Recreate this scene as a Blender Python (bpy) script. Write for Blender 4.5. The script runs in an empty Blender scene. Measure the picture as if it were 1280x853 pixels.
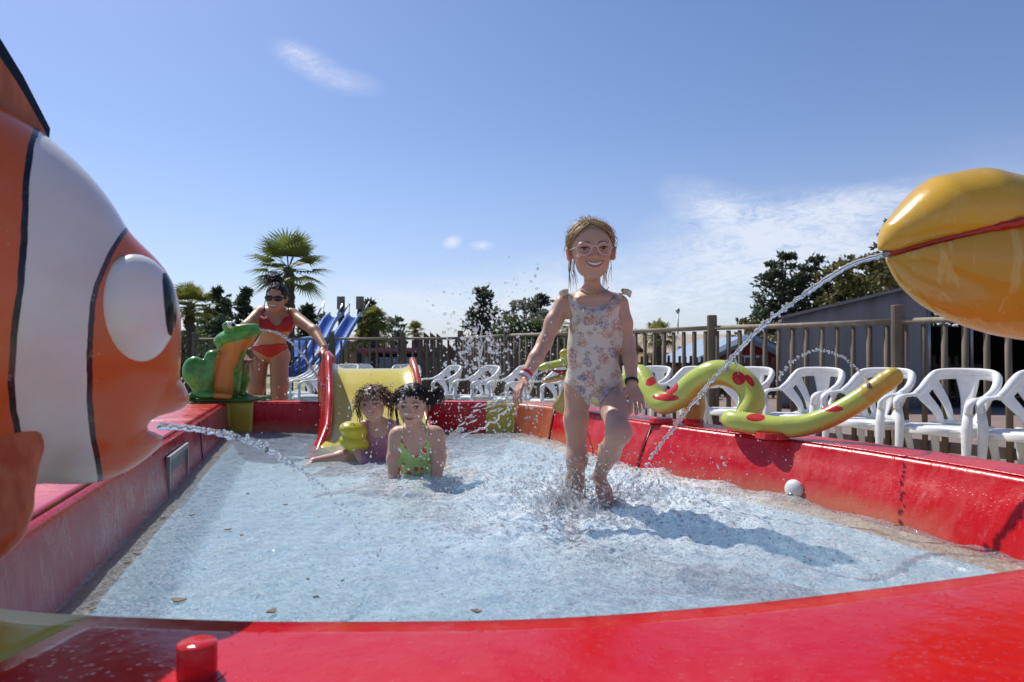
import bpy, bmesh, math, random
import numpy as np
from mathutils import Vector, Matrix
random.seed(7)
RNG = np.random.default_rng(11)
R = math.radians
SC = bpy.context.scene
COL = SC.collection

# ---------------------------------------------------------------- camera
H_CAM = 0.92
FPX = 853.333
PITCH = math.atan(14.5 / FPX)
cam_d = bpy.data.cameras.new('camera')
cam = bpy.data.objects.new('camera', cam_d); COL.objects.link(cam)
cam_d.lens = 24; cam_d.sensor_width = 36
cam_d.clip_start = 0.05; cam_d.clip_end = 3000
cam.location = (0, 0, H_CAM)
cam.rotation_euler = (R(90) + PITCH, 0, 0)
cam_d.dof.use_dof = True
cam_d.dof.focus_distance = 2.35
cam_d.dof.aperture_fstop = 7.1
SC.camera = cam

# ---------------------------------------------------------------- sun and sky
SUN_EL = 50.0
SUN_DIR = Vector((-0.66, 0.75, 0)).normalized()          # towards the sun
sv = Vector((SUN_DIR.x * math.cos(R(SUN_EL)), SUN_DIR.y * math.cos(R(SUN_EL)), math.sin(R(SUN_EL))))
sun_d = bpy.data.lights.new('sun', 'SUN')
sun_d.energy = 4.0; sun_d.angle = R(0.5); sun_d.color = (1.0, 0.955, 0.88)
sun = bpy.data.objects.new('sun', sun_d); COL.objects.link(sun)
sun.rotation_euler = (-sv).to_track_quat('-Z', 'Y').to_euler()
sun.location = (0, 0, 30)

SC.view_settings.view_transform = 'Standard'
SC.view_settings.look = 'None'
SC.view_settings.exposure = 0.28
SC.view_settings.gamma = 1.0
SC.view_settings.use_curve_mapping = False
SC.render.engine = 'CYCLES'
SC.cycles.use_denoising = True
SC.cycles.max_bounces = 10
SC.cycles.transparent_max_bounces = 80
SC.cycles.transmission_bounces = 8
SC.cycles.caustics_reflective = False
SC.cycles.caustics_refractive = False
SC.cycles.sample_clamp_indirect = 6


class NT:
    """small helper round a node tree"""
    def __init__(s, tree):
        s.t = tree; s.n = tree.nodes; s.l = tree.links
    def node(s, typ, **kw):
        n = s.n.new(typ)
        for k, v in kw.items():
            if k in n.inputs.keys() if hasattr(n.inputs, 'keys') else False:
                s.set(n.inputs[k], v)
            else:
                setattr(n, k, v)
        return n
    def set(s, sock, v):
        if hasattr(v, 'is_output') or isinstance(v, bpy.types.NodeSocket):
            s.l.new(v, sock)
        else:
            if isinstance(v, tuple) and len(v) == 3 and sock.type == 'RGBA':
                v = (*v, 1)
            sock.default_value = v
    def math(s, op, a, b=None, c=None, clamp=False):
        n = s.n.new('ShaderNodeMath'); n.operation = op; n.use_clamp = clamp
        s.set(n.inputs[0], a)
        if b is not None: s.set(n.inputs[1], b)
        if c is not None: s.set(n.inputs[2], c)
        return n.outputs[0]
    def vmath(s, op, a, b=None):
        n = s.n.new('ShaderNodeVectorMath'); n.operation = op
        s.set(n.inputs[0], a)
        if b is not None: s.set(n.inputs[1], b)
        return n.outputs['Value'] if op in ('DOT_PRODUCT', 'LENGTH', 'DISTANCE') else n.outputs[0]
    def mix(s, f, a, b, mode='MIX'):
        n = s.n.new('ShaderNodeMix'); n.data_type = 'RGBA'; n.blend_type = mode
        s.set(n.inputs[0], f); s.set(n.inputs[6], a); s.set(n.inputs[7], b)
        return n.outputs[2]
    def ramp(s, fac, stops, interp='LINEAR'):
        n = s.n.new('ShaderNodeValToRGB'); r = n.color_ramp; r.interpolation = interp
        while len(r.elements) < len(stops): r.elements.new(0.5)
        for e, (p, c) in zip(r.elements, stops):
            e.position = p
            e.color = (c, c, c, 1) if isinstance(c, (int, float)) else (*c, 1)
        s.set(n.inputs[0], fac)
        return n.outputs[0]
    def noise(s, scale, detail=4, rough=0.55, vec=None, dist=0.0, out='Fac'):
        n = s.n.new('ShaderNodeTexNoise')
        n.inputs['Scale'].default_value = scale; n.inputs['Detail'].default_value = detail
        n.inputs['Roughness'].default_value = rough; n.inputs['Distortion'].default_value = dist
        if vec is not None: s.set(n.inputs['Vector'], vec)
        return n.outputs[out]
    def voro(s, scale, vec=None, feature='F1', rnd=1.0, out='Distance'):
        n = s.n.new('ShaderNodeTexVoronoi'); n.feature = feature
        n.inputs['Scale'].default_value = scale; n.inputs['Randomness'].default_value = rnd
        if vec is not None: s.set(n.inputs['Vector'], vec)
        return n.outputs[out]
    def mapping(s, vec, scale=(1, 1, 1), loc=(0, 0, 0), rot=(0, 0, 0)):
        n = s.n.new('ShaderNodeMapping')
        s.set(n.inputs[0], vec); n.inputs['Scale'].default_value = scale
        n.inputs['Location'].default_value = loc; n.inputs['Rotation'].default_value = rot
        return n.outputs[0]
    def obj(s):
        return s.n.new('ShaderNodeTexCoord').outputs['Object']
    def geo(s, o='Position'):
        return s.n.new('ShaderNodeNewGeometry').outputs[o]
    def attr(s, name, o='Fac'):
        n = s.n.new('ShaderNodeAttribute'); n.attribute_name = name
        return n.outputs[o]
    def bump(s, h, strength=0.3, dist=0.01):
        n = s.n.new('ShaderNodeBump'); n.inputs['Strength'].default_value = strength
        n.inputs['Distance'].default_value = dist; s.set(n.inputs['Height'], h)
        return n.outputs[0]


def material(name, base=(0.5, 0.5, 0.5), rough=0.5, fn=None, **kw):
    """Principled material; fn(nt, bsdf) may add nodes"""
    m = bpy.data.materials.new(name); m.use_nodes = True
    nt = NT(m.node_tree); b = nt.n['Principled BSDF']
    b.inputs['Base Color'].default_value = (*base, 1)
    b.inputs['Roughness'].default_value = rough
    for k, v in kw.items():
        b.inputs[k.replace('_', ' ')].default_value = v
    if fn: fn(nt, b)
    return m


def varied(name, c0, c1, scale, rough=0.5, bump=0.0, bscale=None, detail=5, stretch=None, r1=None, **kw):
    """two-tone noise material"""
    def fn(nt, b):
        v = nt.obj()
        if stretch: v = nt.mapping(v, stretch)
        f = nt.ramp(nt.noise(scale, detail, 0.6, v), [(0.32, 0.0), (0.68, 1.0)])
        nt.set(b.inputs['Base Color'], nt.mix(f, c0, c1))
        if r1 is not None:
            nt.set(b.inputs['Roughness'], nt.ramp(f, [(0, rough), (1, r1)]))
        if bump:
            nt.set(b.inputs['Normal'], nt.bump(nt.noise(bscale or scale * 3, 5, 0.6, v), bump, 0.01))
    return material(name, c0, rough, fn, **kw)


world = bpy.data.worlds.new('World'); SC.world = world; world.use_nodes = True
def build_world():
    nt = NT(world.node_tree); nt.n.clear()
    out = nt.n.new('ShaderNodeOutputWorld'); bg = nt.n.new('ShaderNodeBackground')
    sky = nt.n.new('ShaderNodeTexSky'); sky.sky_type = 'NISHITA'; sky.sun_disc = False
    sky.sun_elevation = R(SUN_EL); sky.sun_rotation = math.atan2(SUN_DIR.x, SUN_DIR.y)
    sky.altitude = 0; sky.air_density = 1.0; sky.dust_density = 0.6; sky.ozone_density = 3.0
    vec = nt.n.new('ShaderNodeTexCoord').outputs['Generated']
    # wispy clouds placed by sky direction
    def cdir(px, py):
        v = Vector(((px - 640) / FPX, 1.0, -(py - 441) / FPX)).normalized(); return (v.x, v.y, v.z)
    wn = nt.noise(7, 6, 0.65, nt.mapping(vec, (1, 1, 2.6), rot=(0, 0.5, 0)), 0.6)
    fine = nt.noise(34, 8, 0.75, nt.mapping(vec, (1, 1, 2.6), rot=(0, -0.5, 0)), 1.4)
    mask = None
    def patch(px, py, rx, ry, tilt, amp):
        c = cdir(px, py)
        d = nt.vmath('SUBTRACT', vec, c)
        ct, st = math.cos(tilt), math.sin(tilt)
        # local axes on the view-facing tangent plane of the cloud's own direction
        cv = Vector(c); right = Vector((cv.y, -cv.x, 0)).normalized(); up = right.cross(cv)
        a = (right * ct + up * st); b_ = (up * ct - right * st)
        u = nt.math('DIVIDE', nt.vmath('DOT_PRODUCT', d, tuple(a)), rx / FPX)
        v = nt.math('DIVIDE', nt.vmath('DOT_PRODUCT', d, tuple(b_)), ry / FPX)
        r = nt.math('SQRT', nt.math('ADD', nt.math('MULTIPLY', u, u), nt.math('MULTIPLY', v, v)))
        m = nt.math('SUBTRACT', 1.0, r, clamp=True)
        return nt.math('MULTIPLY', m, amp)
    ps = [patch(385, 76, 52, 20, -0.35, 0.75), patch(432, 100, 48, 17, -0.1, 0.5), patch(370, 66, 26, 14, -.2, 0.5), patch(990, 300, 190, 66, -0.05, 1.5),
          patch(1060, 262, 130, 30, 0.1, 1.0), patch(905, 262, 90, 34, -0.4, 0.9), patch(565, 303, 15, 9, 0.3, 1.6), patch(602, 307, 18, 7, 0, 1.2),
          patch(900, 360, 420, 66, 0, 1.0), patch(560, 385, 420, 48, 0, 0.9), patch(1250, 300, 130, 110, 0, 0.5)]
    tot = ps[0]
    for p in ps[1:]: tot = nt.math('ADD', tot, p)
    w = nt.math('ADD', nt.math('MULTIPLY', wn, 0.6), nt.math('MULTIPLY', fine, 0.6))
    w = nt.ramp(w, [(0.40, 0.0), (0.82, 1.0)])
    cl = nt.math('MULTIPLY', nt.math('MULTIPLY', tot, w), 1.0, clamp=True)
    cl = nt.math('MINIMUM', cl, 0.75)
    # whiten towards the horizon (thin haze high in the air)
    z = nt.n.new('ShaderNodeSeparateXYZ'); nt.l.new(vec, z.inputs[0])
    hz = nt.ramp(z.outputs[2], [(0.0, 0.40), (0.10, 0.22), (0.30, 0.06), (0.6, 0.0)])
    tint = nt.mix(1.0, sky.outputs[0], (0.88, 0.95, 1.18), 'MULTIPLY')
    base = nt.mix(hz, tint, (7.3, 7.7, 8.6))
    colr = nt.mix(cl, base, (8.2, 8.6, 9.6))
    nt.l.new(colr, bg.inputs[0]); bg.inputs[1].default_value = 0.086
    nt.l.new(bg.outputs[0], out.inputs[0])
build_world()


def P(px, py, d):
    """point seen at photo pixel (px, py) [1280 wide] at world distance y = d"""
    u = (px - 640) / FPX; v = -(py - 426.5) / FPX
    dy = math.cos(PITCH) - v * math.sin(PITCH)
    dz = math.sin(PITCH) + v * math.cos(PITCH)
    return np.array([u / dy * d, d, H_CAM + dz / dy * d])

# ---------------------------------------------------------------- object helpers
def tag(o, label=None, cat=None, group=None, kind=None):
    if label: o['label'] = label
    if cat: o['category'] = cat
    if group: o['group'] = group
    if kind: o['kind'] = kind
    return o

def empty(name, loc=(0, 0, 0), rz=0.0, label=None, cat=None, group=None, parent=None):
    o = bpy.data.objects.new(name, None); COL.objects.link(o)
    o.empty_display_size = 0.1
    o.location = loc; o.rotation_euler = (0, 0, rz)
    if parent: o.parent = parent
    return tag(o, label, cat, group)

def mesh_obj(name, verts, faces, mat, parent=None, smooth=True, origin=None):
    me = bpy.data.meshes.new(name)
    V = np.asarray(verts, dtype=float)
    if origin is not None: V = V - np.asarray(origin, dtype=float)
    me.from_pydata(V.tolist() if not isinstance(verts, list) or origin is not None else [tuple(map(float, v)) for v in verts], [], [tuple(f) for f in faces])
    me.update()
    if mat:
        for m in (mat if isinstance(mat, (list, tuple)) else [mat]): me.materials.append(m)
    if smooth: me.polygons.foreach_set('use_smooth', [True] * len(me.polygons))
    o = bpy.data.objects.new(name, me); COL.objects.link(o)
    if parent: o.parent = parent
    if origin is not None: o.location = tuple(float(q) for q in origin)
    return o

class MB:
    """mesh builder collecting shapes (in the local space of its parent)"""
    def __init__(s): s.v = []; s.f = []; s.mi = []
    def add(s, V, F, mi=0):
        n = len(s.v); s.v += [tuple(map(float, p)) for p in V]
        s.f += [tuple(i + n for i in q) for q in F]; s.mi += [mi] * len(F); return s
    def box(s, c, size, rz=0.0, rx=0.0, ry=0.0, mi=0, taper=1.0):
        M = Matrix.Rotation(rz, 3, 'Z') @ Matrix.Rotation(ry, 3, 'Y') @ Matrix.Rotation(rx, 3, 'X')
        V = []
        for z in (-.5, .5):
            k = taper if z > 0 else 1.0
            for x, y in ((-.5, -.5), (.5, -.5), (.5, .5), (-.5, .5)):
                V.append(Vector(c) + M @ Vector((x * size[0] * k, y * size[1] * k, z * size[2])))
        return s.add(V, [(3, 2, 1, 0), (4, 5, 6, 7), (0, 1, 5, 4), (1, 2, 6, 5), (2, 3, 7, 6), (3, 0, 4, 7)], mi)
    def tube(s, pts, rad, n=8, cap=True, flat=None, mi=0):
        """tube through pts; rad float or list; flat=(vector, factor) squashes the section along vector"""
        pts = [np.asarray(p, float) for p in pts]
        if not hasattr(rad, '__len__'): rad = [rad] * len(pts)
        base = len(s.v); V = []; F = []
        prev = None
        for i, p in enumerate(pts):
            t = (pts[min(i + 1, len(pts) - 1)] - pts[max(i - 1, 0)]); t = t / (np.linalg.norm(t) + 1e-12)
            if prev is None:
                a = np.array([0, 0, 1.0]) if abs(t[2]) < .9 else np.array([1.0, 0, 0])
                e1 = np.cross(t, a); e1 /= np.linalg.norm(e1)
            else:
                e1 = prev - t * np.dot(prev, t); e1 /= (np.linalg.norm(e1) + 1e-12)
            prev = e1; e2 = np.cross(t, e1)
            for k in range(n):
                a = 2 * math.pi * k / n
                q = (e1 * math.cos(a) + e2 * math.sin(a)) * rad[i]
                if flat is not None:
                    fv = np.asarray(flat[0], float); q = q + fv * np.dot(q, fv) * (flat[1] - 1)
                V.append(p + q)
        for i in range(len(pts) - 1):
            for k in range(n):
                F.append((i * n + k, i * n + (k + 1) % n, (i + 1) * n + (k + 1) % n, (i + 1) * n + k))
        if cap:
            F.append(tuple(range(n))[::-1]); F.append(tuple((len(pts) - 1) * n + k for k in range(n)))
        return s.add(V, F, mi)
    def ball(s, c, r, seg=12, rings=8, M=None, mi=0):
        if not hasattr(r, '__len__'): r = (r, r, r)
        V = [(0, 0, 1)]; F = []
        for i in range(1, rings):
            th = math.pi * i / rings
            for k in range(seg):
                a = 2 * math.pi * k / seg
                V.append((math.sin(th) * math.cos(a), math.sin(th) * math.sin(a), math.cos(th)))
        V.append((0, 0, -1)); L = len(V) - 1
        for k in range(seg): F.append((0, 1 + k, 1 + (k + 1) % seg))
        for i in range(rings - 2):
            for k in range(seg):
                a = 1 + i * seg; b = a + seg
                F.append((a + k, b + k, b + (k + 1) % seg, a + (k + 1) % seg))
        for k in range(seg): F.append((1 + (rings - 2) * seg + k, L, 1 + (rings - 2) * seg + (k + 1) % seg))
        A = np.array(V) * np.array(r)
        if M is not None: A = A @ np.asarray(M).T
        return s.add(A + np.asarray(c), F, mi)
    def prism(s, poly, z0, z1, mi=0):
        n = len(poly)
        V = [(x, y, z0) for x, y in poly] + [(x, y, z1) for x, y in poly]
        F = [tuple(range(n))[::-1], tuple(range(n, 2 * n))] + [(i, (i + 1) % n, n + (i + 1) % n, n + i) for i in range(n)]
        return s.add(V, F, mi)
    def build(s, name, mat, parent=None, smooth=False, bevel=0.0, origin=None):
        o = mesh_obj(name, np.array(s.v) if len(s.v) else [], s.f, mat, parent, smooth, origin)
        if isinstance(mat, (list, tuple)): o.data.polygons.foreach_set('material_index', s.mi)
        if bevel:
            b = o.modifiers.new('bevel', 'BEVEL'); b.width = bevel; b.segments = 2; b.limit_method = 'ANGLE'; b.angle_limit = R(40)
        return o

def copy_tree(o, parent=None):
    c = o.copy(); COL.objects.link(c); c.parent = parent
    for ch in [q for q in bpy.data.objects if q.parent == o]: copy_tree(ch, c)
    return c

def spline(pts, per=8, closed=False):
    """Catmull-Rom through points"""
    pts = [np.asarray(p, float) for p in pts]; n = len(pts); out = []
    rng = range(n) if closed else range(n - 1)
    for i in rng:
        if closed: p0, p1, p2, p3 = pts[(i - 1) % n], pts[i], pts[(i + 1) % n], pts[(i + 2) % n]
        else: p0, p1, p2, p3 = pts[max(i - 1, 0)], pts[i], pts[i + 1], pts[min(i + 2, n - 1)]
        for k in range(per):
            t = k / per
            out.append(0.5 * ((2 * p1) + (p2 - p0) * t + (2 * p0 - 5 * p1 + 4 * p2 - p3) * t * t + (3 * p1 - p0 - 3 * p2 + p3) * t ** 3))
    if not closed: out.append(pts[-1])
    return out

# ---------------------------------------------------------------- implicit surfaces (one continuous skin per figure)
def rotm(rx=0, ry=0, rz=0):
    return np.array(Matrix.Rotation(rz, 3, 'Z') @ Matrix.Rotation(ry, 3, 'Y') @ Matrix.Rotation(rx, 3, 'X'))

def unit(v):
    v = np.asarray(v, float); return v / (np.linalg.norm(v) + 1e-12)

class Field:
    def __init__(s, lo, hi, h):
        s.lo = np.array(lo, float); s.h = h
        s.ax = [np.arange(lo[i], hi[i] + h, h, dtype=np.float32) for i in range(3)]
        s.F = np.full([len(a) for a in s.ax], 0.5, dtype=np.float32)
    def like(s):
        g = Field.__new__(Field); g.lo = s.lo; g.h = s.h; g.ax = s.ax; g.F = np.full_like(s.F, 0.5); return g
    def op(s, fn, lo, hi, k=0.01, mode='u'):
        m = k + 2 * s.h + 0.002
        sl = []
        for i in range(3):
            a = int(np.searchsorted(s.ax[i], lo[i] - m)); b = int(np.searchsorted(s.ax[i], hi[i] + m))
            if b <= a: return
            sl.append(slice(a, b))
        X = s.ax[0][sl[0]][:, None, None]; Y = s.ax[1][sl[1]][None, :, None]; Z = s.ax[2][sl[2]][None, None, :]
        d = fn(X, Y, Z).astype(np.float32); A = s.F[tuple(sl)]
        if mode == 'u':
            h = np.maximum(k - np.abs(A - d), 0) / max(k, 1e-6)
            s.F[tuple(sl)] = np.minimum(A, d) - h * h * k * 0.25
        else:
            d = -d
            h = np.maximum(k - np.abs(A - d), 0) / max(k, 1e-6)
            s.F[tuple(sl)] = np.maximum(A, d) + h * h * k * 0.25
    def cone(s, a, b, ra, rb=None, k=0.01, flat=None, mode='u'):
        rb = ra if rb is None else rb
        a = np.asarray(a, float); b = np.asarray(b, float); ba = b - a; L2 = float(ba @ ba) + 1e-12
        ff = None
        if flat is not None: ff = (unit(flat[0]), flat[1])
        def fn(X, Y, Z):
            x, y, z = X - a[0], Y - a[1], Z - a[2]
            t = np.clip((x * ba[0] + y * ba[1] + z * ba[2]) / L2, 0, 1)
            x, y, z = x - t * ba[0], y - t * ba[1], z - t * ba[2]
            if ff is not None:
                w = (x * ff[0][0] + y * ff[0][1] + z * ff[0][2]) * (1 / ff[1] - 1)
                x, y, z = x + w * ff[0][0], y + w * ff[0][1], z + w * ff[0][2]
            d = np.sqrt(x * x + y * y + z * z) - (ra + (rb - ra) * t)
            return d * (0.5 + 0.5 * ff[1]) if ff is not None and ff[1] < 1 else d
        m = max(ra, rb) * (max(1.0, flat[1]) if flat else 1)
        s.op(fn, np.minimum(a, b) - m, np.maximum(a, b) + m, k, mode)
    def chain(s, pts, rad, k=0.01, flat=None):
        if not hasattr(rad, '__len__'): rad = [rad] * len(pts)
        for i in range(len(pts) - 1): s.cone(pts[i], pts[i + 1], rad[i], rad[i + 1], k, flat)
    def ell(s, c, r, k=0.01, M=None, mode='u'):
        c = np.asarray(c, float); r = np.asarray(r if hasattr(r, '__len__') else (r, r, r), float)
        M = np.eye(3) if M is None else np.asarray(M)
        def fn(X, Y, Z):
            x, y, z = X - c[0], Y - c[1], Z - c[2]
            q = [(x * M[0, i] + y * M[1, i] + z * M[2, i]) / r[i] for i in range(3)]
            k0 = np.sqrt(q[0] ** 2 + q[1] ** 2 + q[2] ** 2)
            k1 = np.sqrt((q[0] / r[0]) ** 2 + (q[1] / r[1]) ** 2 + (q[2] / r[2]) ** 2) + 1e-6
            return k0 * (k0 - 1) / k1
        e = np.abs(M) @ r
        s.op(fn, c - e, c + e, k, mode)
    def sample(s, p):
        p = np.asarray(p, float); g = (p - s.lo) / s.h; i = np.floor(g).astype(int); f = g - i
        i = np.clip(i, 0, np.array(s.F.shape) - 2); v = 0.0
        for a in (0, 1):
            for b in (0, 1):
                for c in (0, 1):
                    w = (f[0] if a else 1 - f[0]) * (f[1] if b else 1 - f[1]) * (f[2] if c else 1 - f[2])
                    v += w * float(s.F[i[0] + a, i[1] + b, i[2] + c])
        return v
    def cast(s, p, d, far=0.2, off=0.0):
        """march from p along d to the surface; returns the point off above it"""
        p = np.asarray(p, float); d = unit(d); t = 0.0
        while t < far:
            v = s.sample(p + d * t)
            if v < off + 0.0004: break
            t += max(min(v - off, 0.02) * 0.7, 0.0006)
        return p + d * t
    def mesh(s, name, mat, parent=None, attrs=None, smooth_it=2, origin=None, G=None):
        G = s.F if G is None else G
        G = G.copy(); G[0] = G[-1] = 1; G[:, 0] = G[:, -1] = 1; G[:, :, 0] = G[:, :, -1] = 1
        S = G < 0; n = G.shape; st = np.array([n[1] * n[2], n[2], 1]); cells = []; poss = []; quads = []
        for a in range(3):
            lo = [slice(None)] * 3; hi = [slice(None)] * 3
            lo[a] = slice(0, -1); hi[a] = slice(1, None)
            idx = np.argwhere(S[tuple(lo)] != S[tuple(hi)])
            e = np.zeros(3, int); e[a] = 1
            f0 = G[idx[:, 0], idx[:, 1], idx[:, 2]]; j = idx + e; f1 = G[j[:, 0], j[:, 1], j[:, 2]]
            t = f0 / (f0 - f1)
            pos = np.stack([s.ax[i][idx[:, i]] for i in range(3)], 1).astype(float); pos[:, a] += t * s.h
            b, c = (a + 1) % 3, (a + 2) % 3; eb = np.zeros(3, int); ec = np.zeros(3, int); eb[b] = 1; ec[c] = 1
            cs = np.stack([(idx @ st), (idx - eb) @ st, (idx - eb - ec) @ st, (idx - ec) @ st], 1)
            fl = f0 >= 0
            cs[fl] = cs[fl][:, ::-1]
            quads.append(cs); cells.append(cs.ravel()); poss.append(np.repeat(pos, 4, 0))
        cells = np.concatenate(cells); poss = np.concatenate(poss); quads = np.concatenate(quads)
        if not len(cells): return None
        u, inv = np.unique(cells, return_inverse=True)
        cnt = np.bincount(inv)
        V = np.stack([np.bincount(inv, poss[:, i]) / cnt for i in range(3)], 1)
        Q = np.searchsorted(u, quads)
        E = np.concatenate([Q[:, [0, 1]], Q[:, [1, 2]], Q[:, [2, 3]], Q[:, [3, 0]]])
        for _ in range(smooth_it):
            deg = np.bincount(E[:, 0], minlength=len(V)) + np.bincount(E[:, 1], minlength=len(V))
            A = np.stack([np.bincount(E[:, 0], V[E[:, 1], i], len(V)) + np.bincount(E[:, 1], V[E[:, 0], i], len(V)) for i in range(3)], 1) / deg[:, None]
            V = V * 0.55 + A * 0.45
        W = V.copy()
        if origin is not None: V = V - np.asarray(origin)
        me = bpy.data.meshes.new(name)
        me.vertices.add(len(V)); me.vertices.foreach_set('co', V.astype(np.float32).ravel())
        me.loops.add(len(Q) * 4); me.loops.foreach_set('vertex_index', Q.astype(np.int32).ravel())
        me.polygons.add(len(Q)); me.polygons.foreach_set('loop_start', np.arange(0, len(Q) * 4, 4, dtype=np.int32))
        me.update(calc_edges=True); me.validate()
        me.polygons.foreach_set('use_smooth', np.ones(len(me.polygons), bool))
        me.materials.append(mat)
        if attrs:
            for an, fnc in attrs.items():
                at = me.attributes.new(an, 'FLOAT', 'POINT'); at.data.foreach_set('value', np.asarray(fnc(W), dtype=np.float32))
        o = bpy.data.objects.new(name, me); COL.objects.link(o)
        if parent: o.parent = parent
        if origin is not None: o.location = tuple(float(q) for q in origin)
        return o

def attach(o, root):
    """parent o to an unrotated root while both stay given in world coordinates"""
    o.parent = root
    o.matrix_parent_inverse = Matrix.Translation(-Vector(root.location)) if root.rotation_euler.z == 0 else (Matrix.Translation(root.location) @ Matrix.Rotation(root.rotation_euler.z, 4, 'Z')).inverted()
    return o

# ================================================================= materials
def red_fn(lower=0.0, fade=0.5, ra=.12, rb=.42, bigf=.34):
    def fn(nt, b):
        pos = nt.geo()
        xyz = nt.n.new('ShaderNodeSeparateXYZ'); nt.l.new(pos, xyz.inputs[0]); z = xyz.outputs[2]
        n1 = nt.noise(5, 6, 0.65, pos); n2 = nt.noise(38, 5, 0.7, nt.mapping(pos, (1, 1, 0.35)))
        wear = nt.ramp(nt.math('ADD', nt.math('MULTIPLY', n1, 0.55), nt.math('MULTIPLY', n2, 0.45)), [(0.50, 0), (0.60, 1)])
        col = nt.mix(nt.math('MULTIPLY', wear, fade), (0.56, 0.004, 0.010), (0.64, 0.055, 0.055))
        col = nt.mix(nt.math('MULTIPLY', nt.noise(1.7, 2, 0.5, pos), 0.5), col, (0.44, 0.004, 0.010))
        big = nt.ramp(nt.noise(2.6, 6, 0.7, nt.mapping(pos, (1, 1, .5)), 1.2), [(0.50, 0), (0.60, 1)])
        col = nt.mix(nt.math('MULTIPLY', big, bigf), col, (0.60, 0.095, 0.09))
        # faded to orange by the chlorinated water low on the wall
        lo = nt.ramp(nt.math('ADD', nt.math('MULTIPLY', nt.math('SUBTRACT', z, 0.43), 6.0), nt.math('MULTIPLY', n1, 0.9)), [(0.52, 1), (0.86, 0)])
        patchy = nt.ramp(nt.noise(1.3, 3, 0.5, pos), [(0.47, 0.05), (0.58, 1)])
        col = nt.mix(nt.math('MULTIPLY', nt.math('MULTIPLY', lo, patchy), lower), col, (0.50, 0.13, 0.075))
        # drip streaks and lime
        dr = nt.noise(60, 3, 0.6, nt.mapping(pos, (1, 1, 0.06)))
        dr = nt.ramp(dr, [(0.62, 0), (0.72, 1)])
        col = nt.mix(nt.math('MULTIPLY', dr, 0.22 * fade + 0.06), col, (0.60, 0.22, 0.24))
        spk = nt.ramp(nt.voro(26, pos), [(0.05, 1), (0.11, 0)])
        spm = nt.ramp(nt.noise(3.1, 2, 0.5, pos), [(0.55, 0), (0.62, 1)])
        col = nt.mix(nt.math('MULTIPLY', nt.math('MULTIPLY', spk, spm), 0.5), col, (0.12, 0.004, 0.008))
        nt.set(b.inputs['Base Color'], col)
        nt.set(b.inputs['Roughness'], nt.ramp(nt.math('ADD', nt.math('MULTIPLY', n1, 0.6), nt.math('MULTIPLY', n2, 0.4)), [(0.35, ra), (0.62, rb)]))
        drops = nt.ramp(nt.voro(95, pos), [(0.0, 1), (0.28, 0)])
        hh = nt.math('ADD', nt.math('MULTIPLY', drops, 0.35), nt.math('MULTIPLY', nt.noise(14, 5, 0.6, pos), 1.2))
        nt.set(b.inputs['Normal'], nt.bump(hh, 0.28, 0.006))
    return fn
def bleached(nt, b):
    red_fn(0.15, 1.0)(nt, b)
    col = b.inputs['Base Color'].links[0].from_socket; pos = nt.geo()
    n = nt.noise(2.2, 5, .6, pos); dr = nt.ramp(nt.noise(70, 4, .7, nt.mapping(pos, (1, 1, .05))), [(.46, 0), (.62, 1)])
    c2 = nt.mix(nt.math('MULTIPLY', dr, .40), (0.33, 0.060, 0.085), (0.50, 0.22, 0.25))
    z = nt.n.new('ShaderNodeSeparateXYZ'); nt.l.new(pos, z.inputs[0])
    low = nt.ramp(z.outputs[2], [(0.575, 1), (0.592, 0)])
    nt.set(b.inputs['Base Color'], nt.mix(nt.math('MULTIPLY', low, nt.ramp(n, [(.3, .55), (.7, 1)])), col, c2))
M_RED = material('red_fibreglass', (0.45, 0.01, 0.02), 0.25, red_fn(1.0, 0.8), Specular_IOR_Level=0.35)
M_REDL = material('sun_bleached_pink_red', (0.45, 0.08, 0.10), 0.22, lambda nt, b: bleached(nt, b), Specular_IOR_Level=0.55)
M_RIM = material('red_rim', (0.45, 0.01, 0.02), 0.25, red_fn(0.0, 0.25, .07, .28, .18), Specular_IOR_Level=0.25)
M_YEL = varied('yellow_fibreglass', (0.56, 0.42, 0.035), (0.46, 0.36, 0.06), 6, 0.3, 0.12, 30)
M_ORANGE = varied('faded_orange_fibreglass', (0.50, 0.075, 0.03), (0.58, 0.20, 0.08), 7, 0.3, 0.12, 30)
M_OCHRE = varied('stained_coving', (0.52, 0.33, 0.13), (0.62, 0.46, 0.24), 11, 0.5, 0.2, 40)
M_FLOOR = varied('pale_blue_pool_floor', (0.42, 0.66, 0.80), (0.50, 0.73, 0.86), 3, 0.5, 0.1, 30)
M_STEEL = varied('grey_steel', (0.35, 0.36, 0.38), (0.22, 0.23, 0.24), 25, 0.35, 0.1, 60, Metallic=0.7)
M_DKGREY = varied('dull_dark_grey', (0.10, 0.12, 0.13), (0.17, 0.19, 0.20), 25, .5)
M_WHITEP = varied('white_plastic', (0.80, 0.80, 0.78), (0.70, 0.71, 0.69), 6, 0.34, 0.05, 40)
M_BLACK = material('black_plastic', (0.012, 0.012, 0.014), 0.35)

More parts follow.
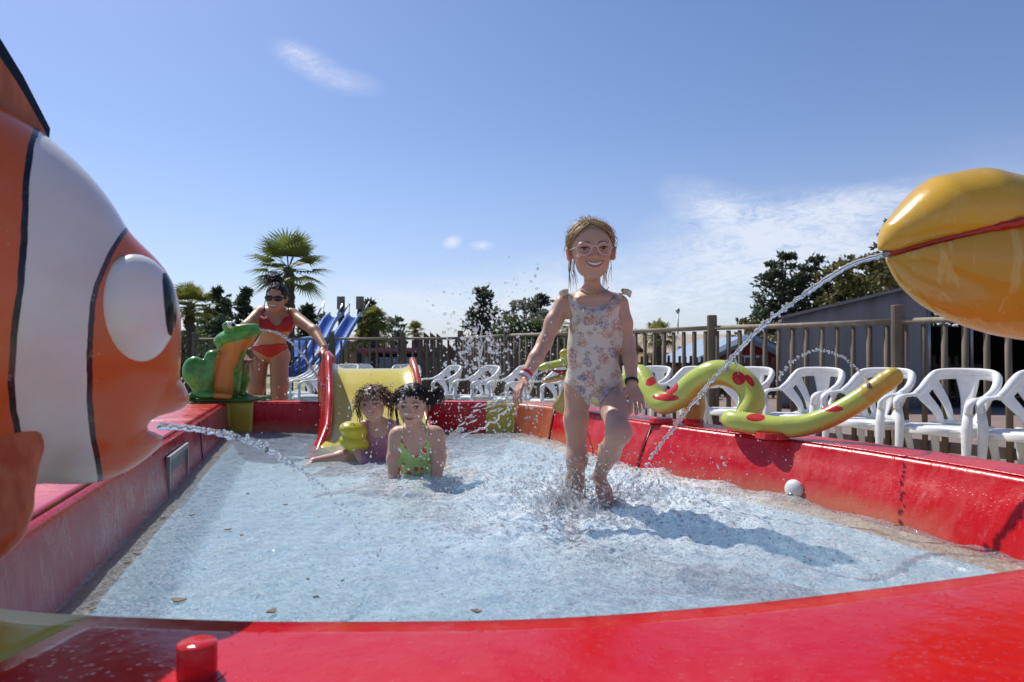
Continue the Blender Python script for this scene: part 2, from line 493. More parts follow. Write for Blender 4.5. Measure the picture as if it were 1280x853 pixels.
# ================================================================= pool outline (inner edge of the rim)
WZ = 0.43; RZ = 0.61; FZ = 0.30
outline_key = [(-0.287, 0.808), (0, 0.814), (0.225, 0.850), (0.43, 0.905), (0.73, 1.0), (0.98, 1.10), (1.20, 1.27), (1.30, 1.46), (1.275, 1.67),
               (1.18, 1.97), (1.03, 2.32), (0.78, 2.72), (0.56, 3.11), (0.41, 3.47), (0.28, 3.83), (0.13, 4.06), (0.0, 4.20)]
right = spline(outline_key, 10)
ip = lambda x, y: np.array([float(x), float(y)])
L_corner = spline([(-1.775, 4.27), (-1.74, 4.13), (-1.30, 2.67), (-0.86, 1.21), (-0.79, 1.0), (-0.72, 0.89), (-0.62, 0.850), (-0.51, 0.828), (-0.287, 0.808)], 10)
far = [ip(x, 4.22 + 0.05 * min(1, max(0, (-x) / 0.5))) for x in np.linspace(-0.04, -1.72, 24)]
outline = right + far + L_corner[:-1]
OUT = np.array(outline)
# resample evenly
seg = np.linalg.norm(np.roll(OUT, -1, 0) - OUT, axis=1); cum = np.concatenate([[0], np.cumsum(seg)])
NO = 420
tt = np.linspace(0, cum[-1], NO, endpoint=False)
cl = np.vstack([OUT, OUT[:1]])
OUT = np.stack([np.interp(tt, cum, cl[:, i]) for i in range(2)], 1)
for _ in range(3): OUT = (np.roll(OUT, 1, 0) + 2 * OUT + np.roll(OUT, -1, 0)) / 4
tan = np.roll(OUT, -1, 0) - np.roll(OUT, 1, 0); tan /= np.linalg.norm(tan, axis=1)[:, None]
NRM = np.stack([tan[:, 1], -tan[:, 0]], 1)      # outward for a counter-clockwise outline
for _ in range(6): NRM = (np.roll(NRM, 1, 0) + 2 * NRM + np.roll(NRM, -1, 0)) / 4
NRM /= np.linalg.norm(NRM, axis=1)[:, None]

def batter(X, Y):
    """how far the right-hand wall leans in by the waterline"""
    a = np.clip((np.asarray(X) - .05) / .5, 0, 1); b = np.clip((np.asarray(Y) - 1.15) / .4, 0, 1)
    return .060 * a * a * (3 - 2 * a) * b

def outline_dist(X, Y):
    """signed distance to the outline (negative inside)"""
    pts = np.stack([X.ravel(), Y.ravel()], 1); best = np.full(len(pts), 9.0); sign = np.zeros(len(pts))
    for i in range(0, len(pts), 20000):
        d = pts[i:i + 20000, None, :] - OUT[None, ::2, :]
        q = (d ** 2).sum(2); j = q.argmin(1); best[i:i + 20000] = np.sqrt(q[np.arange(len(j)), j])
        sign[i:i + 20000] = (d[np.arange(len(j)), j] * NRM[::2][j]).sum(1)
    return (np.sign(sign) * best).reshape(X.shape)

pool = empty('paddling_pool', (0, 2.6, 0), label='raised red fibreglass paddling pool full of pale blue water', cat='pool')
# wall profile: (outward offset, z)
def panel(i0, i1, name, mat, width=0.24, lift=0.0, label=None):
    prof = [(0.030 - width * 0 + width - 0.03, 0.0)]
    prof = [(width, -0.02), (width, 0.50), (width + 0.03, 0.56), (width + 0.028, RZ - 0.012), (width + 0.012, RZ - 0.001)]
    for k in np.linspace(0.9, 0.06, 8): prof.append((k * width, RZ + 0.003 * math.sin(k * 3)))
    for a in range(0, 7):
        t = R(90 * a / 6); prof.append((0.022 - 0.022 * math.sin(t), RZ - 0.022 + 0.022 * math.cos(t)))
    for z in (0.55, 0.50, 0.46, 0.42): prof.append((-(RZ - z) * 0.10, z))
    prof += [(-0.03, 0.385), (-0.04, 0.20), (width, -0.02)]
    prof = prof[:-1]
    m = len(prof); V = []; F = []; ids = [i % NO for i in range(i0, i1 + 1)]
    for i in ids:
        bt = float(batter(OUT[i, 0], OUT[i, 1]))
        for j_, (o_, z) in enumerate(prof):
            if o_ <= 0 and z < RZ - .03: o_ = o_ - bt * min(1.0, (RZ - z) / .18)
            V.append((OUT[i, 0] + NRM[i, 0] * o_, OUT[i, 1] + NRM[i, 1] * o_, z + lift))
    for a in range(len(ids) - 1):
        for k in range(m):
            F.append((a * m + k, a * m + (k + 1) % m, (a + 1) * m + (k + 1) % m, (a + 1) * m + k))
    F.append(tuple(range(m))[::-1]); F.append(tuple((len(ids) - 1) * m + k for k in range(m)))
    # recalculated later
    me = mesh_obj(name, np.array(V), F, mat)
    bm = bmesh.new(); bm.from_mesh(me.data); bmesh.ops.recalc_face_normals(bm, faces=bm.faces); bm.to_mesh(me.data); bm.free()
    me.data.polygons.foreach_set('use_smooth', [True] * len(me.data.polygons))
    if label: me['label'] = label
    return attach(me, pool)

def nearest(x, y):
    return int(((OUT - np.array([x, y])) ** 2).sum(1).argmin())
i_frontleft = nearest(-0.49, 0.82); i_leftstart = nearest(-0.80, 1.0)
i_r0 = nearest(1.30, 1.46)
i_seam1 = nearest(0.62, 3.0); i_seam2 = nearest(0.24, 3.90); i_y1 = nearest(0.02, 4.19); i_y0 = nearest(-0.16, 4.235)
i_s1 = nearest(-0.60, 4.27); i_s0 = nearest(-1.12, 4.27)
i_c1 = nearest(-1.62, 4.27); i_c0 = nearest(-1.78, 4.25); i_l1 = nearest(-1.45, 3.16)
def P_(a, b, *q, **k):
    if b <= a: b += NO
    return panel(a, b, *q, **k)
P_(i_frontleft + NO if False else i_leftstart, i_frontleft, 'corner_panel', M_YEL, width=0.30, label='weathered yellow corner section of the rim')
P_(i_frontleft, i_r0, 'wall_panel', M_RIM, width=0.30, label='broad glossy red front rim')
P_(i_r0, i_seam1, 'wall_panel', M_RED, width=0.19, label='long curved red side wall')
P_(i_seam1, i_seam2, 'wall_panel', M_RED, width=0.20)
P_(i_seam2, i_y1, 'corner_panel', M_ORANGE, width=0.21, label='sun-faded orange corner section')
P_(i_y1, i_y0, 'corner_panel', M_YEL, width=0.20, label='yellow corner section')
P_(i_y0, i_s1, 'wall_panel', M_RED, width=0.19)
P_(i_s0, i_c1, 'wall_panel', M_RED, width=0.19)
panel(i_s1, i_s0, 'slide_gap_panel', M_RED, width=0.18, lift=-0.03)
P_(i_c1, i_c0, 'corner_panel', M_YEL, width=0.20, label='yellow corner section beneath the frog')
P_(i_c0, i_l1, 'wall_panel', M_REDL, width=0.21)
P_(i_l1, i_leftstart, 'wall_panel', M_REDL, width=0.21, label='long straight side wall bleached to dull pink on its inner face')

# floor with stained coving
xs = np.arange(-1.95, 1.5, 0.03); ys = np.arange(0.7, 4.4, 0.03)
def grid_mesh(name, step, zfun, mat, grow, mask=None, uvlo=None):
    xs = np.arange(OUT[:, 0].min() - .12, OUT[:, 0].max() + .12, step); ys = np.arange(OUT[:, 1].min() - .12, OUT[:, 1].max() + .12, step)
    X, Y = np.meshgrid(xs, ys, indexing='ij'); D = outline_dist(X, Y)
    Z = zfun(X, Y, D)
    ok = D < grow
    idx = -np.ones(X.shape, int); idx[ok] = np.arange(ok.sum())
    V = np.stack([X[ok], Y[ok], Z[ok]], 1)
    a, b, c, d = idx[:-1, :-1], idx[1:, :-1], idx[1:, 1:], idx[:-1, 1:]
    q = (a >= 0) & (b >= 0) & (c >= 0) & (d >= 0)
    Fq = np.stack([a[q], b[q], c[q], d[q]], 1)
    me = bpy.data.meshes.new(name)
    me.vertices.add(len(V)); me.vertices.foreach_set('co', V.astype(np.float32).ravel())
    me.loops.add(len(Fq) * 4); me.loops.foreach_set('vertex_index', Fq.astype(np.int32).ravel())
    me.polygons.add(len(Fq)); me.polygons.foreach_set('loop_start', np.arange(0, len(Fq) * 4, 4, dtype=np.int32))
    me.update(calc_edges=True)
    me.polygons.foreach_set('use_smooth', np.ones(len(Fq), bool))
    if mat: me.materials.append(mat)
    at = me.attributes.new('wall_dist', 'FLOAT', 'POINT'); at.data.foreach_set('value', (D + batter(X, Y))[ok].astype(np.float32))
    o = bpy.data.objects.new(name, me); COL.objects.link(o)
    return o
def floor_z(X, Y, D):
    D = D + batter(X, Y); w = 0.055 + 0.010 * np.sin(X * 3.1 + Y * 2.3) + 0.035 * (X > 0) 
    t = np.clip((-D - 0.03) / w, 0, 1)
    # a shallow beige ledge right under the surface, then down to the floor
    z = 0.415 - 0.02 * t - (0.395 - FZ) * np.clip((-D - 0.03 - w * .6) / .10, 0, 1) ** 2 * (3 - 2 * np.clip((-D - 0.03 - w * .6) / .10, 0, 1))
    return z
def floor_fn(nt, b):
    D = nt.attr('wall_dist'); pos = nt.geo(); sx = nt.n.new('ShaderNodeSeparateXYZ'); nt.l.new(pos, sx.inputs[0])
    n = nt.noise(9, 4, 0.6, pos)
    f = nt.ramp(nt.math('ADD', D, nt.math('MULTIPLY', n, 0.035)), [(0.0, 0), (0.0, 0)])
    f = nt.math('GREATER_THAN', nt.math('ADD', D, nt.math('MULTIPLY', nt.math('SUBTRACT', n, 0.5), 0.03)), nt.math('SUBTRACT', nt.math('MULTIPLY', nt.math('GREATER_THAN', sx.outputs[0], 0.0), -0.022), 0.068))
    blue = nt.mix(nt.noise(2.5, 4, 0.6, pos), (0.40, 0.66, 0.82), (0.52, 0.77, 0.90))
    och = nt.mix(nt.noise(16, 5, 0.6, pos), (0.50, 0.31, 0.11), (0.62, 0.46, 0.25))
    nt.set(b.inputs['Base Color'], nt.mix(f, blue, och))
M_POOLFLOOR = material('pool_floor', (0.45, 0.7, 0.84), 0.55, floor_fn)
pf = grid_mesh('pool_floor', 0.009, floor_z, M_POOLFLOOR, 0.06); attach(pf, pool)
pf['label'] = 'pale blue floor with an ochre stained ledge round its edge'

# ---- skimmer opening in the left wall
def wall_frame(i, z):
    c = np.array([OUT[i % NO, 0], OUT[i % NO, 1], z]); n = np.array([-NRM[i % NO, 0], -NRM[i % NO, 1], 0]); t = np.array([n[1], -n[0], 0])
    return c, n, t
i_sk = nearest(-1.268, 2.56)
c, n, t = wall_frame(i_sk, 0.0)
def wall_box(m, cc, n, t, w, h, dpt, mi=0):
    V = []
    for dn in (0, dpt):
        for a, b in ((-.5, -.5), (.5, -.5), (.5, .5), (-.5, .5)): V.append(cc + t * a * w + np.array([0, 0, 1]) * b * h + n * dn)
    m.add(V, [(3, 2, 1, 0), (4, 5, 6, 7), (0, 1, 5, 4), (1, 2, 6, 5), (2, 3, 7, 6), (3, 0, 4, 7)], mi)
slope = n * 0.008
base = c + np.array([0, 0, 0.470]) + n * 0.010
m = MB()
for a, w, h in (((0, .078), .40, .018), ((0, -.078), .40, .018)): wall_box(m, base + t * a[0] + np.array([0, 0, a[1]]), n, t, w, h, .012)
for a in (-.191, .191): wall_box(m, base + t * a, n, t, .018, .14, .012)
sk = attach(m.build('skimmer_frame', M_STEEL), pool)
m = MB(); wall_box(m, base - n * 0.002, n, t, .364, .14, .004); g = attach(m.build('skimmer_flap', M_DKGREY), pool)
m = MB()
# return inlet: white round nozzle on the right wall near the waterline
i_in = nearest(0.965, 2.30 * 1.015); c, n, t = wall_frame(i_in, 0.455)
c = c + n * (0.012 + float(batter(c[0], c[1])) * .9)
mt = np.stack([t, n, np.array([0, 0, 1])], 1)
m.ball(c, (0.036, 0.022, 0.036), 18, 10, mt)
inl = attach(m.build('water_inlet', M_WHITEP, smooth=True), pool)
m = MB(); m.ball(c + n * 0.014 + np.array([0, 0, -0.012]), (0.014, 0.010, 0.006), 12, 8, mt); attach(m.build('inlet_slot', M_STEEL, smooth=True), pool)

# cap standing on the front rim
cap_c = P(246, 850, 0.655); cap_c[2] = RZ
m = MB(); pr = [(0.0175, -0.001), (0.0182, 0.010), (0.0180, 0.0325), (0.0172, 0.0340), (0.0, 0.0345)]
V = []; F = []; n_ = 32
for r_, z_ in pr[:-1]:
    for k in range(n_): V.append((r_ * math.cos(2 * math.pi * k / n_), r_ * math.sin(2 * math.pi * k / n_), z_))
for a in range(3):
    for k in range(n_): F.append((a * n_ + k, a * n_ + (k + 1) % n_, (a + 1) * n_ + (k + 1) % n_, (a + 1) * n_ + k))
F.append(tuple(3 * n_ + k for k in range(n_)))
m.add(V, F)
capo = m.build('valve_cap', M_RIM, smooth=True); capo.location = tuple(cap_c)
tag(capo, 'small round red cap standing on the front rim of the pool', 'cap')
m = MB(); m.prism([(0.026 * math.cos(a), 0.026 * math.sin(a)) for a in np.linspace(0, 6.283, 25)[:-1]], -0.002, 0.004); fl = m.build('flange', M_RIM, capo)

# wall seams and bolts on the right and left wall
for (sx, sy) in ((0.62, 3.0), (0.24, 3.90), (-1.45, 3.16)):
    i = nearest(sx, sy); V = []; F = []
    m = MB()
    c, n, t = wall_frame(i, 0.0); bq = float(batter(c[0], c[1]))
    m.tube([c + n * (0.002) + np.array([0, 0, 0.60]), c + n * (0.0125 + bq * .6) + np.array([0, 0, 0.5]), c + n * (0.0205 + bq) + np.array([0, 0, 0.42])], 0.0035, 6)
    attach(m.build('seam', M_BLACK, smooth=True), pool)

# ================================================================= water
WR = np.random.default_rng(5)
waves = []
for _ in range(70):
    lam = 0.035 * (14 ** WR.random()); a = WR.random() * 6.283
    waves.append((2 * math.pi / lam * math.cos(a), 2 * math.pi / lam * math.sin(a), WR.random() * 6.283, 0.00115 * (lam / 0.15) ** 0.6))
rings = [(P(288, 768, 1.275), 0.06), (P(240, 702, 1.60), 0.05), (P(261, 683, 1.72), 0.04), (P(285, 675, 1.80), 0.04), (P(385, 723, 1.48), 0.03), (P(232, 768, 1.29), 0.04), (P(345, 690, 1.68), 0.04), (P(470, 690, 1.68), 0.10)]
def foam_amt(X, Y):
    g = np.exp(-(((X - 0.24) / 0.55) ** 2 + ((Y - 2.15) / 0.55) ** 2))
    g += 0.8 * np.exp(-(((X - 0.50) / 0.30) ** 2 + ((Y - 2.55) / 0.55) ** 2))
    g += 0.55 * np.exp(-(((X + 0.40) / 0.40) ** 2 + ((Y - 2.75) / 0.40) ** 2))
    g += 0.45 * np.exp(-(((X - 0.1) / 0.6) ** 2 + ((Y - 3.4) / 0.6) ** 2))
    return np.clip(g, 0, 1.2)
def water_z(X, Y, D):
    Z = np.zeros_like(X)
    amp = 0.50 + 0.55 * foam_amt(X, Y)
    left = np.clip((X + 1.2 + 0.35 * (Y - 1.3)) / 0.9, 0.35, 1.0)
    for kx, ky, ph, am in waves: Z += am * np.sin(kx * X + ky * Y + ph + 0.8 * np.sin(3.1 * X + 2.3 * Y + ph))
    Z *= amp * left
    fo = foam_amt(X, Y)
    # choppy peaks where the feet hit
    ch = np.zeros_like(X)
    for q in range(26):
        lam = 0.018 * (3 ** WR.random()); a = WR.random() * 6.283
        ch += np.sin(2 * math.pi / lam * (math.cos(a) * X + math.sin(a) * Y) + 1.5 * np.sin(11 * X * math.cos(a + 1) + 9 * Y) + WR.random() * 6)
    Z += 0.0011 * fo * np.sign(ch) * np.abs(ch / 3.0) ** 1.3
    d = np.hypot(X - 0.20, Y - 2.16); Z += 0.004 * np.exp(-(d / 0.20) ** 2) + 0.005 * np.cos(d * 30) * np.exp(-(d / 0.38) ** 2)
    for p, am in rings:
        d = np.hypot(X - p[0], Y - p[1]); Z += 0.0028 * np.cos(d * 2 * math.pi / 0.017) * np.exp(-(d / am) ** 2)
    return WZ + Z
def water_mat():
    m = bpy.data.materials.new('pool_water'); m.use_nodes = True; nt = NT(m.node_tree); nt.n.clear()
    out = nt.n.new('ShaderNodeOutputMaterial'); pos = nt.geo()
    b1 = nt.noise(42, 6, 0.7, pos, 1.6); b2 = nt.noise(150, 5, 0.7, pos, 0.8)
    foam = nt.attr('foam')
    hh = nt.math('ADD', nt.math('MULTIPLY', b1, 0.9), nt.math('MULTIPLY', b2, 0.5))
    nrm = nt.bump(hh, 1.0, 0.030); soft = nt.bump(hh, 0.8, 0.014)
    fr = nt.n.new('ShaderNodeFresnel'); fr.inputs[0].default_value = 1.35; nt.l.new(soft, fr.inputs['Normal'])
    tr = nt.n.new('ShaderNodeBsdfTransparent'); tr.inputs[0].default_value = (0.93, 0.985, 1.0, 1)
    gl = nt.n.new('ShaderNodeBsdfGlossy'); gl.inputs['Roughness'].default_value = 0.06; nt.l.new(nrm, gl.inputs['Normal'])
    mx = nt.n.new('ShaderNodeMixShader'); nt.l.new(fr.outputs[0], mx.inputs[0]); nt.l.new(tr.outputs[0], mx.inputs[1]); nt.l.new(gl.outputs[0], mx.inputs[2])
    # aerated white foam, plus thin white lines painted in place of caustic light
    df = nt.n.new('ShaderNodeBsdfDiffuse'); df.inputs[0].default_value = (0.93, 0.97, 1.0, 1)
    tl = nt.n.new('ShaderNodeBsdfTranslucent'); tl.inputs[0].default_value = (0.93, 0.97, 1.0, 1)
    md = nt.n.new('ShaderNodeMixShader'); md.inputs[0].default_value = 0.25; nt.l.new(df.outputs[0], md.inputs[1]); nt.l.new(tl.outputs[0], md.inputs[2])
    ve = nt.ramp(nt.noise(44, 7, 0.75, pos, 2.6), [(0.44, 0.0), (0.5, 1.0), (0.56, 0.0)])  # bright sunlight network painted as white ripple lines, at two scales
    caus2 = nt.ramp(nt.noise(17, 6, 0.7, pos, 3.0), [(0.46, 0.0), (0.5, 0.8), (0.54, 0.0)])
    sp = nt.ramp(nt.noise(120, 7, 0.8, pos, 1.8), [(0.46, 0.0), (0.58, 1.0)])
    fm = nt.math('MULTIPLY', foam, nt.math('ADD', nt.math('MULTIPLY', sp, 0.85), 0.12), clamp=True)
    fm2 = nt.math('ADD', fm, nt.math('MULTIPLY', nt.math('ADD', ve, caus2), 0.22), clamp=True)
    fm2 = nt.math('ADD', fm2, nt.math('MULTIPLY', sp, 0.07), clamp=True)
    mx2 = nt.n.new('ShaderNodeMixShader'); nt.l.new(fm2, mx2.inputs[0]); nt.l.new(mx.outputs[0], mx2.inputs[1]); nt.l.new(md.outputs[0], mx2.inputs[2])
    nt.l.new(mx2.outputs[0], out.inputs[0])
    return m
water = grid_mesh('water', 0.0075, water_z, water_mat(), 0.05)
tag(water, kind='structure')
vco = np.zeros(len(water.data.vertices) * 3, np.float32); water.data.vertices.foreach_get('co', vco); vco = vco.reshape(-1, 3)
at = water.data.attributes.new('foam', 'FLOAT', 'POINT'); at.data.foreach_set('value', np.clip(foam_amt(vco[:, 0], vco[:, 1]) * 0.95, 0, 1).astype(np.float32))

# dead leaves floating
LM = varied('dry_leaf', (0.10, 0.06, 0.03), (0.18, 0.11, 0.05), 40, 0.7)
lk = [(223, 751, .012), (340, 765, .010), (596, 765, .010), (285, 663, .009), (302, 670, .006), (357, 632, .006), (240, 645, .008), (172, 693, .010), (160, 704, .007), (385, 725, .004), (395, 747, .005), (116, 762, .007), (203, 648, .009), (428, 727, .004), (310, 618, .006)]
for k, (px, py, r_) in enumerate(lk):
    d = (H_CAM - WZ) * FPX / (py - 441); p = P(px, py, d)
    m = MB(); poly = []
    for a in np.linspace(0, 6.283, 11)[:-1]:
        q = r_ * (1 + 0.25 * math.sin(a * 3 + k)); poly.append((q * 1.15 * math.cos(a), q * 0.7 * math.sin(a)))
    m.prism(poly, 0.001, 0.003)
    o = m.build('dry_leaf', LM); o.location = (p[0], p[1], WZ + 0.003); o.rotation_euler = (0.05, 0.03, k * 1.3)
    tag(o, 'dry brown leaf floating on the pale blue water', 'leaf', 'dry leaves floating on the pool')

# ================================================================= ground
def gz(y):
    return -0.013 * min(max(y - 4.0, 0.0), 8.0)
def ground_fn(nt, b):
    pos = nt.geo(); s = nt.n.new('ShaderNodeSeparateXYZ'); nt.l.new(pos, s.inputs[0]); x, y = s.outputs[0], s.outputs[1]
    n = nt.noise(1.6, 5, 0.6, pos); nf = nt.noise(40, 5, 0.7, pos)
    sand = nt.mix(nf, (0.36, 0.30, 0.21), (0.48, 0.42, 0.31))
    # concrete slabs with joints
    br = nt.n.new('ShaderNodeTexBrick'); br.inputs['Scale'].default_value = 1.0; nt.l.new(pos, br.inputs['Vector'])
    br.inputs['Brick Width'].default_value = 0.5; br.inputs['Row Height'].default_value = 0.5; br.offset = 0.0
    br.inputs['Mortar Size'].default_value = 0.012
    br.inputs['Color1'].default_value = (0.22, 0.15, 0.13, 1); br.inputs['Color2'].default_value = (0.27, 0.19, 0.165, 1); br.inputs['Mortar'].default_value = (0.14, 0.12, 0.1, 1)
    pav = nt.mix(nt.math('MULTIPLY', nf, 0.35), br.outputs[0], (0.26, 0.20, 0.18))
    gr = nt.mix(nt.noise(30, 4, 0.7, pos), (0.035, 0.075, 0.015), (0.09, 0.13, 0.03))
    # grass to the left, between pool and fence
    gm = nt.math('MULTIPLY', nt.math('LESS_THAN', nt.math('ADD', x, nt.math('MULTIPLY', n, 1.2)), 0.3), nt.math('GREATER_THAN', nt.math('ADD', y, n), 6.6))
    col = nt.mix(gm, sand, gr)
    # pink-brown paving beyond the right fence line: x*0.814 + y*0.58 > c
    line = nt.math('ADD', nt.math('MULTIPLY', x, 0.814), nt.math('MULTIPLY', y, 0.58))
    pm = nt.math('MULTIPLY', nt.math('GREATER_THAN', line, 5.95), nt.math('LESS_THAN', y, 24.0))
    col = nt.mix(pm, col, pav)
    far_ = nt.math('GREATER_THAN', y, nt.math('ADD', 15.0, n))
    col = nt.mix(nt.math('MULTIPLY', far_, nt.math('LESS_THAN', x, 1.5)), col, nt.mix(nt.math('GREATER_THAN', n, 0.52), gr, (0.42, 0.36, 0.26)))
    nt.set(b.inputs['Base Color'], col); nt.set(b.inputs['Normal'], nt.bump(nf, 0.3, 0.01))
V = []; F = []
ysl = [-40, 0, 4, 6, 8, 10, 12, 20, 60, 600]; xsl = [-600, -12, 0, 12, 600]
for y_ in ysl:
    for x_ in xsl: V.append((x_, y_, gz(y_)))
for a in range(len(ysl) - 1):
    for k in range(len(xsl) - 1): q = a * len(xsl) + k; F.append((q, q + 1, q + 1 + len(xsl), q + len(xsl)))
ground = mesh_obj('ground', np.array(V), F, material('ground', (0.4, 0.34, 0.25), 0.85, ground_fn), smooth=False); tag(ground, kind='structure')

# ================================================================= fence of round pickets
M_WOOD = varied('weathered_grey_wood', (0.20, 0.165, 0.12), (0.34, 0.29, 0.225), 9, 0.8, 0.25, 60, stretch=(1, 1, 0.15))
M_WOODP = varied('picket_wood', (0.115, 0.085, 0.055), (0.22, 0.175, 0.125), 7, 0.8, 0.2, 60, stretch=(1, 1, 0.2))
def fence_section(a, b, ztop, zbase, rnd, post_start=True, post_end=False, zpost=0.15, label=None, rad=0.026, sp=0.145):
    a = np.array([a[0], a[1], 0.0]); b = np.array([b[0], b[1], 0.0]); L = np.linalg.norm(b - a); u = (b - a) / L
    root = empty('picket_fence', (a[0], a[1], zbase), math.atan2(u[1], u[0]), label, 'fence', 'sections of the round-picket wooden fence')
    H = ztop - zbase
    m = MB(); n = int(L / sp)
    for i in range(n):
        x = (i + 0.6) * L / n; r_ = rad * rnd.uniform(0.85, 1.12); t = rnd.uniform(-.006, .006)
        m.tube([(x, t, 0.03), (x + rnd.uniform(-.006, .006), 0, H - 0.035)], [r_, r_ * 0.96], 8)
    m.build('pickets', M_WOODP, root, smooth=True)
    m = MB(); m.tube([(0.03, 0, H), (L * .5, 0, H - 0.006), (L - 0.03, 0, H)], 0.037, 10, flat=((0, 0, 1), 0.72)); m.build('rail', M_WOOD, root, smooth=True)
    m = MB(); m.box((L / 2, -0.045, 0.12), (L - 0.08, 0.045, 0.09)); m.build('rail', M_WOOD, root, bevel=0.006)
    for x in ([0] if post_start else []) + ([L] if post_end else []):
        m = MB(); m.tube([(x, 0.0, -0.02), (x, 0.0, H + zpost), (x, 0, H + zpost + 0.006)], [0.058, 0.055, 0.048], 14); m.build('post', M_WOODP, root, smooth=False)
    return root
rnd = random.Random(3)
fd = np.array([-0.580, 0.814]); fp = [np.array([3.45, 6.10]) + fd * 2.03 * k for k in (-2, -1, 0, 1, 2, 3)]
fp.append(np.array([-1.0, 13.2])); names = ['beside the grey tent opening, nearest the pelican', 'in front of the pink-brown paving behind the near chairs', 'in front of the grey canvas tent',
         'in front of the tan-roofed house and red hut', 'just behind the running girl', 'behind the splash drops left of the running girl']
for k in range(len(fp) - 1):
    fence_section(fp[k], fp[k + 1], 1.20, gz(fp[k][1]), rnd, zpost=0.14, post_end=(k == len(fp) - 2), label='weathered round-picket fence section ' + names[k])
lf = [(-1.0, 13.2), (-2.15, 13.45), (-3.62, 13.7), (-5.1, 13.95), (-6.6, 14.2)]
nm = ['behind the right half of the yellow slide', 'behind the left half of the yellow slide', 'in front of the blue slides', 'behind the woman in the red bikini']
for k in range(4):
    fence_section(lf[k], lf[k + 1], 1.20, gz(13), rnd, post_start=(k > 0), post_end=(k == 3), label='grey round-picket fence section ' + nm[k], zpost=0.13)

# low dark fence further off, seen through the pickets
M_DARKW = varied('dark_wood', (0.05, 0.037, 0.026), (0.11, 0.08, 0.055), 8, 0.85)
def slat_fence(a, b, h, sp, w, mat, name, label, cat, slant=False, zb=-0.1, seed=1):
    a = np.array(a); b = np.array(b); L = np.linalg.norm(b - a); u = (b - a) / L; rr = random.Random(seed)
    root = empty(name, (a[0], a[1], zb), math.atan2(u[1], u[0]), label, cat)
    m = MB(); n = int(L / sp)
    for i in range(n):
        x = (i + .5) * sp; hh = h * rr.uniform(.96, 1.04) if not slant else h + (0.30 if (i // 4) % 3 == 0 else 0.0) + rr.uniform(-.03, .03)
        z0 = 0.0; s_ = 0.12 if slant else 0.0
        V = []
        for yy in (0, 0.025):
            V += [(x - w / 2, yy, z0), (x + w / 2, yy, z0), (x + w / 2, yy, hh - s_), (x - w / 2, yy, hh)]
        m.add(V, [(0, 1, 2, 3), (7, 6, 5, 4), (0, 4, 5, 1), (1, 5, 6, 2), (2, 6, 7, 3), (3, 7, 4, 0)])
    m.build('boards', mat, root)
    m = MB(); m.box((L / 2, 0.05, h * .78), (L, .04, .08)); m.build('rail', mat, root)
    m = MB(); m.box((L / 2, 0.05, h * .2), (L, .04, .08)); m.build('rail', mat, root)
    return root
slat_fence((1.2, 17.5), (9.5, 13.8), 0.95, 0.13, 0.06, M_DARKW, 'slat_fence', 'low dark slatted fence seen through the picket fence on the right', 'fence')
M_PAL = varied('brown_palisade_wood', (0.075, 0.052, 0.036), (0.15, 0.11, 0.08), 6, 0.85, 0.2, 30, stretch=(1, 1, .2))
slat_fence((-2.4, 17.2), (2.0, 16.2), 1.22, 0.17, 0.15, M_PAL, 'wooden_palisade', 'dark brown board palisade with slanted tops behind the picket fence', 'palisade', slant=True)

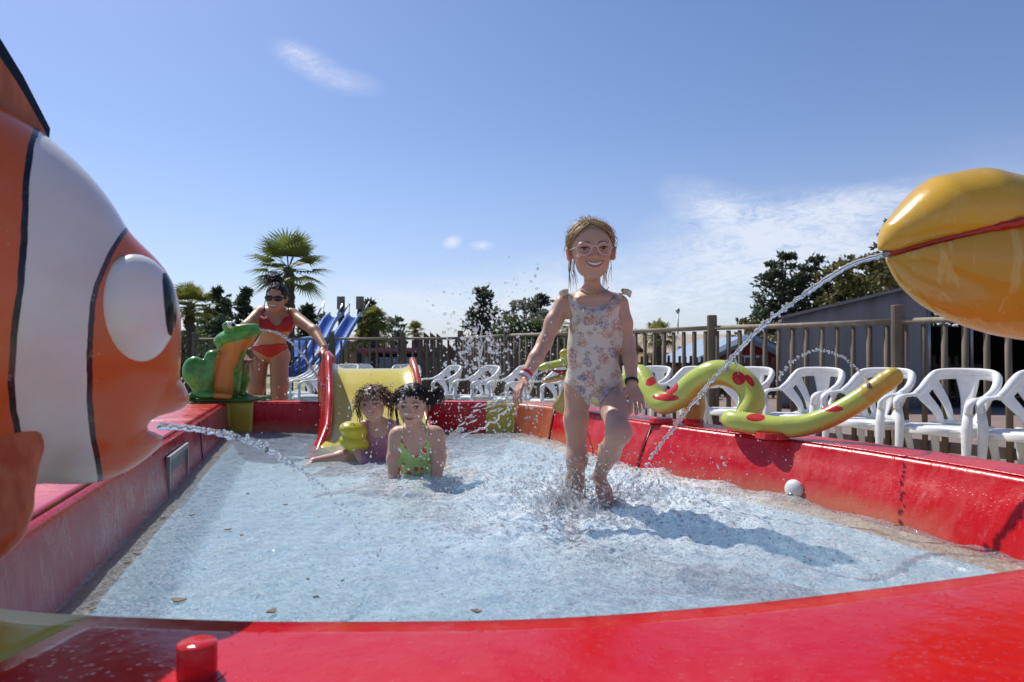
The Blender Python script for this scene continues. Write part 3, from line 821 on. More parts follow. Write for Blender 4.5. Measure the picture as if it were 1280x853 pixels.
# ================================================================= plastic chairs
M_CHAIR = material('white_moulded_plastic', (0.78, 0.78, 0.76), 0.36, lambda nt, b: (nt.set(b.inputs['Base Color'], nt.mix(nt.ramp(nt.noise(7, 5, .65, nt.obj()), [(.45, 0), (.75, 1)]), (0.80, 0.80, 0.79), (0.62, 0.63, 0.58)))))
def make_chair():
    root = empty('garden_chair')
    # seat: shallow dished panel with a rolled edge
    nx, ny = 14, 12; V = []; F = []
    for j in range(ny + 1):
        for i in range(nx + 1):
            u = i / nx * 2 - 1; v = j / ny
            w = 0.235 - 0.035 * v
            x = u * w; y = -0.23 + 0.45 * v
            z = 0.415 - 0.02 * v + 0.012 * u * u - 0.03 * max(0, (0.12 - v) / 0.12) ** 2 - 0.018 * max(0, abs(u) - 0.9) / 0.1 * (1 if v < .9 else .5)
            V.append((x, y, z))
    n1 = len(V); V += [(x, y, z - 0.012) for x, y, z in V]
    W = nx + 1
    for j in range(ny):
        for i in range(nx):
            a = j * W + i; F.append((a, a + 1, a + 1 + W, a + W)); F.append((n1 + a, n1 + a + W, n1 + a + 1 + W, n1 + a + 1))
    for i in range(nx):
        F.append((i + 1, i, n1 + i, n1 + i + 1)); a = ny * W + i; F.append((a, a + 1, n1 + a + 1, n1 + a))
    for j in range(ny):
        a = j * W; F.append((a, a + W, n1 + a + W, n1 + a)); a = j * W + nx; F.append((a + W, a, n1 + a, n1 + a + W))
    m = MB(); m.add(V, F)
    for sx in (-1, 1):
        m.tube([(sx * 0.215, -0.22, 0.375), (sx * .20, 0.20, 0.36)], 0.026, 8, flat=((1, 0, 0), 0.3))
    m.tube([(-0.21, -0.222, 0.372), (0, -0.228, 0.38), (0.21, -0.222, 0.372)], 0.028, 8, flat=((0, 1, 0), 0.25))
    m.build('seat', M_CHAIR, root, smooth=True)
    # back: rolled hoop with five fanned slats
    m = MB(); hoop = spline([(-0.262, 0.02, 0.640), (-0.268, 0.13, 0.690), (-0.252, 0.215, 0.765), (-0.20, 0.268, 0.815), (0, 0.295, 0.825), (0.20, 0.268, 0.815), (0.252, 0.215, 0.765), (0.268, 0.13, 0.690), (0.262, 0.02, 0.640)], 6)
    m.tube(hoop, [0.026 + 0.013 * math.sin(math.pi * q / (len(hoop) - 1)) for q in range(len(hoop))], 12, flat=((0, 0.94, 0.34), 0.30))
    hs = np.array(hoop); NU, NV = 56, 16; VV = []; FF = []
    for j in range(NV + 1):
        for i in range(NU + 1):
            u = i / NU * 2 - 1; v = j / NV; q = (u + 1) / 2 * (len(hs) - 1); q0 = min(int(q), len(hs) - 2)
            T = hs[q0] + (hs[q0 + 1] - hs[q0]) * (q - q0); B = np.array([.175 * u, .21 - .035 * u * u, .400])
            p = B + (T - B) * v; p[1] += .045 * math.sin(math.pi * v) * (1 - .5 * abs(u)); p[0] *= 1 - .14 * math.sin(math.pi * min(1, v * 1.3)) * (1 - v)
            VV.append(p)
    sl = [-.84, -.44, 0, .44, .84]
    for j in range(NV):
        for i in range(NU):
            u = (i + .5) / NU * 2 - 1; v = (j + .5) / NV
            vmax = .90 - .10 * abs(u); solid = v < .06 or v > vmax or abs(u) > .93 or min(abs(u - c) for c in sl) < (.115 if v < .85 else .14)
            if solid: q = j * (NU + 1) + i; FF.append((q, q + 1, q + NU + 2, q + NU + 1))
    bk = mesh_obj('back_slats', np.array(VV), FF, M_CHAIR, root); bm = bmesh.new(); bm.from_mesh(bk.data); bmesh.ops.delete(bm, geom=[v for v in bm.verts if not v.link_faces], context='VERTS'); bm.to_mesh(bk.data); bm.free()
    sm_ = bk.modifiers.new('t', 'SOLIDIFY'); sm_.thickness = .013; sm_.offset = 0
    m.tube([(-0.18, 0.20, 0.405), (0, 0.222, 0.405), (0.18, 0.20, 0.405)], 0.03, 8, flat=((0, 1, 0), 0.35))
    m.build('backrest', M_CHAIR, root, smooth=True)
    for sx in (-1, 1):
        m = MB(); pts = spline([(sx * 0.262, 0.06, 0.655), (sx * 0.270, -0.05, 0.636), (sx * 0.272, -0.16, 0.632), (sx * 0.268, -0.225, 0.600), (sx * 0.262, -0.232, 0.53)], 5)
        m.tube(pts, [0.026, 0.030, 0.031, 0.031, 0.032, .033, .033, .033, .033, .033, .033, .033, .033, .032, .031, .030, .030, .029, .028, .028, .028][:len(pts)], 10, flat=((0, 0, 1), 0.42))
        m.build('armrest', M_CHAIR, root, smooth=True)
        m = MB(); m.tube([(sx * 0.262, -0.228, 0.585), (sx * 0.246, -0.225, 0.40), (sx * 0.250, -0.245, 0.20), (sx * 0.256, -0.262, 0.0)], [0.029, 0.042, 0.030, 0.020], 8, flat=((0, 1, 0), 0.55)); m.build('leg', M_CHAIR, root, smooth=True)
        m = MB(); m.tube([(sx * 0.205, 0.185, 0.40), (sx * 0.222, 0.235, 0.20), (sx * 0.235, 0.285, 0.0)], [0.040, 0.030, 0.021], 8, flat=((0, 1, 0), 0.6)); m.build('leg', M_CHAIR, root, smooth=True)
    for ch in [q for q in bpy.data.objects if q.parent == root]:
        for v in ch.data.vertices:
            v.co.x *= 0.92; v.co.y *= 0.92
            if v.co.z > 0.42: v.co.z = 0.42 + (v.co.z - 0.42) * 0.90
    return root
chair0 = make_chair(); first = True
G1 = 'white plastic armchairs lined up in front of the fence'
chairs = [  # px, d, rz, label
    (1297, 4.46, -62, 'white plastic garden chair cut off by the right edge of the photo'),
    (1184, 4.92, -60, 'nearest fully visible white plastic chair beneath the yellow pelican bill'),
    (1085, 5.46, -61, 'white plastic chair standing behind the tip of the snake tail'),
    (1004, 5.98, -58, 'white plastic chair in the gap between the snake coils and its raised tail tip'),
    (922, 6.62, -62, 'white plastic chair seen through the arch of the green snake'),
    (852, 7.30, -60, 'white plastic chair behind the first red-patched dip of the snake'),
    (803, 7.90, -57, 'white plastic chair behind the black wristband of the running girl'),
    (735, 8.10, -60, 'white plastic chair hidden mostly behind the body of the running girl'),
    (686, 8.35, -66, 'white plastic chair under the open jaws of the green snake'),
    (640, 8.75, -60, 'white plastic chair just left of the hand with the red wristband'),
    (596, 9.25, -56, 'white plastic chair above the yellow corner section of the pool'),
    (550, 9.75, -60, 'white plastic chair just right of the slide behind the dark-haired child'),
    (388, 9.30, -58, 'nearer white plastic chair between the woman in red and the slide'),
    (374, 10.2, -66, 'farther white plastic chair close behind the legs of the woman in red'),
    (426, 12.2, -20, 'small white chair top peeking above the left end of the yellow slide'),
    (452, 12.4, 25, 'white chair top peeking above the middle of the yellow slide'),
    (507, 12.0, 5, 'white chair top beside the red right rail of the yellow slide'),
]
for px, d, rz, lab in chairs:
    c = chair0 if first else copy_tree(chair0); first = False
    c.location = ((px - 640) / FPX * d, d, gz(d)); c.rotation_euler = (0, 0, R(rz)); tag(c, lab, 'chair', G1)

# ================================================================= foliage
def leaf_mat(name, c0, c1, c2=None):
    def fn(nt, b):
        pos = nt.geo(); n = nt.noise(2.2, 3, 0.6, pos); f = nt.noise(17, 2, 0.7, pos)
        col = nt.mix(nt.ramp(nt.math('ADD', nt.math('MULTIPLY', n, .5), nt.math('MULTIPLY', f, .5)), [(.35, 0), (.65, 1)]), c0, c1)
        nt.set(b.inputs['Base Color'], col)
        tl = nt.n.new('ShaderNodeBsdfTranslucent'); nt.l.new(col, tl.inputs[0])
        mx = nt.n.new('ShaderNodeMixShader'); mx.inputs[0].default_value = 0.36
        out = nt.n['Material Output']; nt.l.new(b.outputs[0], mx.inputs[1]); nt.l.new(tl.outputs[0], mx.inputs[2]); nt.l.new(mx.outputs[0], out.inputs[0])
    return material(name, c0, 0.65, fn)
M_PINE = leaf_mat('pine_needles', (0.035, 0.058, 0.032), (0.10, 0.13, 0.07))
M_PINE2 = leaf_mat('grey_green_leaves', (0.10, 0.12, 0.08), (0.21, 0.23, 0.17))
M_DECID = leaf_mat('olive_leaves', (0.075, 0.085, 0.022), (0.21, 0.185, 0.055))
M_BUSH = leaf_mat('bush_leaves', (0.045, 0.085, 0.018), (0.12, 0.16, 0.04))
M_PALML = leaf_mat('palm_leaves', (0.08, 0.13, 0.025), (0.27, 0.31, 0.07))
M_PALMY = leaf_mat('yellow_palm_leaves', (0.13, 0.16, 0.02), (0.30, 0.29, 0.05))
M_BARK = varied('bark', (0.055, 0.042, 0.032), (0.12, 0.09, 0.065), 14, 0.9, 0.5, 40)

def foliage(blobs, dens, ll, lw, seed, upbias=0.3):
    """many small leaf clumps through the volume of each blob; blobs are (x,y,z,rx,ry,rz)"""
    r = np.random.default_rng(seed); V = []; F = []; n0 = 0
    for b in blobs:
        c = np.array(b[:3]); rr = np.array(b[3:6]); vol = rr.prod() * 4.19
        n = max(8, int(dens * vol ** 0.75))
        p = r.normal(size=(n, 3)); p /= np.linalg.norm(p, axis=1)[:, None]
        rad = r.random(n) ** 0.45; p = p * rad[:, None] * rr + c
        d = r.normal(size=(n, 3)); d[:, 2] = d[:, 2] * 0.6 + upbias; d /= np.linalg.norm(d, axis=1)[:, None]
        s = np.cross(d, r.normal(size=(n, 3))); s /= np.linalg.norm(s, axis=1)[:, None] + 1e-9
        L = ll * (0.6 + 0.8 * r.random(n))[:, None]; Wd = lw * (0.6 + 0.8 * r.random(n))[:, None]
        q = np.stack([p - s * Wd * .5, p + d * L * .5 - s * Wd, p + d * L, p + d * L * .5 + s * Wd], 1)
        V.append(q.reshape(-1, 3)); F.append(np.arange(n * 4).reshape(-1, 4) + n0); n0 += n * 4
    return np.concatenate(V), np.concatenate(F)

def tree(name, px, d, top_y, width_px, kind, label, seed, base_y=None, group=None, mat=None, lean=0.0, dens=260):
    rr = random.Random(seed); x = (px - 640) / FPX * d; zt = H_CAM + (441 - top_y) / FPX * d; hw = width_px / 2 / FPX * d * (1.22 if kind == 'pine' else 1.08)
    z0 = gz(d); Ht = zt - z0
    root = empty(name, (x, d, z0), 0, label, 'tree' if kind != 'bush' else 'bush', group)
    m = MB(); blobs = []
    if kind == 'pine':
        m.tube([(0, 0, 0), (lean * .3, 0, Ht * .5), (lean, 0, Ht * .96)], [Ht * .032, Ht * .02, Ht * .005], 7)
        tiers = 11; lowest = 0.18
        for t in range(tiers):
            f = t / (tiers - 1); z = Ht * (lowest + (0.97 - lowest) * f)
            reach = hw * (1 - f) ** 0.5 * rr.uniform(.70, 1.15) + hw * .12
            for k in range(7 if f < .8 else 4):
                a = rr.uniform(0, 6.283); rch = reach * rr.uniform(.55, 1.05)
                e = (lean * f + math.cos(a) * rch, math.sin(a) * rch, z + rch * rr.uniform(.0, .30))
                m.tube([(lean * f, 0, z - .1 * rch), (e[0] * .6 + lean * f * .4, e[1] * .6, z + .05 * rch), e], [Ht * .008, Ht * .005, Ht * .002], 5)
                for q in range(4):
                    g = rr.uniform(.45, 1.0); s_ = hw * rr.uniform(.09, .165) * (1.15 - .45 * f)
                    blobs.append((lean * f + (e[0] - lean * f) * g + rr.uniform(-.1, .1) * hw, e[1] * g, z + (e[2] - z) * g + rr.uniform(-.02, .05) * hw, s_ * 1.25, s_ * 1.25, s_ * .6))
        ll, lw = 0.034 * d / 4, 0.0085 * d / 4
    elif kind == 'round':
        m.tube([(0, 0, 0), (lean * .4, 0, Ht * .35), (lean, 0, Ht * .7)], [Ht * .04, Ht * .028, Ht * .012], 7)
        for k in range(46):
            a = rr.uniform(0, 6.283); f = rr.uniform(.22, .97); w = hw * math.sqrt(max(0.05, 1 - ((f - .5) / .55) ** 2)); rch = w * math.sqrt(rr.uniform(.05, .95))
            p = (lean * f + math.cos(a) * rch, math.sin(a) * rch, Ht * f); s_ = hw * rr.uniform(.15, .27)
            if k % 3 == 0: m.tube([(lean * .5, 0, Ht * .35), (p[0] * .6, p[1] * .6, Ht * (f * .6 + .15)), p], [Ht * .014, Ht * .008, Ht * .003], 5)
            blobs.append((*p, s_ * 1.1, s_ * 1.1, s_ * .8))
        ll, lw = 0.026 * d / 4, 0.012 * d / 4
    else:
        m.tube([(0, 0, 0), (0, 0, Ht * .4)], [Ht * .05, Ht * .03], 6)
        for k in range(26):
            a = rr.uniform(0, 6.283); f = rr.uniform(.1, .92); rch = hw * math.sqrt(rr.uniform(0, .95)) * math.sqrt(max(.08, 1 - f ** 2.4))
            s_ = hw * rr.uniform(.22, .36); blobs.append((math.cos(a) * rch, math.sin(a) * rch, Ht * f, s_, s_, s_ * .8))
        ll, lw = 0.03 * d / 4, 0.012 * d / 4
    m.build('trunk', M_BARK, root, smooth=True)
    # density scaled so that the clumps cover the same share of the picture at any distance
    sc = (4.0 / ll) ; A = [(b[0], b[1], b[2], b[3], b[4], b[5]) for b in blobs]
    vmean = np.mean([b[3] * b[4] * b[5] * 4.19 for b in blobs])
    area = np.mean([b[3] * b[5] * 3.14 for b in blobs]); nleaf = 2.9 * area / (ll * lw) * (dens / 260)
    Vv, Ff = foliage(A, nleaf / vmean ** .75, ll, lw, seed)
    me = mesh_obj('crown', Vv, Ff, mat or M_PINE, root, smooth=False)
    return root

tg = 'trees beyond the fence'
tree('pine_tree', 272, 30, 362, 46, 'pine', 'dense dark pine behind the frog, left of the woman', 1, group=tg, dens=330)
tree('pine_tree', 308, 32, 362, 36, 'pine', 'slim dark pine just left of the head of the woman', 2, group=tg, dens=320)
tree('pine_tree', 383, 34, 384, 30, 'pine', 'small dark pine behind the outstretched arm of the woman', 3, group=tg)
tree('pine_tree', 402, 36, 392, 28, 'round', 'rounded dark tree immediately left of the blue slides', 4, group=tg)
tree('pine_tree', 461, 33, 377, 28, 'pine', 'dark pine behind the bushy palm right of the blue slides', 5, group=tg)
tree('slender_tree', 493, 30, 394, 26, 'round', 'pale grey-green slender tree between two small palms', 6, group=tg, mat=M_PINE2, dens=150)
tree('pine_tree', 603, 26, 362, 62, 'pine', 'tall open dark pine behind the splash drops', 7, group=tg, dens=170)
tree('broad_tree', 655, 30, 374, 58, 'round', 'broad grey-green tree left of the arm of the running girl', 8, group=tg, mat=M_PINE2, dens=190)
tree('broad_tree', 676, 34, 371, 46, 'pine', 'dark tree right behind the shoulder of the running girl', 9, group=tg)
tree('broad_tree', 240, 20, 410, 60, 'bush', 'leafy green bush behind the back of the frog', 10, mat=M_BUSH)
tree('broad_tree', 262, 26, 396, 70, 'bush', 'dark green shrub mass between frog and pines', 11, mat=M_PINE)
tree('bushy_shrub', 655, 22, 402, 110, 'bush', 'low yellow-green shrub behind the palisade', 12, mat=M_BUSH)
tree('pine_tree', 975, 30, 318, 92, 'pine', 'large dark pine with tufted branches left of the grey tent', 13, group=tg, dens=185, lean=0.3)
tree('pine_tree', 1020, 31, 322, 90, 'pine', 'second dark pine whose crown merges with the olive tree', 14, group=tg, dens=185)
tree('broad_tree', 1068, 29, 326, 110, 'round', 'olive-brown leafy tree above the grey tent roof', 15, group=tg, mat=M_DECID, dens=300)
tree('broad_tree', 1118, 32, 318, 80, 'round', 'dark leafy tree partly behind the tip of the pelican bill', 16, group=tg, mat=M_DECID, dens=300)
tree('pine_tree', 1112, 42, 274, 40, 'pine', 'distant tall pine peeking up behind the tip of the pelican bill', 17, group=tg)
tree('pine_tree', 1215, 30, 330, 120, 'round', 'dark tree hidden largely behind the pelican pouch', 18, group=tg)
tree('bushy_shrub', 940, 24, 398, 60, 'bush', 'yellow-green shrub at the foot of the large dark pine', 19, mat=M_DECID)

# far wood along the horizon
blobs = []; rr = random.Random(9)
for k in range(420):
    a = -75 + 0.357 * k; x = a * 1.1 + rr.uniform(-1, 1); hgt = 2.1 + 1.0 * math.sin(x * .21) * math.sin(x * .07 + 1) + rr.uniform(-.5, .7)
    if -14 < x < -2.5: hgt *= 0.55
    blobs.append((x, 72 + rr.uniform(-3, 3), hgt * .45, 1.0, 1.0, hgt * .55 + .1))
Vv, Ff = foliage(blobs, 55, .50, .22, 77)
o = mesh_obj('distant_wood', Vv, Ff, M_PINE, None, smooth=False); tag(o, 'dark far-off wood lying along the horizon', 'wood', kind='stuff')

# ---- palms
def palm(px, d, cy, rad_px, trunk_px, label, seed, mat, nf=30, base_y=None, droop=1.0, shaggy=False, fan=True):
    rr = random.Random(seed); x = (px - 640) / FPX * d; zc = H_CAM + (441 - cy) / FPX * d; z0 = gz(d); rad = rad_px / FPX * d; tw = trunk_px / 2 / FPX * d
    root = empty('palm_tree', (x, d, z0), 0, label, 'palm', 'palm trees around the pool area')
    Hh = zc - z0; m = MB(); pts = []; rs = []
    for i in range(28):
        f = i / 27; pts.append((0.04 * math.sin(f * 3), 0, Hh * f)); rs.append(tw * (1.25 if i % 2 else 0.95) * (0.95 + 0.25 * f))
    m.tube(pts, rs, 9)
    for k in range(90):
        a = rr.uniform(0, 6.283); z = Hh * rr.uniform(.15, .97)
        m.tube([(math.cos(a) * tw * .8, math.sin(a) * tw * .8, z), (math.cos(a) * tw * 1.7, math.sin(a) * tw * 1.7, z + tw * .9)], [tw * .25, tw * .05], 4)
    m.build('trunk', M_BARK, root, smooth=False)
    m = MB(); V = []; F = []
    for k in range(nf):
        a = k * 2.39996 + rr.uniform(-.2, .2); el = R(78) - R(118) * (k / nf) ** 0.9 + rr.uniform(-.1, .1)
        dr = np.array([math.cos(a) * math.cos(el), math.sin(a) * math.cos(el), math.sin(el)])
        pl = rad * 0.50 * rr.uniform(.85, 1.1); o_ = np.array([0, 0, Hh])
        side = unit(np.cross(dr, [0, 0, 1.0]) + 1e-6); up = np.cross(side, dr)
        e = o_ + dr * pl + np.array([0, 0, -0.08 * pl])
        m.tube([o_, o_ + dr * pl * .6, e], [tw * .14, tw * .09, tw * .06], 4)
        nl = 22; LL = rad * 0.62 * rr.uniform(.85, 1.1)
        for q in range(nl):
            b = (q / (nl - 1) - .5) * R(200)
            ld = unit(dr * math.cos(b) + side * math.sin(b) + up * 0.12)
            L = LL * (0.72 + 0.28 * math.cos(b * .8)) * rr.uniform(.9, 1.05)
            wv = unit(np.cross(ld, up)) * rad * 0.022
            mid = e + ld * L * .55 + up * .02 * L; tip = e + ld * L + np.array([0, 0, -1]) * L * (0.16 + .15 * rr.random()) * droop
            m.add([e - wv * .4, e + wv * .4, mid + wv, tip, mid - wv], [(0, 1, 2, 4), (4, 2, 3)])
    m.build('crown', mat, root, smooth=False)
    return root
palm(360, 15.5, 336, 56, 10, 'tall fan palm with a dark shaggy trunk above the woman', 4, M_PALML, 26, droop=.7)
palm(236, 17, 384, 36, 9, 'yellow-green palm at left edge of the trees behind the fish eye', 5, M_PALMY, 30)
palm(467, 19, 400, 23, 9, 'bushy yellow-green palm right of the blue slides', 6, M_PALMY, 40, droop=2.0)
palm(466, 19.4, 416, 26, 9, 'lower shaggy palm crown beneath the bushy palm', 16, M_PALMY, 34, droop=2.2)
palm(519, 20, 413, 15, 5, 'small fan palm right of the slender grey-green tree', 7, M_PALMY, 26)
palm(822, 16, 420, 27, 6, 'drooping yellow palm behind the fence right of the running girl', 8, M_PALMY, 20, droop=2.2)
palm(716, 18, 405, 26, 6, 'palm hidden mostly behind the body of the running girl', 9, M_PALMY, 20)

# ================================================================= buildings beyond the fence
M_CANVAS = varied('grey_canvas', (0.185, 0.185, 0.19), (0.235, 0.235, 0.24), 1.6, 0.7, 0.6, 3.0, stretch=(2.2, 1, .25))
M_TILE = varied('clay_tiles', (0.40, 0.18, 0.10), (0.52, 0.31, 0.20), 5, 0.8, 0.4, 30)
M_TILE2 = varied('tan_tiles', (0.42, 0.32, 0.24), (0.54, 0.44, 0.34), 4, 0.8, 0.4, 30)
M_OCHREW = varied('ochre_boards', (0.40, 0.27, 0.13), (0.34, 0.22, 0.10), 3, 0.7, 0.1, 20)
M_REDW = varied('red_boards', (0.30, 0.02, 0.02), (0.24, 0.02, 0.02), 3, 0.7)
M_GREYB = varied('blue_grey_metal', (0.22, 0.30, 0.40), (0.30, 0.38, 0.48), 3, 0.5)
M_DARK = material('dark_interior', (0.012, 0.012, 0.014), 0.8)  # near-black colour stands for the shade inside the open tent
M_GLASS = material('window_glass', (0.05, 0.06, 0.07), 0.08)

def marquee():
    y0, y1 = 12.5, 16.5; SK = 0.50; zb = gz(14)
    root = empty('marquee_tent', (8.5, y0, zb), 0, 'large grey canvas tent with dark open front behind the fence', 'tent')
    X = lambda px: (px - 640) / FPX * y0 - 8.5
    Z = lambda py: H_CAM + (441 - py) / FPX * y0 - zb
    xl, xo, xo2, xr = X(974), X(1161), X(1228), X(1480)
    zl, zo, zp = Z(399), Z(352), Z(322); xp = X(1300)
    zat = lambda x: zl + (zp - zl) * (x - xl) / (xp - xl) if x < xp else zp - (zp - zl) * (x - xp) / (xr - xp)
    # front wall, gently pleated, in two stretches either side of the opening
    def wall(xa, xb, name):
        n = max(8, int((xb - xa) / 0.06)); V = []; F = []; rows = 8
        for i in range(n + 1):
            x = xa + (xb - xa) * i / n
            for j in range(rows + 1):
                f = j / rows; fold = 0.035 * math.sin(x * 9 + 1.4 * math.sin(x * 3)) * (1 - .4 * f) + 0.02 * math.sin(x * 23 + f * 3)
                V.append((x, fold, f * (zat(x) - 0.02)))
        for i in range(n):
            for j in range(rows): a = i * (rows + 1) + j; F.append((a, a + rows + 1, a + rows + 2, a + 1))
        o = mesh_obj(name, np.array(V), F, M_CANVAS, root)
        s_ = o.modifiers.new('thick', 'SOLIDIFY'); s_.thickness = 0.01
    wall(xl, xo, 'front_wall'); wall(xo2 + 1.6, xr, 'front_wall')
    m = MB()
    for (xa, xb) in ((xl, xp), (xp, xr)):
        za, zb_ = zat(xa), zat(xb); ov = 0.12
        V = [(xa, -ov, za), (xb, -ov, zb_), (xb + SK * 4, y1 - y0, zb_), (xa + SK * 4, y1 - y0, za), (xa, -ov, za + .05), (xb, -ov, zb_ + .05), (xb + SK * 4, y1 - y0, zb_ + .05), (xa + SK * 4, y1 - y0, za + .05)]
        m.add(V, [(3, 2, 1, 0), (4, 5, 6, 7), (0, 1, 5, 4), (1, 2, 6, 5), (2, 3, 7, 6), (3, 0, 4, 7)])
    m.build('roof', M_CANVAS, root)
    for xq in (xl + .03, xr - .03):
        m = MB(); V = []
        for dx in (-.01, .01): V += [(xq + dx, .05, 0), (xq + dx + SK * 3.9, 3.9, 0), (xq + dx + SK * 3.9, 3.9, zl - .03), (xq + dx, .05, zl - .03)]
        m.add(V, [(0, 1, 2, 3), (7, 6, 5, 4), (0, 4, 5, 1), (1, 5, 6, 2), (2, 6, 7, 3), (3, 7, 4, 0)]); m.build('side_wall', M_CANVAS, root)
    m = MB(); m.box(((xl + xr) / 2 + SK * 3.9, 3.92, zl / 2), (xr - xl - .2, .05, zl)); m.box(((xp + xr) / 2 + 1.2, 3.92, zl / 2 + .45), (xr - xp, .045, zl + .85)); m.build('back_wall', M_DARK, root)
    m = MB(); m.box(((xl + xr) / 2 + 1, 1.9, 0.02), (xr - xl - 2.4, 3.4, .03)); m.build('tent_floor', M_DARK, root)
    m = MB(); m.tube([(xo, 0, 0), (xo, 0, zat(xo) - .02)], 0.035, 8); m.build('pole', M_STEEL, root, smooth=True)
    m = MB(); m.tube([(xo2, 0.3, 0), (xo2, 0.3, zat(xo2) - .02)], 0.035, 8); m.build('pole', M_STEEL, root, smooth=True)
    m = MB(); m.box(((xo + xo2 + 1.6) / 2, -0.02, zat(xo2) - 0.2), (xo2 + 1.6 - xo, 0.03, 0.25)); m.build('valance', M_CANVAS, root)
marquee()

def hut(px0, px1, d, eave_y, ridge_y, wall, roof, label, depth=5, ov=0.35, name='hut', windows=(), fascia=None, gable=False, zoff=0):
    x0, x1 = (px0 - 640) / FPX * d, (px1 - 640) / FPX * d; zb = gz(d); cx = (x0 + x1) / 2; w = (x1 - x0) / 2
    ze = H_CAM + (441 - eave_y) / FPX * d - zb; zr = H_CAM + (441 - ridge_y) / FPX * d - zb
    root = empty(name, (cx, d, zb), 0, label, 'house')
    m = MB(); m.box((0, depth / 2, ze / 2), (2 * w, depth, ze))
    if gable: m.add([(-w, 0, ze), (w, 0, ze), (0, 0, zr - .05), (-w, .05, ze), (w, .05, ze), (0, .05, zr - .05)], [(0, 1, 2), (5, 4, 3), (0, 3, 4, 1), (1, 4, 5, 2), (2, 5, 3, 0)])
    m.build('wall', wall, root)
    m = MB(); t = .08
    if gable:
        for s in (-1, 1):
            V = []
            for yy in (-ov, depth + ov):
                V += [(0, yy, zr), (s * (w + ov), yy, ze - (zr - ze) * ov / w), (s * (w + ov), yy, ze - (zr - ze) * ov / w + t), (0, yy, zr + t)]
            F = [(0, 1, 2, 3), (7, 6, 5, 4), (0, 4, 5, 1), (1, 5, 6, 2), (2, 6, 7, 3)]
            m.add(V, F if s > 0 else [f[::-1] for f in F])
    else:
        for s, ya in ((-1, -ov), (1, depth + ov)):
            V = []
            for xx in (-w - ov, w + ov):
                V += [(xx, depth / 2, zr), (xx, ya, ze - .02), (xx, ya, ze - .02 + t), (xx, depth / 2, zr + t)]
            m.add(V, [(0, 1, 2, 3), (7, 6, 5, 4), (0, 4, 5, 1), (1, 5, 6, 2), (2, 6, 7, 3)])
    m.build('roof', roof, root)
    if fascia:
        m = MB()
        if gable:
            for s in (-1, 1): m.tube([(0, -ov - .03, zr + t * .3), (s * (w + ov), -ov - .03, ze - (zr - ze) * ov / w + t * .3)], .11, 4)
        else: m.box((0, -ov - .03, ze), (2 * w + 2 * ov, .04, .22))
        m.build('fascia', fascia, root)
    for (fx, zc, ww, hh) in windows:
        m = MB(); X = fx * w
        for sx in (-1, 1): m.box((X + sx * ww / 2, -.03, zc), (.06, .06, hh + .06))
        for sz in (-1, 1): m.box((X, -.03, zc + sz * hh / 2), (ww, .055, .06))
        fr = m.build('window', M_WHITEP, root); m = MB(); m.box((X, -.012, zc), (ww - .04, .02, hh - .04)); m.build('pane', M_GLASS, fr)
    return root
hut(818, 1010, 27, 443, 418, M_OCHREW, M_TILE2, 'long ochre house with a pale tan tiled roof beyond the fence', depth=6, windows=((-.55, .9, .9, .7), (.1, .9, .9, .7)), gable=False)
hut(872, 992, 17.5, 452, 424, M_REDW, M_GREYB, 'bright red hut with a blue-grey edged gable roof beyond the fence', depth=4, gable=True, fascia=M_GREYB, ov=.25, windows=((.15, .7, .5, .45),))
hut(1243, 1420, 19, 441, 415, M_OCHREW, M_TILE, 'ochre hut with a terracotta roof under the pelican pouch', depth=5, fascia=M_GREYB, windows=((-.75, .7, .6, .5),))
hut(430, 470, 33, 428, 419, M_OCHREW, M_TILE2, 'small pale cabin seen through the pickets behind the slide', depth=3)

# striped kiosk seen through the pickets
def kiosk():
    root = empty('kiosk', ((500 - 640) / FPX * 19, 19, gz(19)), 0, 'small blue and pink kiosk seen through the fence above the slide', 'kiosk')
    w = 1.0
    m = MB()
    m.box((0, .5, .45), (2 * w, 1.0, .9)); m.build('wall', M_GREYB, root)
    for k in range(4):
        m = MB(); m.box((-w + .25 + k * .5, -.02, .42), (.30, .03, .55)); m.build('shutter', material('kiosk_pane', (0.12, 0.28, 0.45), .5) if k == 0 else bpy.data.materials['kiosk_pane'], root)
    m = MB(); m.box((0, .35, 1.0), (2 * w + .2, 1.4, .10), rx=-0.15); m.build('awning', material('pink_awning', (0.45, 0.14, 0.18), .7), root)
kiosk()

# lamp pole
m = MB(); lp = empty('lamp_post', ((847.5 - 640) / FPX * 34, 34, gz(34)), 0, 'thin grey lamp post rising against the sky right of the running girl', 'lamp post')
ztop = H_CAM + (441 - 392) / FPX * 34 + .1
m.tube([(0, 0, 0), (0, 0, ztop)], [.05, .035], 8); m.build('pole', M_STEEL, lp, smooth=True)
m = MB(); m.tube([(0, 0, ztop), (0, 0, ztop + .12), (0, 0, ztop + .25)], [.05, .11, .08], 10); m.build('lamp_head', M_STEEL, lp, smooth=True)

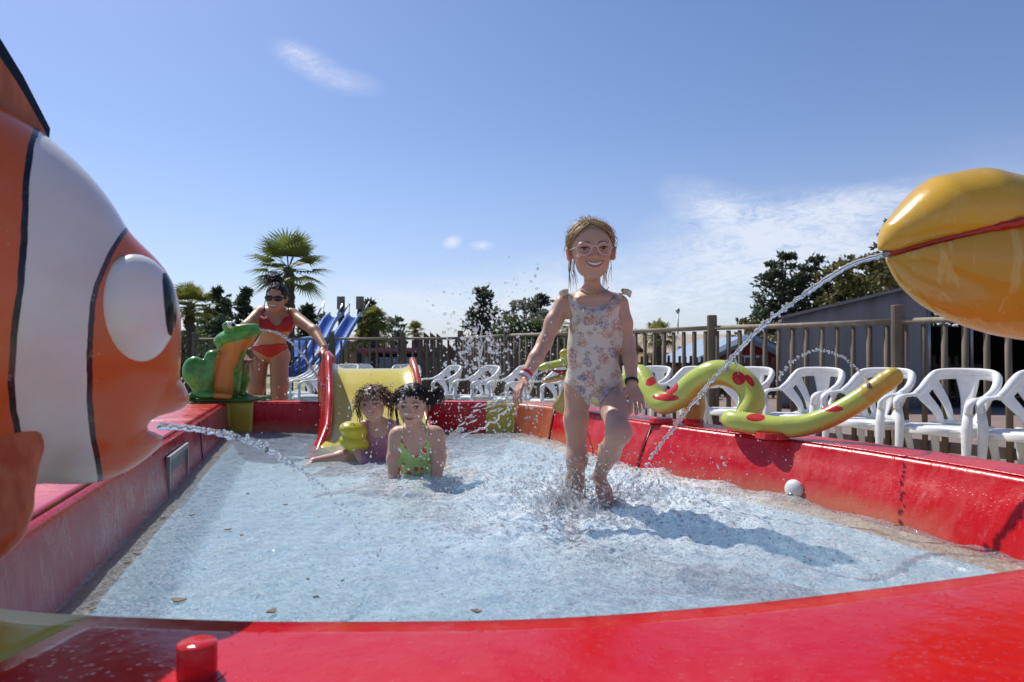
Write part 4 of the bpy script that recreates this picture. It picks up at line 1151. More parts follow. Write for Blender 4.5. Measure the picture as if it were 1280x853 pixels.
# ---- blue slides
M_BLUE = varied('blue_fibreglass', (0.015, 0.10, 0.42), (0.03, 0.15, 0.52), 3, 0.25)
M_LBLUE = varied('pale_blue_edge', (0.22, 0.40, 0.62), (0.30, 0.48, 0.68), 3, 0.3)
def slide(px_top, d0, pts, label):
    root = empty('water_slide', ((px_top - 640) / FPX * d0, d0, gz(d0)), 0, label, 'slide', 'pair of blue water slides'); rl = np.array(root.location)
    path = spline([P(*p) - rl for p in pts], 8)
    w = 0.155; V = []; F = []; Lr = []; Rr = []
    prof = [(-w, .14), (-w * .96, .08), (-w * .7, .02), (0, 0), (w * .7, .02), (w * .96, .08), (w, .14)]
    path = [np.array(q) for q in path]
    side0 = unit(np.cross(path[-1] - path[0], [0, 0, 1]))
    for i, p in enumerate(path):
        t = unit(path[min(i + 1, len(path) - 1)] - path[max(i - 1, 0)]); s = unit(np.cross(t, [0, 0, 1.0])); s = unit(s * .3 + side0 * .7); u = np.cross(s, t)
        for a, b in prof: V.append(p + s * a + u * b)
        Lr.append(V[-1]); Rr.append(V[-len(prof)])
    m_ = len(prof)
    for i in range(len(path) - 1):
        for k in range(m_ - 1): a = i * m_ + k; F.append((a, a + 1, a + m_ + 1, a + m_))
    o = mesh_obj('chute', np.array(V), F, M_BLUE, root); s_ = o.modifiers.new('thick', 'SOLIDIFY'); s_.thickness = .05
    m = MB(); m.tube(Lr, .022, 6); m.build('side_rail', M_LBLUE, root, smooth=True)
    m = MB(); m.tube(Rr, .022, 6); m.build('side_rail', M_LBLUE, root, smooth=True)
    top = path[0]
    m = MB(); m.tube([(top[0] + .1, top[1] + .2, 0), (top[0] + .1, top[1] + .2, top[2] + .5)], .09, 6); m.build('post', M_DARKW, root)
    m = MB(); m.box((top[0] + .1, top[1] + .15, top[2] + .42), (.2, .12, .36)); m.build('top_post', M_WOOD, root)
    m = MB(); m.tube([path[len(path) // 2] - [0, 0, .03], path[len(path) // 2] * [1, 1, 0]], .06, 8); m.build('support', M_STEEL, root, smooth=True)
    m = MB()
    for sx in (-1, 1): m.tube([(top[0] + sx * .36, top[1], top[2] + .05), (top[0] + sx * .36, top[1] + .1, top[2] + .45), (top[0] + sx * .34, top[1] - .6, top[2] + .05)], .022, 6)
    m.build('handrail', M_STEEL, root, smooth=True)
slide(419, 19.2, [(420, 397, 19.2), (412, 405, 18.4), (402, 424, 17.2), (392, 444, 16.2), (378, 462, 15.4), (362, 470, 15.0)], 'left blue water slide with pale edges behind the fence')
slide(443, 19.2, [(444, 397, 19.2), (438, 406, 18.4), (426, 426, 17.2), (416, 446, 16.2), (402, 464, 15.4), (386, 472, 15.0)], 'right blue water slide with pale edges behind the fence')
m = MB(); pts = spline([P(420, 418, 20) , P(398, 424, 19.5), P(378, 428, 18.4), P(366, 438, 17.4), P(372, 452, 16.6)], 8)
m.tube(pts, .26, 10, flat=((0, 0, 1), .45)); o = m.build('curved_slide', M_BLUE, smooth=True); tag(o, 'bright blue curved slide end left of the two straight chutes', 'slide')

# ================================================================= painted water figures (statues)
def gel(name, fn, rough=0.28, spec=0.5):
    m = material(name, (.5, .5, .5), rough, fn, Specular_IOR_Level=spec); return m
def fbump(nt, b, s=9, st=0.15):
    nt.set(b.inputs['Normal'], nt.bump(nt.noise(s, 5, .6, nt.geo()), st, 0.01))

# ---------------------------------------------------------------- clownfish figure on the left
def clownfish():
    fu = unit([0.80, 0.60, 0]); fv = np.array([fu[1], -fu[0], 0.0]); fw = np.array([0, 0, 1.0])
    O = np.array([-0.583, 1.15, 0.0])
    def W(u, v, z): return O + fu * u + fv * v + fw * z
    M = np.stack([fu, fv, fw], 1)
    root = empty('fish_fountain', tuple(W(-.3, 0, RZ)), 0, 'big orange and white striped fish figure spouting water at the left', 'fish figure')
    lo = W(-.80, 0, 0) - [.34, .3, 0]; lo = np.array([-1.32, 0.30, 0.60]); hi = np.array([-0.30, 1.45, 1.50])
    f = Field(lo, hi, 0.006)
    f.ell(W(-.36, 0, 1.010), (.31, .180, .305), .02, M)
    f.ell(W(-.24, 0, .965), (.20, .155, .245), .06, M)
    f.ell(W(-.10, 0, .915), (.122, .110, .150), .06, M)          # face
    f.ell(W(-.082, 0.0, 1.00), (.092, .108, .094), .04, M)       # brow
    f.ell(W(-.010, 0, .842), (.046, .060, .036), .02, M)         # upper lip
    f.ell(W(-.048, 0, .778), (.046, .052, .024), .015, M)         # lower lip
    f.ell(W(-.11, 0, .765), (.075, .080, .050), .04, M)
    f.ell(W(.005, 0, .806), (.06, .045, .020), .016, M, mode='s')
    f.cone(W(-.62, 0, .98), W(-.74, 0, .98), .10, .05, .10, flat=(fv, .5))
    def ua(V): return (V - O) @ fu
    def st(V):
        u = (V - O) @ fu; v = (V - O) @ fv; z = V[:, 2] - .95
        edge = np.sin(z * 17) * 0.006
        # white bands: centre and half width along the length
        zz = V[:, 2] - .97; ef = -.125 + edge * .5 + np.where(zz > 0, 2.6, 0.35) * zz * zz; eb = -.205 + edge + .4 * zz * zz
        b1 = np.maximum(eb - u, u - ef)
        b2 = np.abs(u + 0.295 + edge * .5) - 0.050
        b3 = np.abs(u + 0.66) - 0.04
        return np.minimum(np.minimum(b1, b2), b3)
    def fn(nt, b):
        a = nt.attr('stripe'); n = nt.noise(5, 4, .6, nt.geo())
        org = nt.mix(n, (0.58, 0.085, 0.016), (0.66, 0.15, 0.035)); wh = nt.mix(n, (0.66, 0.65, 0.62), (0.76, 0.75, 0.72))
        lip = nt.attr('pale')
        org = nt.mix(lip, org, (0.66, 0.36, 0.26))
        aw = nt.math('ADD', a, nt.math('MULTIPLY', nt.math('SUBTRACT', nt.noise(30, 2, .5, nt.geo()), .5), .004))
        c = nt.mix(nt.math('GREATER_THAN', aw, 0.0), wh, (0.008, 0.010, 0.016))
        c = nt.mix(nt.math('GREATER_THAN', aw, 0.0075), c, org)
        dirt = nt.ramp(nt.noise(6, 7, .75, nt.geo()), [(.45, 0), (.75, 1)]); c = nt.mix(nt.math('MULTIPLY', dirt, .28), c, (0.50, 0.33, 0.26))
        scuff = nt.ramp(nt.noise(45, 6, .8, nt.geo()), [(.62, 0), (.70, 1)])
        c = nt.mix(nt.math('MULTIPLY', scuff, .35), c, (0.72, 0.62, 0.55))
        nt.set(b.inputs['Base Color'], c); fbump(nt, b, 7, .12)
    m_f = gel('fish_paint', fn, 0.22)
    pale = lambda V: np.clip((((V - O) @ fu) + 0.06) / 0.07, 0, 1) * np.clip((0.86 - V[:, 2]) / .06, 0, 1) * .8
    o = f.mesh('body', m_f, None, {'stripe': st, 'pale': pale}); attach(o, root)
    # eyes: white ellipsoid with dark glossy pupil and a lid rim
    def eyefn(nt, b):
        nt.set(b.inputs['Base Color'], nt.mix(nt.noise(9, 3, .5, nt.geo()), (0.70, 0.69, 0.66), (0.78, 0.77, 0.74)))
    M_EYE = gel('fish_eye_white', eyefn, .18); M_PUP = material('dark_pupil', (0.006, 0.010, 0.018), 0.16, None, Specular_IOR_Level=.3)
    for s in (-1, 1):
        m = MB(); Me = M @ rotm(0, 0, s * -0.55)
        m.ball(W(-.058, s * .094, .986), (.062, .046, .084), 32, 20, Me); e = attach(m.build('eye', M_EYE, smooth=True), root)
        m = MB(); cd = unit([.62, s * .77, .13]); e1 = unit(np.cross(cd, [0, 0, 1.0])); e2 = np.cross(e1, cd); DV = [cd]; DF = []
        for a_ in range(1, 9):
            for b_ in range(40):
                th = 2 * math.pi * b_ / 40; DV.append(unit(cd + e1 * math.tan(.50 * a_ / 8) * math.cos(th) + e2 * math.tan(.62 * a_ / 8) * math.sin(th)))
        for b_ in range(40): DF.append((0, 1 + b_, 1 + (b_ + 1) % 40))
        for a_ in range(7):
            for b_ in range(40): q0 = 1 + a_ * 40; DF.append((q0 + b_, q0 + 40 + b_, q0 + 40 + (b_ + 1) % 40, q0 + (b_ + 1) % 40))
        m.add((np.array(DV) * np.array([.062, .046, .084]) * 1.015) @ Me.T + W(-.058, s * .094, .986), DF)
        p = attach(m.build('pupil', M_PUP, smooth=True), root); p.parent = e; p.matrix_parent_inverse = Matrix.Identity(4) if False else (Matrix.Translation(-Vector(root.location)).inverted() @ Matrix.Translation(-Vector(root.location)))
        p.matrix_parent_inverse = Matrix.Identity(4)
        m = MB(); m.ball(W(-.034, s * .1165, .990), (.008, .005, .010), 10, 8, Me); 
    # dorsal fin: thin orange brown blade with a dark rim and rays
    def fin(pts_outer, pts_inner, thick, name, mat):
        n = len(pts_outer); V = []; F = []
        for k in range(n):
            a = np.array(pts_outer[k], float); c = np.array(pts_inner[k], float)
            for j in range(7):
                t = j / 6; p = c + (a - c) * t; w = thick * (1 - .75 * t) * (1 + .35 * math.sin(k * 1.9))
                V.append(p + fv * w); V.append(p - fv * w)
        for k in range(n - 1):
            for j in range(6):
                q = k * 14 + j * 2; r_ = q + 14
                F.append((q, q + 2, r_ + 2, r_)); F.append((q + 1, r_ + 1, r_ + 3, q + 3))
            q = k * 14; F.append((q + 12, q + 13, q + 27, q + 26)); F.append((q, q + 14, q + 15, q + 1))
        F.append((0, 1, 3, 2)) ; 
        o = mesh_obj(name, np.array(V), F, mat)
        me = o.data; at = me.attributes.new('edge', 'FLOAT', 'POINT')
        at.data.foreach_set('value', [((i % 14) // 2) / 6 for i in range(len(V))])
        bm = bmesh.new(); bm.from_mesh(me); bmesh.ops.recalc_face_normals(bm, faces=bm.faces); bm.to_mesh(me); bm.free()
        return attach(o, root)
    def finfn(nt, b):
        e = nt.attr('edge'); ray = nt.noise(60, 3, .5, nt.mapping(nt.geo(), (1, 1, .15)))
        c = nt.mix(nt.ramp(ray, [(.35, 0), (.65, 1)]), (0.36, 0.10, 0.04), (0.52, 0.17, 0.07))
        c = nt.mix(nt.math('GREATER_THAN', e, .87), c, (0.01, .012, .018)); nt.set(b.inputs['Base Color'], c)
    m_fin = gel('fin_paint', finfn, .3)
    k_ = np.linspace(0, 1, 15)
    outer = [W(-.165 - .48 * t, 0, 1.20 + .40 * math.sin(min(1, t * 1.3 + .06) * 1.75) ** .8 - .10 * max(0, t - .6)) for t in k_]
    inner = [W(-.175 - .44 * t, 0, 1.13 + .12 * math.sin(t * 3.0)) for t in k_]
    fin(outer, inner, .016, 'dorsal_fin', m_fin)
    outer = [W(-.235 - .22 * t, .03 + .13 * math.sin(t * 3.1), .735 - .19 * math.sin(min(1, t + .15) * 2.2)) for t in k_]
    inner = [W(-.225 - .16 * t, .06, .775) for t in k_]
    # paddle shaped side fins reaching down on to the rim
    for s in (-1, 1):
        g = Field(np.array([-1.25, .35, .58]), np.array([-.35, 1.35, .92]), .007)
        a0 = W(-.215, s * .125, .79); a1 = W(-.255, s * .165, .71); a2 = W(-.29, s * .18, RZ + .018)
        g.cone(a0, a1, .045, .058, .02, flat=(unit(fv * 1 + fw * .5 * s), .35)); g.cone(a1, a2, .058, .030, .03, flat=(unit(fv * 1 + fw * .5 * s), .35))
        attach(g.mesh('side_fin', gel('side_fin_paint_%s' % ('b' if s > 0 else 'a'), lambda nt, b: (nt.set(b.inputs['Base Color'], nt.mix(nt.ramp(nt.noise(50, 3, .5, nt.mapping(nt.geo(), (1, 1, .12))), [(.4, 0), (.6, 1)]), (0.52, 0.09, 0.02), (0.62, 0.17, 0.05))), fbump(nt, b, 20, .2))), None), root)
    # tail and pedestal
    g = Field(np.array([-1.45, .10, .60]), np.array([-.85, .75, 1.30]), .012)
    g.cone(W(-.72, 0, .98), W(-.88, 0, 1.12), .05, .09, .03, flat=(fv, .3)); g.cone(W(-.72, 0, .98), W(-.88, 0, .84), .05, .09, .03, flat=(fv, .3))
    t_ = g.mesh('tail_fin', m_fin, None, {'edge': lambda V: np.zeros(len(V))}); attach(t_, root)
    m = MB(); m.tube([W(-.42, 0, RZ - .002), W(-.42, 0, .76)], [.12, .10], 20); m.build('base', M_RIM, None, smooth=False)
    b_ = bpy.data.objects['base']; attach(b_, root)
    return root
clownfish()

# ---------------------------------------------------------------- frog on the far left corner
def frog():
    D = 4.42; C = P(285, 500, D); C[2] = RZ + .003; s = 1 / 190.0
    root = empty('frog_fountain', tuple(C), 0, 'green frog figure with orange belly on the far left pool corner', 'frog figure')
    K = 853.33 / D
    def Q(px, py, dy=0.0):
        p = P(px, py, D + dy); return p
    f = Field(Q(222, 505) - [.03, .30, .03], Q(334, 398) + [.04, .30, .05], .0055)
    ry = .10
    # torso: leaning up to the right
    f.cone(Q(278, 480), Q(289, 435), .100, .070, .02)
    f.cone(Q(280, 488), Q(284, 455), .095, .090, .03)
    # head
    f.ell(Q(291, 424), (.115, .11, .062), .04, rotm(0, -.18, 0))
    f.ell(Q(309, 418), (.095, .09, .040), .03, rotm(0, -.30, 0))
    f.ell(Q(302, 409), (.11, .09, .018), .02, rotm(0, -.12, 0))
    f.ell(Q(300, 432), (.09, .09, .035), .03, rotm(0, -.40, 0))
    for q in (-1, 1):
        f.ell(Q(286, 408, q * .06), (.040, .034, .034), .012)
        # hind leg folded knee
        f.ell(Q(242 if q < 0 else 304, 463, q * .15), (.066 if q < 0 else .035, .060, .088), .012, rotm(0, .15, 0))
        f.cone(Q(242 if q < 0 else 303, 470, q * .16), Q(254 if q < 0 else 300, 490, q * .14), .056 if q < 0 else .032, .045 if q < 0 else .03, .015)
        f.cone(Q(250, 494, q * .17), Q(285, 496, q * .20), .030, .024, .02, flat=((0, 0, 1), .7))
        for t in (-1, 0, 1): f.cone(Q(240 if q < 0 else 262, 496, q * .17), Q(232 + abs(t) * 3, 499, q * .17 + t * .035 - .02), .022, .014, .01)
        # front leg
        a = Q(296 if q > 0 else 266, 447, q * .10); b = Q(305 if q > 0 else 260, 474, q * .135); c = Q(301 if q > 0 else 261, 492, q * .13)
        f.cone(a, b, .048, .036, .03); f.cone(b, c, .036, .028, .02)
        for t in (-1, 0, 1): f.cone(c, Q((318 if q > 0 else 276) + abs(t) * -3, 498, q * .12 + t * .035 - .02), .020, .012, .01)
    f.ell(Q(296, 440, -.03), (.055, .06, .10), .03, rotm(0, .35, 0))
    # mouth line groove
    f.cone(Q(268, 427, -.10), Q(326, 414, -.055), .006, .006, .01, mode='s')
    f.F[:, :, f.ax[2] < RZ + .001] = .5
    def colr(V):
        px = 640 + V[:, 0] / V[:, 1] * FPX; py = 441 - (V[:, 2] - H_CAM) / V[:, 1] * FPX
        # belly: curved orange patch on the front (towards the camera and up under the chin)
        cx = np.interp(py, [418, 428, 440, 463, 500, 505], [318, 300, 287, 280.5, 279, 279]); w = np.interp(py, [418, 428, 440, 463, 500, 505], [5, 17, 15, 11, 11, 10])
        d = (np.abs(px - cx) - w) / K
        d = np.where(V[:, 1] > D + .035, .1, d)
        d = np.where(py < 421 + (322 - px) * .22, .05, d)
        return d
    def fn(nt, b):
        a = nt.math('ADD', nt.attr('belly'), nt.math('MULTIPLY', nt.math('SUBTRACT', nt.noise(20, 3, .5, nt.geo()), .5), .02)); n = nt.noise(11, 5, .65, nt.geo())
        gcol = nt.mix(nt.ramp(n, [(.38, 0), (.62, 1)]), (0.055, 0.24, 0.035), (0.14, 0.44, 0.08))
        lines = nt.ramp(nt.noise(26, 2, .4, nt.mapping(nt.geo(), (1, 1, 2.5))), [(.47, 0), (.5, 1), (.53, 0)])
        gcol = nt.mix(nt.math('MULTIPLY', lines, .55), gcol, (0.012, 0.06, 0.02))
        oc = nt.mix(n, (0.62, 0.20, 0.03), (0.68, 0.32, 0.06))
        nt.set(b.inputs['Base Color'], nt.mix(nt.ramp(a, [(0.0, 0), (0.006, 1)]), oc, gcol)); fbump(nt, b, 14, .25)
    o = f.mesh('body', gel('frog_paint', fn, .25), None, {'belly': colr}); attach(o, root)
    M_FE = material('frog_eye', (0.62, 0.66, 0.60), .15); M_PUP = bpy.data.materials['dark_pupil']
    for q in (-1, 1):
        m = MB(); m.ball(Q(289, 406.5, q * .083), (.029, .018, .024), 16, 10); e = attach(m.build('eye', M_FE, smooth=True), root)
        m = MB(); m.ball(Q(291, 406.5, q * .0935), (.014, .008, .011), 14, 8); p = m.build('pupil', M_PUP, smooth=True); p.parent = e
    M_NAIL = material('red_nail', (0.42, 0.02, 0.02), .3)
    for (px, py, dy) in ((230, 498, -.19), (233, 499, -.225), (236, 499, -.16), (318, 498, .09), (277, 499, -.16), (281, 500, -.14)):
        m = MB(); m.ball(Q(px, py, dy), (.014, .012, .008), 10, 8); attach(m.build('toenail', M_NAIL, smooth=True), root)
    m = MB(); m.prism([(C[0] + x, C[1] + y) for x, y in ((-.26, -.17), (.20, -.17), (.22, .18), (-.26, .18))], RZ + .004, RZ + .022)
    attach(m.build('base', gel('frog_base_paint', lambda nt, b: nt.set(b.inputs['Base Color'], nt.mix(nt.noise(12, 3, .5, nt.geo()), (0.02, 0.10, 0.02), (0.05, 0.20, 0.04))), .4), None, bevel=.006), root)
frog()

# ---------------------------------------------------------------- long green snake along the right rim
def snake():
    keyp = [  # px, py, depth, radius
        (716, 468, 3.62, .040), (738, 490, 3.50, .045), (762, 497, 3.38, .047), (785, 478, 3.28, .048), (800, 468, 3.20, .046), (812, 486, 3.10, .046),
        (826, 504, 3.02, .047), (846, 498, 2.95, .049), (868, 479, 2.90, .051), (890, 467, 2.84, .052), (912, 468, 2.80, .052), (932, 480, 2.76, .050), (941, 500, 2.72, .048), (934, 518, 2.70, .044)]
    pts = [P(a, b, d) for a, b, d, r in keyp]; rad = [r for *_, r in keyp]
    root = empty('snake_fountain', tuple(P(870, 530, 2.9)), 0, 'long yellow-green snake figure with red patches looping along the right rim', 'snake figure')
    lo = np.array([0.18, 2.2, RZ - .02]); hi = np.array([1.45, 3.85, 1.0])
    f = Field(np.array([0.22, 2.55, RZ - .03]), np.array([1.10, 3.75, .98]), .0075)
    sp = spline([np.append(p, r * 0.98) for p, r in zip(pts, rad)], 5)
    for a, b in zip(sp[:-1], sp[1:]): f.cone(a[:3], b[:3], a[3], b[3], .006)
    pth = np.array(sp)
    # arch foot that goes down to the rim behind
    f.chain([P(868, 485, 2.98), P(868, 508, 3.02), P(866, 522, 3.02)], [.045, .044, .046], .02)
    f.F[:, :, f.ax[2] < RZ] = .5
    dots = [((770, 492), .05), ((812, 481), .045), ((822, 498), .05), ((841, 488), .045), ((836, 502), .03), ((922, 474), .038), ((936, 480), .024), ((765, 490), .04)]
    def under(V):
        d = ((V[:, None, :] - pth[None, :, :3]) ** 2).sum(2); j = d.argmin(1)
        return (V[:, 2] - pth[j, 2]) / pth[j, 3]
    def red(V):
        px = 640 + V[:, 0] / V[:, 1] * FPX; py = 441 - (V[:, 2] - H_CAM) / V[:, 1] * FPX; out = np.full(len(V), .2)
        E = [(814, 477, 8, 5, -.5, 3.3), (832, 497, 17, 4.5, .05, 3.3), (837, 482, 11, 10, .7, 3.2), (923, 473, 9, 8, .9, 2.80), (937, 476, 4, 9, -.6, 2.75), (775, 490, 12, 6, 0, 3.5)]
        for cx, cy, rx, ry_, a, dmax in E:
            u = (px - cx) * math.cos(a) + (py - cy) * math.sin(a); v = -(px - cx) * math.sin(a) + (py - cy) * math.cos(a)
            q = (np.sqrt((u / rx) ** 2 + (v / ry_) ** 2) - 1) * min(rx, ry_) / 300
            out = np.minimum(out, q)
        return out
    def fn(nt, b):
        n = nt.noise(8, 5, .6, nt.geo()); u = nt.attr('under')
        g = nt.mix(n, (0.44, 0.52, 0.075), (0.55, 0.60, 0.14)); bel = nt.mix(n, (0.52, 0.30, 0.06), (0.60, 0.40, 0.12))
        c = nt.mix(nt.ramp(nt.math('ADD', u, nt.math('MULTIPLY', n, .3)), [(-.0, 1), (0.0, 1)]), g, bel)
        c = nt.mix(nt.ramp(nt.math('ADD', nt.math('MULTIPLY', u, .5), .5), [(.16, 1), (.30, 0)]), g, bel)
        sc = nt.ramp(nt.noise(70, 5, .8, nt.geo()), [(.68, 0), (.74, 1)]); c = nt.mix(nt.math('MULTIPLY', sc, .6), c, (0.16, 0.17, 0.05))
        c = nt.mix(nt.math('LESS_THAN', nt.attr('red'), 0.0), c, nt.mix(n, (0.45, 0.01, 0.01), (0.58, 0.03, 0.02)))
        nt.set(b.inputs['Base Color'], c); fbump(nt, b, 16, .2)
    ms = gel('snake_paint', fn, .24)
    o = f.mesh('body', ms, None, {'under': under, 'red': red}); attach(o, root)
    # head with open jaws behind the girl
    g = Field(P(664, 482, 3.72) - [.02, .12, .03], P(730, 425, 3.72) + [.05, .14, .03], .006)
    g.cone(P(712, 452, 3.70), P(684, 457.5, 3.70), .040, .032, .01, flat=((0, 0, 1), .60)); g.cone(P(684, 458, 3.70), P(676, 460, 3.70), .032, .022, .01, flat=((0, 0, 1), .7))
    g.cone(P(716, 468, 3.70), P(684, 476, 3.70), .040, .028, .01, flat=((0, 0, 1), .5)); g.cone(P(718, 456, 3.7), P(722, 470, 3.66), .045, .045, .02)
    g.ell(P(706, 443, 3.68), .030, .012)
    def r2(V): return np.full(len(V), .2)
    o = g.mesh('head', ms, None, {'under': lambda V: np.where(V[:, 2] < P(700, 465, 3.7)[2], -1.0, .9), 'red': r2}); attach(o, root)
    m = MB(); m.cone = None; m.tube([P(718, 464, 3.69), P(700, 465.5, 3.69), P(690, 463, 3.69)], [.030, .026, .008], 10, flat=((0, 0, 1), .45)); attach(m.build('tongue', material('red_mouth', (.45, .015, .015), .3), smooth=True), root)
    m = MB(); m.ball(P(703, 442, 3.65), (.016, .012, .016), 14, 10); attach(m.build('eye', material('yellow_eye', (.65, .50, .03), .2), smooth=True), root)
    # raised tail: lies on the rim, then lifts to a rattle
    keyt = [(912, 524, 2.62, .036), (918, 526, 2.58, .041), (945, 530, 2.52, .042), (975, 534, 2.46, .042), (1005, 532, 2.42, .041), (1035, 522, 2.38, .040), (1062, 508, 2.34, .039), (1078, 498, 2.32, .039)]
    f2 = Field(np.array([.72, 2.20, RZ - .03]), np.array([1.25, 2.72, .90]), .0065)
    sp2 = spline([np.append(P(a, b, d), r * 0.90) for a, b, d, r in keyt], 5)
    for a, b in zip(sp2[:-1], sp2[1:]): f2.cone(a[:3], b[:3], a[3], b[3], .004)
    pth2 = np.array(sp2)
    def under2(V):
        d = ((V[:, None, :] - pth2[None, :, :3]) ** 2).sum(2); j = d.argmin(1); return (V[:, 2] - pth2[j, 2]) / pth2[j, 3]
    def red2(V):
        px = 640 + V[:, 0] / V[:, 1] * FPX; py = 441 - (V[:, 2] - H_CAM) / V[:, 1] * FPX
        q = np.sqrt(((px - 944) / 12) ** 2 + ((py - 522) / 5) ** 2) - 1; q2 = np.sqrt(((px - 1040) / 14) ** 2 + ((py - 511) / 4) ** 2) - 1
        return np.minimum(q, q2) * .02
    o = f2.mesh('tail', ms, None, {'under': under2, 'red': red2}); attach(o, root)
    g = Field(P(1060, 515, 2.33) - [.05, .08, .03], P(1130, 460, 2.33) + [.05, .08, .04], .005)
    a = P(1079, 497, 2.32); b = P(1116, 471, 2.28)
    for k in range(5):
        t = k / 4; g.ell(a + (b - a) * t, np.array([.037, .037, .037]) * (1.02 - .10 * t) * (1.0 if k % 2 else .93), .007)
    def rf(nt, b):
        nt.set(b.inputs['Base Color'], nt.mix(nt.noise(14, 4, .6, nt.geo()), (0.46, 0.36, 0.05), (0.58, 0.45, 0.10))); fbump(nt, b, 20, .25)
    o = g.mesh('rattle', gel('rattle_paint', rf, .28), None); attach(o, root)
    m = MB(); c = P(1087, 484, 2.285); m.tube([c, c + [-.006, -.004, .012]], [.008, .006], 10); attach(m.build('nozzle', M_STEEL, smooth=True), root)
    for (px, py, d, w_) in ((826, 523, 3.02, .055), (866, 521, 3.02, .05), (925, 522, 2.68, .05), (965, 545, 2.47, .06)):
        q = P(px, py, d); q[2] = RZ + .002; m = MB(); m.tube([q, q + [0, 0, .02]], [w_, w_ * .9], 16); attach(m.build('foot_pad', M_RED), root)
    m = MB(); m.tube([P(700, 500, 3.72) * [1, 1, 0] + [0, 0, RZ - .002], P(722, 474, 3.66)], [.05, .04], 12); attach(m.build('neck_support', material('neck_paint', (.50, .36, .10), .35), smooth=True), root)
snake()

# ---------------------------------------------------------------- pelican on the right
def pelican():
    D = 1.95
    tip = P(1099, 311, D); K = FPX / D
    ax = unit([1.0, -0.10, 0.0]); sd = np.array([ax[1], -ax[0], 0.0]); up = np.array([0, 0, 1.0]); M = np.stack([ax, sd, up], 1)
    def Q(px, py, v=0.0):
        x = (px - 1099) / K * 1.0; return tip + ax * x + sd * v + up * (311 - py) / K
    base = Q(1500, 311); root = empty('pelican_fountain', (base[0], base[1], 0), 0, 'huge golden yellow pelican bill with red mouth line spouting water', 'pelican figure')
    f = Field(np.array([tip[0] - .03, tip[1] - .42, tip[2] - .38]), np.array([tip[0] + 1.0, tip[1] + .28, tip[2] + .42]), .008)
    # upper bill
    f.chain([Q(1103, 311), Q(1120, 299), Q(1145, 289), Q(1178, 276), Q(1212, 274), Q(1250, 281), Q(1300, 284), Q(1400, 275)], [.010, .045, .078, .118, .128, .120, .115, .13], .03, flat=(sd, 1.15))
    o1 = f
    g = f.like()
    g.ell(Q(1262, 345), (.345, .175, .180), .03, M @ rotm(0, 0.22, 0))
    g.ell(Q(1190, 335), (.19, .115, .085), .05, M @ rotm(0, 0.55, 0))
    g.cone(Q(1120, 318), Q(1170, 330), .012, .09, .05)
    # keep the pouch below the mouth line
    Xc = f.ax[0][:, None, None]; Yc = f.ax[1][None, :, None]; Zc = f.ax[2][None, None, :]
    along = (Xc - tip[0]) * ax[0] + (Yc - tip[1]) * ax[1]
    pxs = along * K + 1099
    line_py = np.interp(pxs.ravel(), [1090, 1115, 1150, 1190, 1230, 1280, 1400], [314, 318, 309, 300, 292, 287, 284]).reshape(pxs.shape)
    zl = tip[2] + (311 - line_py) / K
    g.F = np.maximum(g.F, (Zc - (zl - .006)).astype(np.float32))
    f.F = np.maximum(f.F, ((zl + .006) - Zc).astype(np.float32))
    def up_fn(nt, b):
        n = nt.noise(5, 5, .6, nt.geo()); c = nt.mix(n, (0.60, 0.31, 0.018), (0.66, 0.42, 0.05))
        sc = nt.ramp(nt.noise(18, 8, .82, nt.geo()), [(.54, 0), (.70, 1)]); c = nt.mix(nt.math('MULTIPLY', sc, .55), c, (0.66, 0.52, 0.25)); nt.set(b.inputs['Base Color'], c); fbump(nt, b, 7, .25)
    def lo_fn(nt, b):
        n = nt.noise(5, 5, .6, nt.geo()); c = nt.mix(n, (0.54, 0.27, 0.022), (0.60, 0.36, 0.05))
        z = nt.n.new('ShaderNodeSeparateXYZ'); nt.l.new(nt.geo(), z.inputs[0])
        st = nt.ramp(nt.noise(9, 4, .6, nt.mapping(nt.geo(), (2.5, 2.5, .5), rot=(0, .5, 0)), 1.0), [(.58, 0), (.62, 1)])
        c = nt.mix(nt.math('MULTIPLY', st, .6), c, (0.66, 0.47, 0.14)); wt = nt.ramp(nt.noise(30, 7, .8, nt.geo()), [(.60, 0), (.72, 1)]); c = nt.mix(nt.math('MULTIPLY', wt, .4), c, (0.66, 0.52, 0.30))
        nt.set(b.inputs['Base Color'], c); nt.set(b.inputs['Roughness'], nt.ramp(st, [(0, .12), (1, .3)])); fbump(nt, b, 6, .2)
    o = f.mesh('upper_bill', gel('bill_paint', up_fn, .2, .5), None); attach(o, root)
    o = g.mesh('pouch', gel('pouch_paint', lo_fn, .16, .5), None); attach(o, root)
    # red mouth line: slab just inside the outline of both
    h = f.like(); h.F = np.maximum(np.maximum(np.minimum(f.F, g.F * 0 + 9), -9), -9)
    hh = Field.like(f)
    u1 = f.like(); u1.chain([Q(1120, 315), Q(1150, 306), Q(1185, 298), Q(1225, 290), Q(1280, 284), Q(1400, 282)], [.024, .062, .098, .126, .138, .14], .03, flat=(sd, 1.22))
    u1.F = np.maximum(u1.F, (np.abs(Zc - zl) - .0125).astype(np.float32))
    o = u1.mesh('mouth_line', material('mouth_red', (.42, .02, .01), .25), None); attach(o, root)
    m = MB(); m.tube([Q(1104, 317.5), Q(1122, 316)], [.0085, .0085], 12); attach(m.build('nozzle', M_STEEL, smooth=True), root)
    # head, neck and body, outside the photograph, standing on the right rim
    hd = Field(Q(1380, 420) - [.1, .4, .9], Q(1640, 180) + [.2, .4, .1], .018)
    hd.ell(Q(1440, 270), (.17, .13, .14), .03, M); hd.chain([Q(1450, 280), Q(1510, 330), Q(1520, 430), Q(1500, 500)], [.10, .09, .09, .11], .05)
    hd.ell(Q(1540, 545), (.26, .19, .20), .08, M)
